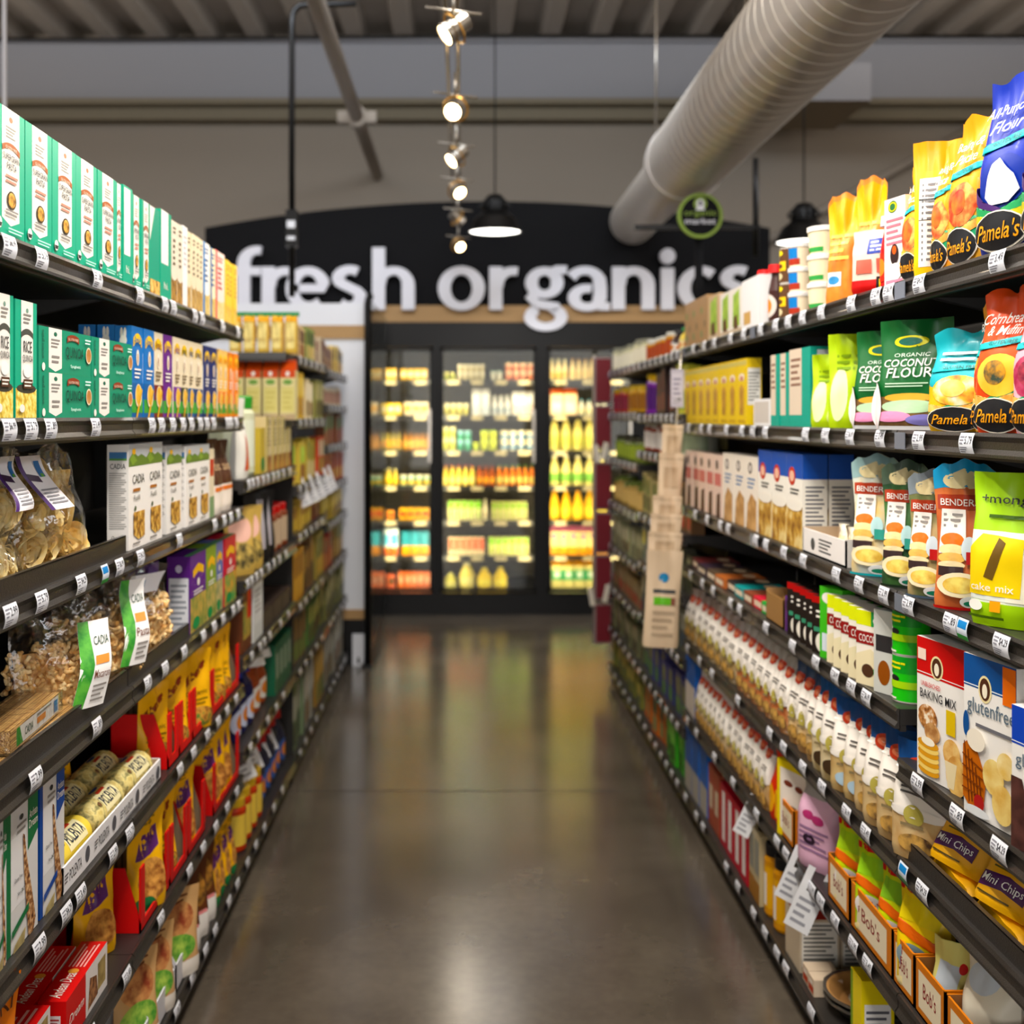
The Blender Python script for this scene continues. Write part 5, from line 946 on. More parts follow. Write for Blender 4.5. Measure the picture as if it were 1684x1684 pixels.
Rr(4, 1301, 1292, 1, k_box('#5a2a7a', [('r', .2, .6, .8, .9, '#2a1a2a')]), .09, 'chocolate_package', 'small purple package beside the black ones', 'package', d=.03)
crate(1, Rz[4], 1291, 1262, .085, .12, '#9a7448', '#a8835a', 'brown cardboard carton beside chocolate packages', 'right fourth shelf', lip=.9, slope=False)
pk = ['#2fae4a', '#d83a4a', '#8a4a34', '#1a9a9a', '#2a2a2a', '#b86a3a', '#5a4a3a', '#3a2a3a', '#6a2a2a']
for i, c in enumerate(pk):
    a, b = 1261 - i * 14.2, 1261 - (i + 1) * 14.2
    stock(1, Rz[4] + .0175, XR, PY(1, a), PY(1, b), 1, k_box(c, [('r', .1, .2, .9, .7, '#e8d8c0')], [], [('r', .1, .1, .9, .5, c), ('e', .5, .7, .3, .15, '#d8c0a0')]), .032, 'chocolate_bar_carton', '%s chocolate bar carton lying flat' % ['green', 'red', 'brown', 'teal', 'black', 'copper', 'dull brown', 'dark plum', 'maroon'][i], 'carton', 'right fourth shelf', d=.14, jit=.015)
for i in range(6):
    m = M(); xx = XR + .1 + i * .05
    m.tube([(xx, 2.25, Rz[4] + .16 - i * .012), (xx, 3.25, Rz[4] + .16 - i * .012)], .003, 'steel', 6)
    for yy in (2.26, 3.24): m.tube([(xx, yy, Rz[4] + .018), (xx, yy, Rz[4] + .162 - i * .012)], .0025, 'black_metal', 6)
    put('wire_divider', m, label='thin wire divider rail, %s from the aisle, behind green cans' % ORD[i].replace('nearest', 'first'), cat='wire rail', group='wire divider rails on the right fourth shelf')
# near section, king-size boxes
FIG = [('e', .42, .81, .13, .085, '#e8d9a8'), ('e', .42, .81, .1, .07, '#4a2a1a'), ('e', .42, .8, .05, .045, '#efe6d0')]
Rr(40, 1587, 1511, 1, k_box('#eeebe6', [('r', 0, .73, 1, 1, '#c4161c'), ('r', 0, .745, 1, .752, '#f4e8e4')] + FIG + [('r', .03, .84, .2, .92, '#f0d8c8'), ('t', 'UNBLEACHED', .1, .655, .5, .69, '#c84a4a'), ('t', 'BAKING MIX', .08, .57, .82, .635, '#26262a'), ('r', .62, .38, .8, .55, '#d8b81e'), ('e', .24, .44, .2, .09, '#7a4418|#c98a4a|#f4e6cc|70'), ('e', .34, .34, .16, .07, '#a8703a|#e0b070|50')] + [('e', .27, .06 + .032 * q, .22, .035, ['#d89a3a', '#f2d27a'][q % 2]) for q in range(7)] + [('e', .27, .27, .14, .03, '#f8f2e0'), ('e', .75, .26, .17, .1, '#d89a44|#f0cc80|40'), ('e', .84, .12, .2, .14, '#c88a3a|#ecc06a|30'), ('p', [(.62, .2), (.86, .2), (.8, .02), (.68, .02)], '#e8d8b0')],
   [('r', .1, .08, .9, .82, '#e6e2de'), ('l', .15, .1, .85, .8, 22, '#6a6a70')]), .252, 'baking_mix_box', 'white baking mix box with red top', 'mix box', d=.065, setback=.004, yaw=10, wf=.15)
Rr(40, 1664, 1596, 1, k_box('#eeebe6', [('r', 0, .8, 1, 1, '#1d4f8e'), ('r', 0, .81, 1, .817, '#e8eef4')] + FIG + [('r', .76, .76, 1, .99, '#e8751e'), ('t', 'glutenfree', .08, .62, .98, .74, '#5a6a78'), ('l', .25, .55, .95, .6, 1, '#6a6a70'), ('e', .06, .56, .06, .08, '#1d4f8e'), ('p', [(.0, .1), (.0, .42), (.1, .46), (.28, .42), (.46, .26), (.42, .12), (.3, .03), (.12, .05)], '#b8641c')] + [('p', [(.02 + .075 * q, .44 - .045 * q), (.04 + .075 * q, .45 - .045 * q), (.14 + .06 * q, .08 + .01 * q), (.12 + .06 * q, .07 + .01 * q)], '#6a2e0c') for q in range(5)] + [('p', [(.0, .36 - .07 * q), (.0, .37 - .07 * q), (.42, .31 - .055 * q), (.42, .3 - .055 * q)], '#7a3a10') for q in range(4)] + [('e', .34, .1, .1, .05, '#a82a2a'), ('e', .3, .04, .24, .03, '#dfe2e4'), ('e', .28, .48, .18, .07, '#f0e8d8'), ('e', .62, .3, .2, .11, '#dcb050|#f0d888|30'), ('e', .85, .4, .16, .08, '#e4bc5c|#f4e0a0|30'), ('e', .8, .16, .2, .12, '#d8a848|#eed07a|30')],
   [('r', .1, .08, .9, .82, '#e6e2de'), ('l', .15, .1, .85, .8, 22, '#6a6a70')]), .262, 'baking_mix_box', 'gluten free baking mix box with dark blue top', 'mix box', d=.065, setback=.004, yaw=10, wf=.135)
Rr(40, 1745, 1672, 1, k_box('#eeebe6', [('r', 0, .73, 1, 1, '#1a47b0'), ('r', 0, .745, 1, .752, '#e8eef4')] + FIG + [('t', 'gluten', .08, .56, .7, .68, '#5a6a78'), ('p', [(0, 0), (0, .5), (.2, .5), (.5, .0)], '#3a1f1c|#5a342e|30')], [('r', .1, .08, .9, .82, '#e6e2de')]), .215, 'cake_mix_box', 'chocolate cake mix box with royal blue top at photo edge', 'mix box', d=.07, yaw=10)
# ---- right fifth shelf
def kaf(top, lo, pc='#4a3424|#c89a4a|40'): return k_pouch('#efe9e0', [('r', .0, .0, 1, .42, lo), ('p', [(0, .76), (.2, .74), (.5, .86), (.8, .74), (1, .76), (1, .8), (0, .8)], '#efe9e0'), ('e', .45, .8, .24, .075, '#b8402c'), ('e', .45, .8, .16, .04, '#d87a5a'), ('l', .2, .56, .75, .64, 2, '#55504c'), ('e', .5, .42, .5, .05, '#efe9e0'), ('e', .45, .4, .16, .09, '#b8ac5a'), ('e', .5, .16, .3, .08, pc), ('l', .25, .28, .6, .34, 1, '#8a7a5a')], t1=.5, t2=1.0, n=5, wr=.004, bands=[(.77, 1.01, top)], N=12, T=16)
Rr(5, 1515, 1480, 1, kaf('#16457e', '#d9bc86|#c8924a|20'), .222, 'flour_bag', 'white and blue flour bag beside the black guard rail', 'flour bag', d=.07, yaw=30, wf=.14)
Rr(5, 1478, 1412, 3, kaf('#16457e', '#d9bc86|#c89a5a|14'), .222, 'flour_bag', 'white flour bag with blue top and red seal', 'flour bag', d=.07, yaw=24, jit=.012, wf=.13)
Rr(5, 1412, 1378, 2, kaf('#16457e', '#d6b87a|#b8843a|14', '#a8c0d0'), .215, 'flour_bag', 'blue topped flour bag with pale round picture', 'flour bag', d=.07, yaw=30, jit=.015, wf=.135)
Rr(5, 1377, 1345, 2, kaf('#1a4e86', '#e0cfa6|#b89a4a|14', '#3a2a1a'), .222, 'flour_bag', 'blue topped flour bag with dark round picture', 'flour bag', d=.07, yaw=20, jit=.012, wf=.125)
Rr(5, 1343, 1296, 3, kaf('#2a3f5e', '#d9bc86|#c08a4a|14'), .215, 'flour_bag', 'tan flour bag with navy top', 'flour bag', d=.07, yaw=18)
Rr(5, 1294, 1212, 7, kaf('#9a948c', '#b8602a|#d9a06a|16'), .21, 'flour_bag', 'white flour bag with rusty lower half', 'flour bag', d=.07, yaw=14)
Rr(5, 1210, 1128, 8, kaf('#8a7a70', '#9a7a3a|#c9b48a|12'), .2, 'flour_bag', 'pale bag with ochre lower half', 'flour bag', d=.07, yaw=8)
CH = k_pouch('#f2b50f', [('p', [(.05, .22), (.4, .28), (.75, .22), (.75, .46), (.4, .52), (.05, .46)], '#4a1258'), ('t', 'Mini Chips', .09, .28, .7, .44, '#ffffff'), ('e', .76, .68, .2, .16, '#c01a2a'), ('t', 'enjoy', .64, .7, .88, .78, '#ffffff'), ('t', 'life', .66, .57, .84, .68, '#ffffff'), ('l', .1, .12, .6, .18, 1, '#4a3a0a'), ('l', .15, .56, .5, .62, 1, '#6a5a0a')], t1=.1, t2=.95, n=3, wr=.004)
for i, (u, v, Y, s) in enumerate([(1556, 1432, 2.05, 1), (1632, 1492, 1.868, 1), (1716, 1560, 1.69, 1)]):
    m, _ = CH(.165, .108, .04)
    lb = ['yellow mini chips bag leaning by the first flour bag', 'large yellow mini chips bag in front of the guard rail middle', 'yellow chips bag with cookies cut by the photo edge'][i]
    put('chocolate_chip_bag', m, loc=(XR + .045, Y, Rz[5] + .05), rot=(R(-24), R(0), R(-90 + 14)), label=lb, cat='chip bag', group='yellow mini chips bags')
    m3, _ = CH(.16, .12, .03)
    put('chocolate_chip_bag', m3, loc=(XR + .03, Y + .01, Rz[5] + .034), rot=(R(-86), 0, R(-90)), label='yellow chips bag lying flat under the %s leaning one' % ['farthest', 'middle', 'nearest'][i], cat='chip bag', group='yellow mini chips bags')
    m2, _ = k_pouch('#2a1a14', [('e', .5, .5, .3, .2, '#8a5a2a')], t1=.1, N=10, T=12)(.13, .12, .04)
    put('chocolate_chip_bag', m2, loc=(XR + .1, Y + .01, Rz[5] + .03), rot=(R(-36), 0, R(-84)), label='dark chocolate chip bag behind the %s yellow bag' % ['farthest', 'middle', 'nearest'][i], cat='chip bag')
# ---- right sixth shelf
BR = lambda c, pk_, ov='#f0e8e4': k_pouch(c, [('r', 0, .9, 1, .97, '#c8202a'), ('r', .1, .66, .9, .86, pk_), ('p', [(0, .56), (1, .46), (1, .56), (0, .66)], '#d8681e'), ('e', .5, .34, .4, .14, ov), ('t', "Bob's", .25, .35, .75, .43, '#8a1a2a'), ('t', 'Red Mill', .22, .26, .78, .33, '#8a1a2a'), ('e', .5, .1, .4, .06, '#e6d6a0')], t1=.5, t2=1.0, n=4, wr=.004, N=12, T=18)
def orange_crate(u0, u1, desc, z=Rz[6]): crate(1, z, u0, u1, .1, .1, '#c9762a', '#8a5a34', desc, 'right sixth shelf', [('r', .12, .15, .88, .85, '#e9dcc0'), ('t', "Bob's", .28, .4, .72, .7, '#8a2a2a')], lip=.98, slope=False)
for a, b, k_, ds in ((1470, 1437, BR('#c8d82a', '#8ac03a'), 'yellow-green grain bag beside the cream bag'), (1436, 1400, BR('#b9d42e', '#9ad03a'), 'lime green grain bag, second of the bright ones'), (1398, 1366, BR('#c5d632', '#a8d03a'), 'lime green grain bag beside the clear tub')):
    Rr(6, a, b, 1, k_, .2, 'grain_bag', ds, 'grain bag', d=.06, yaw=30, wf=.115, setback=.02)
Rr(6, 1504, 1474, 1, BR('#f0cf12', '#e8d02a', '#8aa0a8'), .215, 'grain_bag', 'bright yellow grain bag with grey oval', 'grain bag', d=.06, yaw=34, wf=.115, setback=.02)
Rr(6, 1530, 1500, 1, k_pouch('#dcd0a0', [('e', .5, .8, .12, .05, '#f4f4f0')], t1=.5, N=12, T=16), .2, 'grain_bag', 'pale cream grain bag behind the yellow one', 'grain bag', d=.07, setback=.11, yaw=20)
Rr(6, 1600, 1552, 1, k_pouch('#efe8d4', [('r', 0, 0, 1, .35, '#f0c81e'), ('e', .4, .75, .3, .12, '#cfd8e0')], t1=.5, N=12, T=16), .19, 'flour_bag', 'white and yellow flour bag by the lower photo edge', 'flour bag', d=.08, setback=.03, yaw=25)
Rr(6, 1545, 1512, 1, k_pouch('#e4dc8a', [('r', .2, .4, .8, .75, '#c8d0d8'), ('e', .8, .75, .1, .06, '#c8202a')], t1=.4, N=12, T=16), .15, 'grain_bag', 'pale yellow bag with blue label in the carton', 'grain bag', d=.05, setback=.03, yaw=25)
orange_crate(1620, 1560, 'open orange carton nearest the lower photo edge'); orange_crate(1558, 1508, 'open orange carton holding the pale yellow bag'); orange_crate(1507, 1472, 'orange carton holding the bright yellow bag'); orange_crate(1471, 1402, 'orange carton holding two lime bags'); orange_crate(1400, 1364, 'orange carton beside the clear tub'); orange_crate(1308, 1282, 'orange carton beside the pink bag')
Rc(6, 1364, .07, .15, k_can('#a8a298', [('r', 0, .1, 1, .7, '#c9bda0')]), 'clear_tub', 'greyish clear tub beside the pink bag', 'tub', setback=.03)
Rr(6, 1352, 1312, 1, k_pouch('#d9aec4', [('e', .35, .62, .14, .05, '#a83a6a'), ('e', .6, .6, .16, .05, '#a83a6a'), ('l', .15, .2, .85, .5, 5, '#8a6a8a'), ('e', .4, .35, .14, .06, '#2a1a2a')], t1=.6, t2=1.02, n=5, bands=[(.8, 1.1, '#a09a94')], N=12, T=16), .22, 'grain_bag', 'pink flour bag with grey top', 'grain bag', d=.08, yaw=28, wf=.15, setback=.01)
Rr(6, 1308, 1283, 1, k_box('#e8cf3a', [('r', .1, .1, .9, .9, '#efe6da'), ('e', .35, .72, .14, .04, '#7a3a2a'), ('e', .68, .7, .12, .04, '#7a3a2a'), ('e', .5, .3, .3, .15, '#8a5a34')]), .2, 'mix_box', 'yellow framed cookie mix box', 'mix box', d=.05, yaw=20, setback=.02)
Rr(6, 1281, 1263, 2, k_pouch('#c83a1e', [('e', .5, .3, .4, .2, '#e8a82a')], t1=.4, N=12, T=14), .2, 'grain_bag', 'orange red grain bag', 'grain bag', d=.05)
Rr(6, 1261, 1196, 7, kaf('#5a4a48', '#c9a874|#a8783a|20'), .205, 'flour_bag', 'tan flour bag with brown foot', 'flour bag', d=.06, yaw=12)
Rr(6, 1194, 1145, 7, kaf('#b0a8a0', '#c8b088|#a08050|16'), .2, 'flour_bag', 'cream flour bag', 'flour bag', d=.06, yaw=8)
Rr(6, 1143, 1127, 2, k_box('#1a5aa8', [('r', 0, 0, 1, .55, '#d8d0c8')]), .2, 'flour_box', 'blue topped box', 'mix box', d=.06)
# ---- right bottom shelf
Rr(7, 1418, 1400, 1, k_box('#e6cf14', [('r', .0, .0, .2, 1, '#7a9a2a')], [('r', .1, .05, .9, .75, '#ebe8e4'), ('l', .15, .1, .85, .7, 9, '#5a5a60')], [('r', 0, 0, 1, 1, '#e0c414')]), .2, 'baking_box', 'yellow box with white nutrition side by the lower edge', 'mix box', d=.07)
m = M()
for k in range(2):
    z = .0 + k * .014
    pr = []; n = 40
    m.lathe([(0, z + .002), (.075, z + .002), (.098, z + .034), (.108, z + .037), (.107, z + .031), (.096, z + .028)], 'foil' if 0 else 'steel', 44, sx=1.0)
m.v = [(x * (1 + .008 * math.sin(30 * math.atan2(y, x))), y * (1 + .008 * math.sin(30 * math.atan2(y, x))), z) for x, y, z in m.v]
o = put('pie_crust_pan', m, loc=(XR + .122, 2.72, Rz[7] + .0178), label='stack of foil pie pans beside the yellow box, bottom right', cat='pie pan')
m = M(); m.lathe([(0, .022), (.068, .022), (.094, .047), (.1, .049), (.097, .045)], '#b98a58', 36); put('crust', m, o, label='brown pastry crust')
m = M(); m.lathe([(0, .026), (.05, .026)], '#e6dfc8', 24); put('paper_disc', m, o, label='pale round paper insert')
Rr(7, 1316, 1292, 1, k_box('#c8b8a0', [('r', 0, .84, 1, 1, '#8a2418'), ('e', .6, .92, .1, .05, '#d8d8d8')], [('r', 0, .84, 1, 1, '#8a2418'), ('r', .05, .1, .95, .8, '#e4e0d8'), ('l', .1, .12, .9, .78, 10, '#6a6a66')]), .16, 'crust_mix_box', 'tan box with dark red top band', 'mix box', d=.1, rows=2)
Rr(7, 1340, 1320, 2, k_box('#d8c4ac', [('r', .1, .1, .9, .5, '#b8401e'), ('e', .5, .7, .3, .12, '#efe6da')]), .04, 'mix_box', 'low pale box with orange picture', 'mix box', d=.07)
for u, s in ((1296, 'nearest'), (1280, 'middle'), (1264, 'farthest')):
    Rc(7, u, .08, .2, k_jar('#c88a2a', '#17171a', '#d8a02a', art=[('r', .2, .15, .6, .6, '#efe6d8')]), 'honey_jar', '%s amber jar with black lid' % s, 'jar', stack=1)
Rr(7, 1250, 1232, 2, k_box('#b8a884', [('r', .1, .4, .9, .9, '#8a8a80'), ('r', 0, 0, 1, .3, '#9a6a2a')]), .2, 'mix_box', 'grey tan box', 'mix box', d=.06)
Rr(7, 1230, 1184, 4, k_box('#b01a34', [('r', .3, .1, .75, .9, '#e9e2e0')], [('r', .1, .1, .9, .9, '#e9e2e0')]), .2, 'mix_box', 'crimson box with white panel', 'mix box', d=.06)
Rr(7, 1182, 1164, 2, k_box('#9a4a34', [('r', .2, .3, .8, .7, '#c8b8a0')]), .205, 'mix_box', 'rust brown box', 'mix box', d=.06)
Rr(7, 1162, 1127, 3, k_box('#1a58a4', [('r', 0, 0, 1, .45, '#a8a49a')], [('r', .0, .5, 1, 1, '#1a6ac0')]), .22, 'mix_box', 'large blue box with grey foot', 'mix box', d=.06)

# ---- right far sections
far(1, RM, 4.37, 5.5, [
 (1, .1, [(k_bottle('#d8c050', '#1f7a3a', '#e8e0b0', .4), .07, 3, 'sauce_bottle', 'yellow bottle with green cap', 'bottle'), (k_bottle('#2a1210', '#1a1a1a', '#e8e4dc', .35), .08, 2, 'wine_bottle', 'tall dark bottle with white label', 'bottle'), (k_jar('#c08a2a', '#d8d8d0', '#a84a2a'), .08, 6, 'sauce_jar', 'amber jar with white lid', 'jar')]),
 (2, .2, [(bx('#c8c84a', '#efe8d8', '#7aa03a'), .09, 2, 'tea_box', 'pale lime box', 'tea box'), (bx('#2a1a18', '#4a1a1a', '#6a2a20'), .09, 4, 'tea_box', 'black and maroon box', 'tea box'), (k_jar('#7a2a9a', '#e0b82a', '#4a1a6a'), .09, 3, 'sauce_jar', 'purple jar with gold lid', 'jar')]),
 (3, .14, [(k_jar('#b8b8a8', '#e0e0dc', '#9aa88a'), .1, 4, 'sauce_jar', 'grey green jar', 'jar'), (k_jar('#8a3a24', '#c8c8c4', '#d8d0c8'), .1, 4, 'sauce_jar', 'red brown jar', 'jar')]),
 (4, .2, [(bx('#7a5a3a', '#4a3a2a', '#a83a2a'), .1, 5, 'tea_box', 'umber box', 'tea box'), (bx('#a89a6a', '#5a6a3a', '#3a3a2a'), .1, 5, 'tea_box', 'khaki box', 'tea box')]),
 (5, .18, [(bx('#4a4a3a', '#8a8a6a', '#2a3a2a'), .1, 5, 'tea_box', 'dark olive box', 'tea box'), (bx('#8a8a80', '#c8b850', '#4a5a5a'), .1, 5, 'tea_box', 'grey and yellow box', 'tea box')]),
 (6, .2, [(bx('#5a5a4a', '#9a9a8a', '#3a4a5a'), .1, 10, 'tea_box', 'dim grey box', 'tea box')]),
 (65, .17, [(bx('#3a3a6a', '#6a6a4a', '#4a7a3a'), .1, 10, 'tea_box', 'blue olive box', 'tea box')]),
 (7, .18, [(bx('#3f9a2a', '#7ac04a', '#2a5a1a'), .1, 4, 'snack_bag', 'bright green pack', 'pack'), (bx('#c86a2a', '#5a5a3a', '#8a8a5a'), .1, 6, 'snack_bag', 'orange olive pack', 'pack')])], 'right middle unit')
far(1, RB, 5.5, 6.6, [
 (1, .13, [(k_jar('#c8c4a0', '#8a8a7a', '#e8e2cc'), .09, 10, 'spice_jar', 'cream spice jar', 'jar')]),
 (2, .15, [(k_jar('#b88a2a', '#c8a83a', '#8a5a24'), .1, 5, 'sauce_jar', 'gold jar', 'jar'), (k_jar('#a03a2a', '#c8a83a', '#7a2a3a'), .1, 4, 'sauce_jar', 'maroon jar with gold lid', 'jar')]),
 (3, .13, [(k_jar('#5a6a2a', '#3a3a2a', '#8a9a3a'), .1, 9, 'pickle_jar', 'olive green jar', 'jar')]),
 (4, .14, [(k_jar('#a88a4a', '#6a7a3a', '#c8a86a'), .1, 9, 'sauce_jar', 'tan jar with green lid', 'jar')]),
 (5, .15, [(bx('#8a8a6a', '#b8b49a', '#5a5a4a'), .1, 9, 'snack_box', 'grey olive box', 'snack box')]),
 (6, .14, [(bx('#7a6a4a', '#9a8a6a', '#a03a2a'), .1, 9, 'snack_box', 'brown grey box', 'snack box')]),
 (65, .15, [(bx('#6a6a4a', '#9a9478', '#4a4a3a'), .1, 9, 'snack_box', 'dull green box', 'snack box')]),
 (7, .14, [(bx('#7a7a3a', '#b8a04a', '#4a5a3a'), .1, 9, 'snack_box', 'moss ochre box', 'snack box')])], 'right last unit')

# ---- left: clear bags of pasta
rn = random.Random(11)
def nest(m, c, R0, n, wd, key, ax=None):
    ax = Vector(ax or (rn.uniform(-.5, .5), -1, rn.uniform(-.3, .6))).normalized()
    for i in range(n):
        a2 = (ax + Vector((rn.uniform(-.35, .35), rn.uniform(-.2, .2), rn.uniform(-.35, .35)))).normalized(); e1 = a2.orthogonal().normalized(); e2 = a2.cross(e1)
        r = R0 * rn.uniform(.35, 1); a0 = rn.uniform(0, 6.28); sp = rn.uniform(3.5, 6); ns = 18; off = Vector(c) + a2 * rn.uniform(-.35, .35) * R0 + Vector((rn.uniform(-1, 1), 0, rn.uniform(-1, 1))) * R0 * .12
        ph = rn.uniform(0, 6.28); vs = []
        for k in range(ns + 1):
            t = a0 + sp * k / ns; rr = r * (1 + .12 * math.sin(2 * t + ph)); p = off + (e1 * math.cos(t) + e2 * math.sin(t) * .85) * rr + a2 * .15 * R0 * math.sin(1.5 * t + ph)
            q = (a2 * math.cos(.6) + (p - off).normalized() * math.sin(.6)) * wd / 2; vs += [p - q, p + q]
        m.mesh(vs, [(2 * k, 2 * k + 1, 2 * k + 3, 2 * k + 2) for k in range(ns)], key, True)
def clear_bag(w, h, d, seed, t2=.9, n=2.2, **kw): return pouch(w, h, d, 'film', t1=.35, t2=t2, n=n, wr=.006, seed=seed, crimp=.01, N=20, T=24, **kw)
def curl(m, p, L_, r, key):
    a = Vector((rn.uniform(-1, 1), rn.uniform(-1, 1), rn.uniform(-1, 1))).normalized(); b = a.orthogonal().normalized() * L_ * .3
    p = Vector(p); m.tube([p - a * L_ / 2, p - a * L_ / 6 + b * .7, p + a * L_ / 6 + b * .7, p + a * L_ / 2], r, key, 6)
PA = '#e0a85a|#f0c888|#f8dda8|60'; EG = '#ecc46a|#f8dc96|#fdeebc|30'; EG2 = '#f0d48a|#fbecb8|#fff8dc|40'
def pasta_bag(Y, xo, w, h, d, kind, desc, z, yaw=0, card=None, seed=1, rx=0):
    root = put('clear_pasta_bag', clear_bag(w, h, d, seed), loc=(XL - xo, Y, z), rot=(R(rx), 0, R(90 + yaw)), label=desc, cat='pasta bag')
    m = M()
    if kind in ('nest', 'thin'):
        core = pouch(w * .8, h * .8, d * (.16 if kind == 'nest' else .4), 'film', t1=.6, t2=1.05, wr=.004); m.mesh(core.v, core.f, '#c89a48|#e8c880|#f4e0a8|60', True)
    if kind == 'nest':
        for i in range(int(w / .075)):
            for j in range(max(1, int(h * .95 / .066))): nest(m, ((i + .5) / int(w / .075) * w * .9 - w * .45, -d * .08 + rn.uniform(-.01, .01) + (.02 if j == 2 else 0), .042 + j * (.066 if j < 2 else .062)), .043 if j < 2 else .032, 26, .0085, EG)
    elif kind == 'thin':
        for i in range(int(w / .06)):
            for j in range(max(1, int(h * .8 / .05))): nest(m, ((i + .5) / int(w / .06) * w * .9 - w * .45, rn.uniform(-.01, .01), .032 + j * .045), .036, 46, .0028, EG2)
    else:
        core = pouch(w * .86, h * .6, d * .72, '#c08a48|#e0b070|#8a5a2a|70', t1=.5, t2=1.05, wr=.004); m.mesh(core.v, core.f, '#b07a3c|#dcaa68|#f0cc90|75', True)
        N_ = 300 if kind == 'curl' else 330
        for i in range(N_):
            t = rn.random() ** .8; zz = .012 + t * h * .58; dd_ = d / 2 * (1 - sstep(.35, .9, zz / h)) * .86; a = rn.uniform(-.9, .9); yy = dd_ * (1 - abs(a) ** 2.2) ** .45 * (1 if rn.random() < .35 else -1) * rn.uniform(.55, 1)
            curl(m, (a * w / 2, yy, zz), .024 if kind == 'curl' else .016, .0048 if kind == 'curl' else .0042, PA)
    put('pasta', m, root, kind='stuff', label='pasta inside the clear bag')
    if card:
        c = M(); fn = card_fn = lambda x, y, f: ((x - .5) * card[2] + card[0] + (y - .5) * card[4] * .05, -d / 2 * (1 - sstep(.35, .9, (card[1] + (y - .5) * card[3]) / h)) - .02 - f - .004 * math.sin(3 * x), card[1] + (y - .5) * card[3])
        c.art(fn, card[5], .0004, True); put('header_card', c, root, label='printed paper label')
    return root
z3, z4 = Lz[3] + .0178, Lz[4] + .0178
purple_card = [('r', 0, 0, 1, 1, '#f0edf0'), ('r', 0, 0, .14, 1, '#4a2a6a'), ('p', [(.1, .55), (.5, .5), (.5, .62), (.1, .68)], '#3a2440'), ('r', .55, .6, .8, .9, '#2a6aa8'), ('r', .6, .6, .75, .66, '#5a9a3a'), ('l', .2, .1, .9, .4, 5, '#8a8a90')]
pasta_bag(1.80, .07, .3, .105, .1, 'thin', 'clear bag of thin pale noodles lying under the nests', z3, seed=2)
pasta_bag(1.81, .085, .3, .13, .1, 'nest', 'clear bag of tagliatelle nests resting on thin noodles', z3 + .088, seed=3, card=(.075, .085, .075, .085, 1, purple_card))
pasta_bag(2.115, .08, .27, .225, .11, 'nest', 'tall clear bag of wide pappardelle beside white boxes', z3, seed=4, yaw=-6, card=(-.07, .165, .09, .095, -1, purple_card))
green_card = lambda t: [('r', 0, 0, 1, 1, '#eceae8'), ('p', [(0, 0), (.3, 0), (.42, .5), (.3, 1), (0, 1)], '#2a8a2a|#5ab03a|50'), ('t', 'CADIA', .42, .72, .92, .82, '#2a4a3a'), ('r', .45, .5, .9, .6, '#e0904a'), ('t', t, .42, .34, .95, .44, '#6a3a2a'), ('l', .45, .06, .9, .28, 4, GREY)]
pasta_bag(2.14, .07, .2, .22, .09, 'short', 'clear bag of short macaroni with leafy green label', z4, yaw=-30, seed=5, card=(.05, .1, .075, .15, 1, green_card('Macaroni')))
pasta_bag(2.43, .08, .24, .222, .1, 'curl', 'clear bag of curly pasta with white barcode sticker', z4, yaw=-30, seed=6, card=(.06, .125, .07, .17, 1, green_card('Pasta')))
pasta_bag(2.72, .08, .22, .215, .1, 'curl', 'clear bag of brown curly pasta beside purple box', z4, yaw=-25, seed=7, card=(.0, .17, .12, .04, 1, [('r', 0, 0, 1, 1, '#e8e6ea'), ('t', 'CADIA', .1, .3, .5, .7, '#2a6a9a')]))
pasta_bag(1.99, .24, .2, .21, .09, 'short', 'clear bag standing behind the spaghetti packs', z4, yaw=-30, seed=8, card=(.05, .12, .06, .13, 1, green_card('Pasta')))
def spag(Y, xo, z, desc, L_=.255, yaw=0, top=()):
    m = M(); w, h, d = L_, .034, .075; m.box(-w / 2, -d / 2, 0, w / 2, d / 2, h, 'strands')
    m.art(wall_fn((-w / 2, -d / 2, 0), (w, 0, 0), (0, 0, h), (0, -1, 0)), [('r', .1, .08, .97, .92, '#eceae8'), ('p', [(.1, .08), (.22, .08), (.16, .92), (.1, .92)], '#2a8a2a'), ('t', 'CADIA', .26, .3, .42, .7, '#2a4a3a'), ('r', .5, .35, .68, .65, '#e0904a'), ('l', .5, .7, .8, .9, 1, GREY), ('r', .86, .2, .94, .8, '#2a6ab0')])
    m.art(wall_fn((-w / 2, -d / 2, h), (w, 0, 0), (0, d, 0), (0, 0, 1)), list(top))
    o = put('spaghetti_pack', m, loc=(XL - xo, Y, z), rz=R(90 + yaw), label=desc, cat='pasta pack', group='clear packs of brown spaghetti')
    f = M(); f.box(-w / 2 - .012, -d / 2 - .002, -.0, w / 2 + .012, d / 2 + .002, h + .002, 'film'); put('wrapper', f, o)
    e = M()
    for s in (-1, 1):
        vs = []
        for i in range(9):
            a = i / 8; vs += [(s * (w / 2 + .012), (a - .5) * d, h / 2), (s * (w / 2 + .035), (a - .5) * d * 1.1, h / 2 + .008 * math.sin(a * 14 + s))]
        e.mesh(vs, [(2 * i, 2 * i + 1, 2 * i + 3, 2 * i + 2) for i in range(8)], 'film', True)
    put('crimped_end', e, o); return o
spag(1.98, .05, z4, 'lower brown spaghetti pack at the shelf front'); spag(1.92, .055, z4 + .038, 'upper brown spaghetti pack at the shelf front', yaw=3)
spag(1.66, .05, z4, 'brown spaghetti pack cut by the left photo edge'); spag(1.64, .06, z4 + .038, 'upper spaghetti pack cut by left photo edge', yaw=3)
spag(1.88, .15, z4, 'brown spaghetti pack lying behind the front pair')
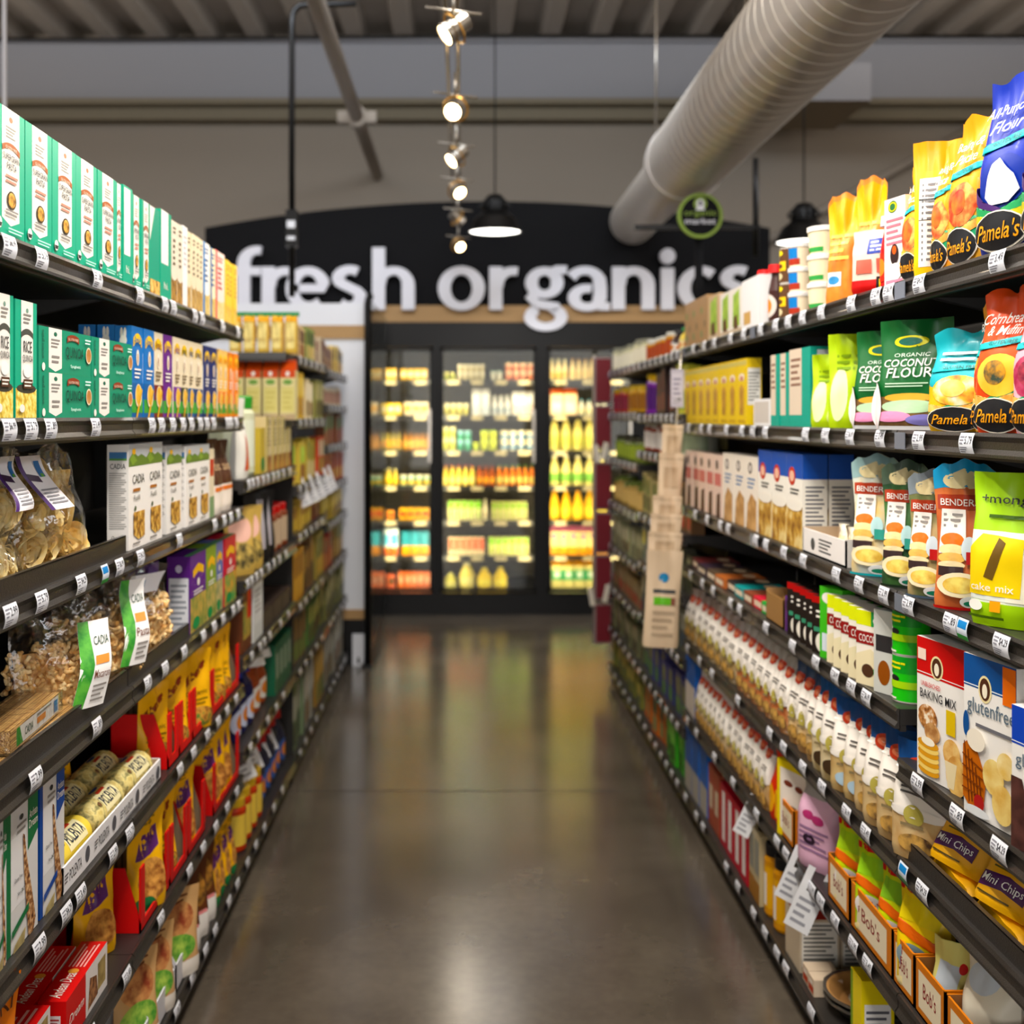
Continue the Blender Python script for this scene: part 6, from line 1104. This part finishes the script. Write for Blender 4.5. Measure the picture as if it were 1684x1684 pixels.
spag(1.84, .15, z4 + .038, 'brown spaghetti pack with large white paper label on top', yaw=-8, top=[('r', .15, .1, .8, .95, '#eceaec'), ('r', .4, .4, .5, .8, '#e0904a'), ('l', .2, .2, .38, .8, 4, GREY), ('p', [(0, 0), (.15, .1), (.15, .9), (0, 1)], '#2a8a2a')])
# ---- left fifth shelf: polenta tray, cartons
z5, z6, z7 = Lz[5] + .0178, Lz[6] + .0178, Lz[7] + .0178
Y0, Y1 = 2.02, 2.675
tray = open_carton(Y1 - Y0, .046, .165, '#ecebee', '#c9b49a', [x for k in range(4) for x in (('t', 'POLENTA', .05 + k * .25, .25, .15 + k * .25, .7, '#3a3a40'), ('e', .2 + k * .25, .5, .02, .32, '#55555c'), ('l', .01 + k * .25, .3, .04 + k * .25, .7, 3, '#55555c'))], lip=1, slope=False)
put('polenta_tray', tray, loc=(XL - .09, (Y0 + Y1) / 2, z5), rz=R(90), label='white cardboard tray printed polenta holding yellow tubes', cat='tray')
def tube_pack(plain):
    m = M(); r, L_ = .035, .2; base = '#e8cf5a' if plain else '#cdb766|#e6d68c|#8a8450|70'
    pr = [(0, 0), (.012, .0), (.026, .008), (r, .026), (r, L_ - .026), (.026, L_ - .008), (.012, L_), (0, L_)]
    m.lathe(pr, base, 24); fn = lambda x, y, f: ((r + f) * math.cos(R(-60 + x * 150)), (r + f) * math.sin(R(-60 + x * 150)), y * L_)
    fn = lambda x, y, f: ((r + f) * math.cos(R(205 - y * 150)), (r + f) * math.sin(R(205 - y * 150)), x * L_)
    m.art(fn, [('r', .28, .25, .75, .72, '#efe6b8'), ('t', 'POLENTA', .3, .36, .72, .62, '#1f2a3a'), ('r', .4, .68, .62, .76, '#b8402a'), ('e', .5, .86, .12, .06, '#2a4a7a'), ('r', .15, .12, .85, .16, '#5f9a3a'), ('e', .2, .5, .03, .06, '#6a4a2a')], .0004, True)
    m.v = [(z - L_ / 2, x, y) for x, y, z in m.v]; m.v = [(x, y, z + r) for x, y, z in m.v]; return m
TBP, TBH = tube_pack(True).data('polenta_tube'), tube_pack(False).data('polenta_tube')
for r_, (xo, zo) in enumerate(((.052, .006), (.125, .006))):
    for i in range(3):
        o = put('polenta_tube', TBP if i == 0 else TBH, loc=(XL - xo, Y0 + .115 + i * .213, z5 + zo), rot=(0, 0, R(90 + rn.uniform(-2, 2))), label='%s polenta tube, %s of the %s row from the camera' % ('plain yellow' if i == 0 else 'herb flecked', ORD[i], ['front', 'back'][r_]), cat='polenta tube', group='polenta tubes in the white tray')
crate(-1, Lz[5], 128, 246, .15, .12, '#8e1216', '#7a1014', 'dark red carton behind the polenta tubes', 'left fifth shelf', lip=.9, setback=.2, slope=False)
for a, b, ds in ((274, 292, 'red display carton just past the polenta tray'), (293, 314, 'red display carton holding two large yellow pouches'), (315, 345, 'red display carton in the middle'), (346, 391, 'red display carton at the shelf end')):
    crate(-1, Lz[5], a, b, .13, .14, '#d8160f', 'corrugated', ds, 'left fifth shelf', lip=.18, strip=.03)
for a, b, ds in ((228, 276, 'red display carton holding the tall pouch'), (277, 306, 'red display carton second along'), (307, 335, 'red display carton third along'), (349, 391, 'red display carton at the far end')):
    crate(-1, Lz[6], a, b, .14, .14, '#c8160f', 'corrugated', ds, 'left sixth shelf', lip=.15, strip=.03)
crate(-1, Lz[6], 118, 212, .17, .14, '#a01217', '#6a0c10', 'empty dark red carton with stamped frame', 'left sixth shelf', [('r', .3, .3, .8, .34, '#c8504a'), ('r', .3, .7, .8, .74, '#c8504a')], lip=.95, setback=.14, slope=False)
for a, b, ds in ((175, 242, 'large white carton nearest the camera'), (243, 286, 'white carton with cream pouches'), (287, 312, 'white carton beside brown pouches')):
    crate(-1, Lz[7], a, b, .13, .14, '#d2d2d8', '#b8b4b0', ds, 'left bottom shelf', lip=.5)
# red pasta boxes lying down, left sixth shelf
for i, (Y, xo, zz, ds) in enumerate([(2.16, .035, 0, 'red pasta box lying at the shelf front'), (2.14, .09, 0, 'red pasta box lying second from the front'), (1.9, .06, 0, 'lower red pasta box at the left photo edge'), (1.88, .065, .052, 'upper red pasta box at the left photo edge'), (2.0, .17, 0, 'red pasta box with grain picture lying at the back')]):
    m, _ = k_red(.235, .085 if i < 2 else .05, .05 if i < 2 else .085); put('pasta_box', m, loc=(XL - xo, Y, z6 + zz), rz=R(90 - (4 if i == 4 else 0)), label=ds, cat='pasta box', group='red pasta boxes lying on the left sixth shelf')
m, _ = k_pouch('#f0860f', [('e', .4, .5, .3, .2, '#d8301a'), ('t', 'URI', .4, .8, .9, .9, '#5a2a0a')], t1=.2, N=12, T=14)(.13, .262, .04)
put('snack_bag', m, loc=(XL - .03, 1.735, z6), rot=(R(4), 0, R(78)), label='orange snack bag corner at the left photo edge', cat='snack bag')

# ---- shelf talkers: white forked tags clipped to the rails
def talker(side, u, v, Y, s, ang, desc):
    m = M(); w, h = .032 * s, .085 * s
    P = [(-w / 2, 0), (w / 2, 0), (w / 2, h), (w * .22, h), (w * .22, h * .62), (-w * .22, h * .62), (-w * .22, h), (-w / 2, h)]
    for y, rev in ((-.0008, 0), (.0008, 1)):
        for Q in ((0, 1, 4, 5), (1, 2, 3, 4), (0, 5, 6, 7)): m.poly([(P[q][0], y, P[q][1]) for q in Q], '#e6e6e8')
    m.poly([(P[0][0], -.0008, 0), (P[1][0], -.0008, 0), (P[1][0], .0008, 0), (P[0][0], .0008, 0)], '#e6e6e8')
    m.art(wall_fn((-w / 2, -.001, 0), (w, 0, 0), (0, 0, h * .6), (0, -1, 0)), [('l', .15, .1, .8, .9, 4, '#9a9aa0')])
    x, y, z = uvz(u, v, Y); put('shelf_talker', m, loc=(x, y, z), rot=(0, R(ang), R(25 * (1 if side < 0 else -1))), label=desc, cat='shelf tag')
talker(1, 1308, 1528, 2.78, 1.9, 22, 'large white forked tag hanging over the bottom right shelf'); talker(1, 1290, 1480, 2.9, 1.7, 22, 'second white forked tag beside the large one'); talker(1, 1217, 1372, 3.4, 1.5, 25, 'white forked tag beside crimson boxes on the right')
for i, (u, v) in enumerate(((410, 1282), (422, 1266), (434, 1250), (447, 1236))): talker(-1, u, v, 3.9 + i * .2, 1.9, -22, 'white forked tag on the low left unit, %s from the camera' % ORD[i])
for i, (u, v) in enumerate(((505, 832), (518, 826), (529, 820), (541, 812), (548, 806))): talker(-1, u, v, 5.05 + i * .22, 1.5, -20, 'small forked tag on far left run, %s from the camera' % ORD[i])

# ---- hanging strip of paper packs
root = bpy.data.objects.new('clip_strip', None); COL.objects.link(root); root.location = uvz(1120, 600, 4.25); root['label'] = 'metal clip strip with price card hanging from the right top shelf'; root['category'] = 'clip strip'
bx_, by_, bz_ = root.location
def seg(u0, v0, u1, v1, Y=4.25): a, b = uvz(u0, v0, Y), uvz(u1, v1, Y); return [tuple(p - q for p, q in zip(a, root.location)), tuple(p - q for p, q in zip(b, root.location))]
m = M(); m.tube(seg(1121, 578, 1116, 640) + seg(1112, 700, 1103, 1000), .006, 'steel', 6); put('strip', m, root)
m = M(); fn = wall_fn(Vector(uvz(1103, 670, 4.23)) - root.location, (.047, 0, 0), (0, 0, .14), (0, -1, 0)); m.box(*[p for p in fn(0, 0, -.002)], *[q for q in fn(1, 1, .0)], '#b8b4c4'); m.art(fn, [('r', .1, .1, .9, .9, '#c9c6d4'), ('l', .2, .3, .8, .8, 4, '#8a86a0'), ('t', '2.99', .2, .12, .8, .26, '#4a4a50')], .0004); put('price_card', m, root)
def paper_pack(u0, u1, v0, v1, Y, ang, desc, print_=False, band=True):
    w, h = (u1 - u0) / F_PX * Y, (v1 - v0) / F_PX * Y; m, _ = k_pouch('#cdb79c', ([('e', .5, .72, .15, .05, '#2a7aa8'), ('r', .2, .56, .85, .6, '#3a3a3a'), ('r', .22, .44, .72, .52, '#5aa81e'), ('r', .72, .44, .85, .52, '#7a4a3a'), ('l', .2, .1, .85, .4, 4, '#a8947c')] if print_ else [('r', .0, .9, 1, .93, '#b8a288'), ('r', .2, .5, .8, .8, '#b49c80')]), t1=.3, N=10, T=14, n=5)(w, h, .03)
    x, y, z = uvz((u0 + u1) / 2, v1, Y); put('paper_pack', m, loc=(x, y, z), rot=(0, R(ang), 0), label=desc, cat='paper pack', group='beige paper packs on the clip strip')
for i, (a, b, c, d_) in enumerate([(1085, 1119, 698, 790), (1078, 1119, 745, 860), (1070, 1118, 815, 890), (1066, 1118, 845, 922), (1062, 1118, 875, 950), (1056, 1115, 905, 1064)]):
    paper_pack(a, b, c, d_, 4.22 - i * .034, 3, 'beige paper pack, %s from the top of the clip strip' % ORD[i].replace('nearest', 'first') if i < 5 else 'lowest beige paper pack with green band on the clip strip', i == 5)
# ---- red display strip with grey frames
Yr = 6.62
root = bpy.data.objects.new('literature_rack', None); COL.objects.link(root); root.location = uvz(990, 1060, Yr - .05); root['label'] = 'tall narrow rack of dark red panels in grey frames'; root['category'] = 'display rack'
for i, (a, b) in enumerate([(588, 664), (667, 738), (760, 838), (841, 908), (911, 985), (990, 1056)]):
    o_ = root.location; m = M(); x0, z0_, x1, z1_ = wx(975, Yr) - o_[0], wz(b, Yr) - o_[2], wx(1003, Yr) - o_[0], wz(a, Yr) - o_[2]
    m.box(x0, 0, z0_, x1, .05, z1_, '#8a7a78'); f = put('pocket', m, root, label='grey framed pocket'); m = M(); m.box(x0 + .012, -.006, z0_ + .012, x1 - .002, 0, z1_ - .01, '#6a1420'); put('red_panel', m, f)
m = M(); m.box(wx(975, Yr) - o_[0], .05, 0, wx(980, Yr) - o_[0], .07, wz(585, Yr) - o_[2], 'steel'); put('back_strip', m, root)
for i, (u, v) in enumerate(((984, 742), (991, 738), (975, 978), (994, 972))):
    m = M(); m.box(-.014, -.004, 0, .014, .004, .1, '#d8cfc0'); x, y, z = uvz(u, v + 18, Yr - .08); put('leaflet', m, loc=(x, y, z), rot=(0, R(12 if i % 2 else -10), 0), label=['left cream leaflet in the middle of the red rack', 'right cream leaflet in the middle of the red rack', 'left cream leaflet low on the red rack', 'right cream leaflet low on the red rack'][i], cat='leaflet')

# ---- goods in the coolers
def cool(door, row, u0, u1, n, kind, h, name, desc, cat, stack=1, rows=1):
    Y = YF + .225; z = wz(CV[row], YF + .2) + (.001 if row < 6 else 0)
    x0, x1 = wx(u0, Y), wx(u1, Y); w = (x1 - x0) / n; k = kind.__qualname__.split('.')[0] in ('k_jar', 'k_can', 'k_bottle', 'k_jug', 'k_tub'); dp = (w - .008) if k else .09
    m, parts = kind(w - .008, h, None if k else .09); me = m.data(name); pm = [(a, b.data(a)) for a, b in parts]
    for r_ in range(rows):
        for i in range(n):
            for s in range(stack):
                o = bpy.data.objects.new(name, me); COL.objects.link(o); o.location = (x0 + w * (i + .5), Y + dp / 2 + .01 + r_ * (dp + .01), z + s * (h + .0005))
                for nm, p in pm: q = bpy.data.objects.new(nm, p); COL.objects.link(q); q.parent = o
                wh = '%s door %s shelf' % (['left', 'middle', 'right'][door], ['top', 'second', 'third', 'fourth', 'fifth', 'sixth', 'bottom'][row])
                o['label'] = '%s, %s%s%s, %s' % (desc, ['first', 'second', 'third', 'fourth', 'fifth', 'sixth', 'seventh', 'eighth', 'ninth', 'tenth'][i] + ' from left' if n > 1 else 'alone in its place', '' if stack == 1 else [' lower', ' middle' if stack == 3 else ' upper', ' upper'][s], '', wh) if n > 1 or stack > 1 else '%s, cooler %s' % (desc, wh)
                o['category'] = cat; o['group'] = '%s, cooler %s' % (desc, wh)
pb = lambda c, a='#f4e8c0': k_box(c, [('r', .1, .3, .9, .75, a)])
Y_ = '#e8b82a'; 
cool(0, 0, 626, 652, 3, pb(Y_), .09, 'butter_box', 'yellow pack', 'dairy pack'); cool(0, 0, 658, 703, 4, pb('#e0b03a'), .085, 'butter_box', 'golden pack', 'dairy pack')
cool(0, 1, 626, 660, 3, pb('#e3bf3a'), .09, 'butter_box', 'yellow pack', 'dairy pack'); cool(0, 1, 664, 705, 3, pb('#d8c8b0', '#e0a84a'), .1, 'butter_box', 'cream pack', 'dairy pack')
cool(0, 2, 616, 660, 5, k_bottle('#8a7a3a', '#3a2a1a', '#c8a03a'), .16, 'dressing_bottle', 'olive bottle', 'bottle'); cool(0, 2, 662, 708, 5, k_bottle('#a8702a', '#4a3a2a', '#d8b050'), .15, 'dressing_bottle', 'amber bottle', 'bottle')
cool(0, 3, 614, 655, 4, k_jug('#c8b050', '#d8d0a0', '#e8c040'), .13, 'juice_bottle', 'yellow green jug', 'jug'); cool(0, 3, 657, 708, 4, k_tub('#7ab0a0', '#e0d8c0', [('r', .1, .1, .9, .5, '#e0c050')]), .08, 'dip_tub', 'teal and yellow tub', 'tub')
cool(0, 4, 614, 648, 3, pb('#d8902a', '#c8402a'), .07, 'cheese_pack', 'orange red pack', 'dairy pack'); cool(0, 4, 656, 706, 4, pb('#d8a02a', '#b8402a'), .09, 'cheese_pack', 'orange pack', 'dairy pack')
cool(0, 5, 614, 655, 3, k_box('#d8e4e4', [('r', 0, 0, 1, .3, '#e0702a'), ('r', .1, .4, .9, .8, '#4aa8c8')]), .2, 'frozen_box', 'blue and orange carton', 'carton'); cool(0, 5, 660, 706, 3, k_box('#3a8a9a', [('r', 0, 0, 1, .4, '#e89a2a')]), .18, 'frozen_box', 'teal carton with orange foot', 'carton')
cool(0, 6, 614, 650, 3, pb('#d86a4a', '#5a4a2a'), .1, 'meat_pack', 'salmon pink pack', 'dairy pack'); cool(0, 6, 654, 708, 5, pb('#e87a4a', '#f0b08a'), .12, 'meat_pack', 'coral pack', 'dairy pack')
cool(1, 0, 730, 750, 2, k_tub('#c8c060', '#e0d8a0', [('r', .1, .1, .9, .6, '#a8b03a')]), .06, 'dip_tub', 'green yellow tub', 'tub'); cool(1, 0, 752, 798, 5, k_tub('#d8ccb0', '#f0e8d8', [('r', .1, .1, .9, .5, '#c8b890')]), .06, 'yogurt_tub', 'cream tub', 'tub', stack=2); cool(1, 0, 806, 826, 2, k_tub('#d8d0c0', '#b0c8c8', []), .07, 'yogurt_tub', 'tub with bluish lid', 'tub'); cool(1, 0, 830, 878, 4, k_tub('#e0a080', '#f0d8b8', [('r', .1, .1, .9, .5, '#d8704a')]), .065, 'yogurt_tub', 'peach tub', 'tub', stack=2)
cool(1, 1, 730, 772, 4, k_tub('#d8cc90', '#e8e0c0', [('r', .1, .1, .9, .5, '#b8b04a')]), .09, 'yogurt_tub', 'pale green tub', 'tub'); cool(1, 1, 776, 806, 2, k_gable('#ebe6e0', '#f2eeea', [('r', .1, .1, .9, .5, '#c8d0d8')]), .2, 'milk_carton', 'tall white carton', 'carton'); cool(1, 1, 808, 840, 3, k_jug('#d8d4d0', '#efe8e0', '#a8b0b8'), .15, 'milk_jug', 'grey white jug', 'jug'); cool(1, 1, 842, 880, 3, k_gable('#e8e4de', '#efe8e4', [('r', .1, .1, .9, .6, '#d0b8b0')]), .18, 'milk_carton', 'white carton', 'carton')
cool(1, 2, 728, 750, 2, k_tub('#e6d890', '#f0e8b8', [('r', .1, .1, .9, .6, '#c8c850')]), .09, 'yogurt_tub', 'yellow cream tub', 'tub', stack=2); cool(1, 2, 752, 776, 2, k_tub('#6ab0a8', '#a8d0d8', [('r', .1, .1, .9, .5, '#2a8a5a')]), .075, 'yogurt_tub', 'teal green tub', 'tub', stack=2); cool(1, 2, 778, 788, 1, k_tub('#c8d820', '#d8e040', []), .06, 'yogurt_tub', 'lime tub', 'tub'); cool(1, 2, 790, 818, 2, k_tub('#d8d820', '#c8e060', [('r', .1, .1, .9, .5, '#b8c020')]), .075, 'yogurt_tub', 'bright lime tub', 'tub', stack=2); cool(1, 2, 822, 878, 4, k_tub('#e8dcc0', '#f0e4c8', [('r', .0, .2, 1, .5, '#2a8ac0')]), .075, 'yogurt_tub', 'cream tub with blue band', 'tub', stack=2)
cool(1, 3, 728, 782, 5, k_jug('#f0d060', '#b83a2a', '#f8e890'), .155, 'juice_bottle', 'yellow bottle with red cap', 'bottle'); cool(1, 3, 784, 814, 3, k_jug('#b8582a', '#8a3a2a', '#e8a03a'), .15, 'juice_bottle', 'rust bottle', 'bottle'); cool(1, 3, 816, 880, 6, k_jug('#e07a2a', '#5a8a4a', '#d8c06a'), .155, 'juice_bottle', 'orange bottle with green cap', 'bottle')
cool(1, 4, 736, 792, 5, k_box('#e0d4a0', [('r', .1, .6, .9, 1, '#7ac030'), ('r', .3, .1, .7, .55, '#8ab84a')]), .145, 'yogurt_pack', 'cream pack with green top', 'dairy pack'); cool(1, 4, 794, 802, 1, k_jug('#e8dcb8', '#e8dcb8', '#d8c8a0'), .16, 'milk_bottle', 'small cream bottle', 'bottle'); cool(1, 4, 808, 868, 6, k_box('#c8bc80', [('r', .1, .6, .9, .95, '#7aa030'), ('r', .3, .1, .7, .55, '#8aa04a')]), .14, 'yogurt_pack', 'khaki pack with green top', 'dairy pack')
cool(1, 5, 737, 797, 6, k_box('#e8d8b0', [('r', .1, .3, .9, .95, '#d85a3a'), ('r', .3, .1, .7, .3, '#d8a080')]), .135, 'yogurt_pack', 'cream and coral pack', 'dairy pack'); cool(1, 5, 803, 870, 6, k_box('#e8dc98', [('r', .1, .6, .9, .98, '#8ac820'), ('r', .3, .1, .7, .55, '#a8c83a')]), .135, 'yogurt_pack', 'yellow pack with lime top', 'dairy pack')
cool(1, 6, 730, 752, 1, k_jug('#c8c060', '#e0d890', '#d8d080'), .11, 'juice_jug', 'small lime yellow jug', 'jug'); cool(1, 6, 754, 782, 1, k_jug('#e0cc70', '#f0e8c0', '#e8dc90'), .19, 'juice_jug', 'tall pale yellow jug', 'jug'); cool(1, 6, 784, 836, 2, k_jug('#e0c030', '#e8d060', '#f0dc60'), .15, 'juice_jug', 'round yellow jug', 'jug')
cool(2, 0, 903, 935, 3, k_jug('#ecd9a8', '#f0e8c8', '#e0b860'), .16, 'milk_jug', 'cream jug', 'jug'); cool(2, 0, 937, 1000, 6, k_jug('#ecd4a0', '#e0a86a', '#e8c888'), .16, 'milk_jug', 'cream jug with peach cap', 'jug')
cool(2, 1, 904, 950, 2, k_gable('#f0d0a8', '#e06a3a', [('r', .1, .1, .9, .6, '#f4e0c8')]), .2, 'juice_carton', 'peach carton with orange top', 'carton'); cool(2, 1, 951, 1000, 4, k_jug('#e0d8c8', '#4a9ab0', '#e8dcb0'), .12, 'milk_jug', 'pale jug with blue cap', 'jug')
cool(2, 2, 903, 1000, 5, k_jug('#d8c878', '#e0d8a0', '#c8c060'), .26, 'juice_bottle', 'tall pale yellow bottle', 'bottle')
cool(2, 3, 903, 1000, 5, k_jug('#e8d88a', '#f4ecc8', '#7ab04a'), .23, 'milk_jug', 'cream jug with green label', 'jug')
cool(2, 4, 903, 1000, 5, k_jug('#f0b818', '#e8a01a', '#f8d850'), .235, 'juice_jug', 'bright orange yellow jug', 'jug')
cool(2, 5, 903, 1000, 6, k_gable('#f0d090', '#d87a9a', [('r', 0, .0, 1, .35, '#f0a040'), ('p', [(.2, .9), (.8, .9), (.5, .6)], '#7a4a9a')]), .22, 'juice_carton', 'cream carton with purple triangle', 'carton')
cool(2, 6, 907, 1000, 5, k_gable('#e8d890', '#e8a02a', [('r', 0, .35, 1, .8, '#3aa86a'), ('e', .5, .6, .3, .15, '#e8f0d8')]), .21, 'juice_carton', 'green and yellow carton', 'carton')
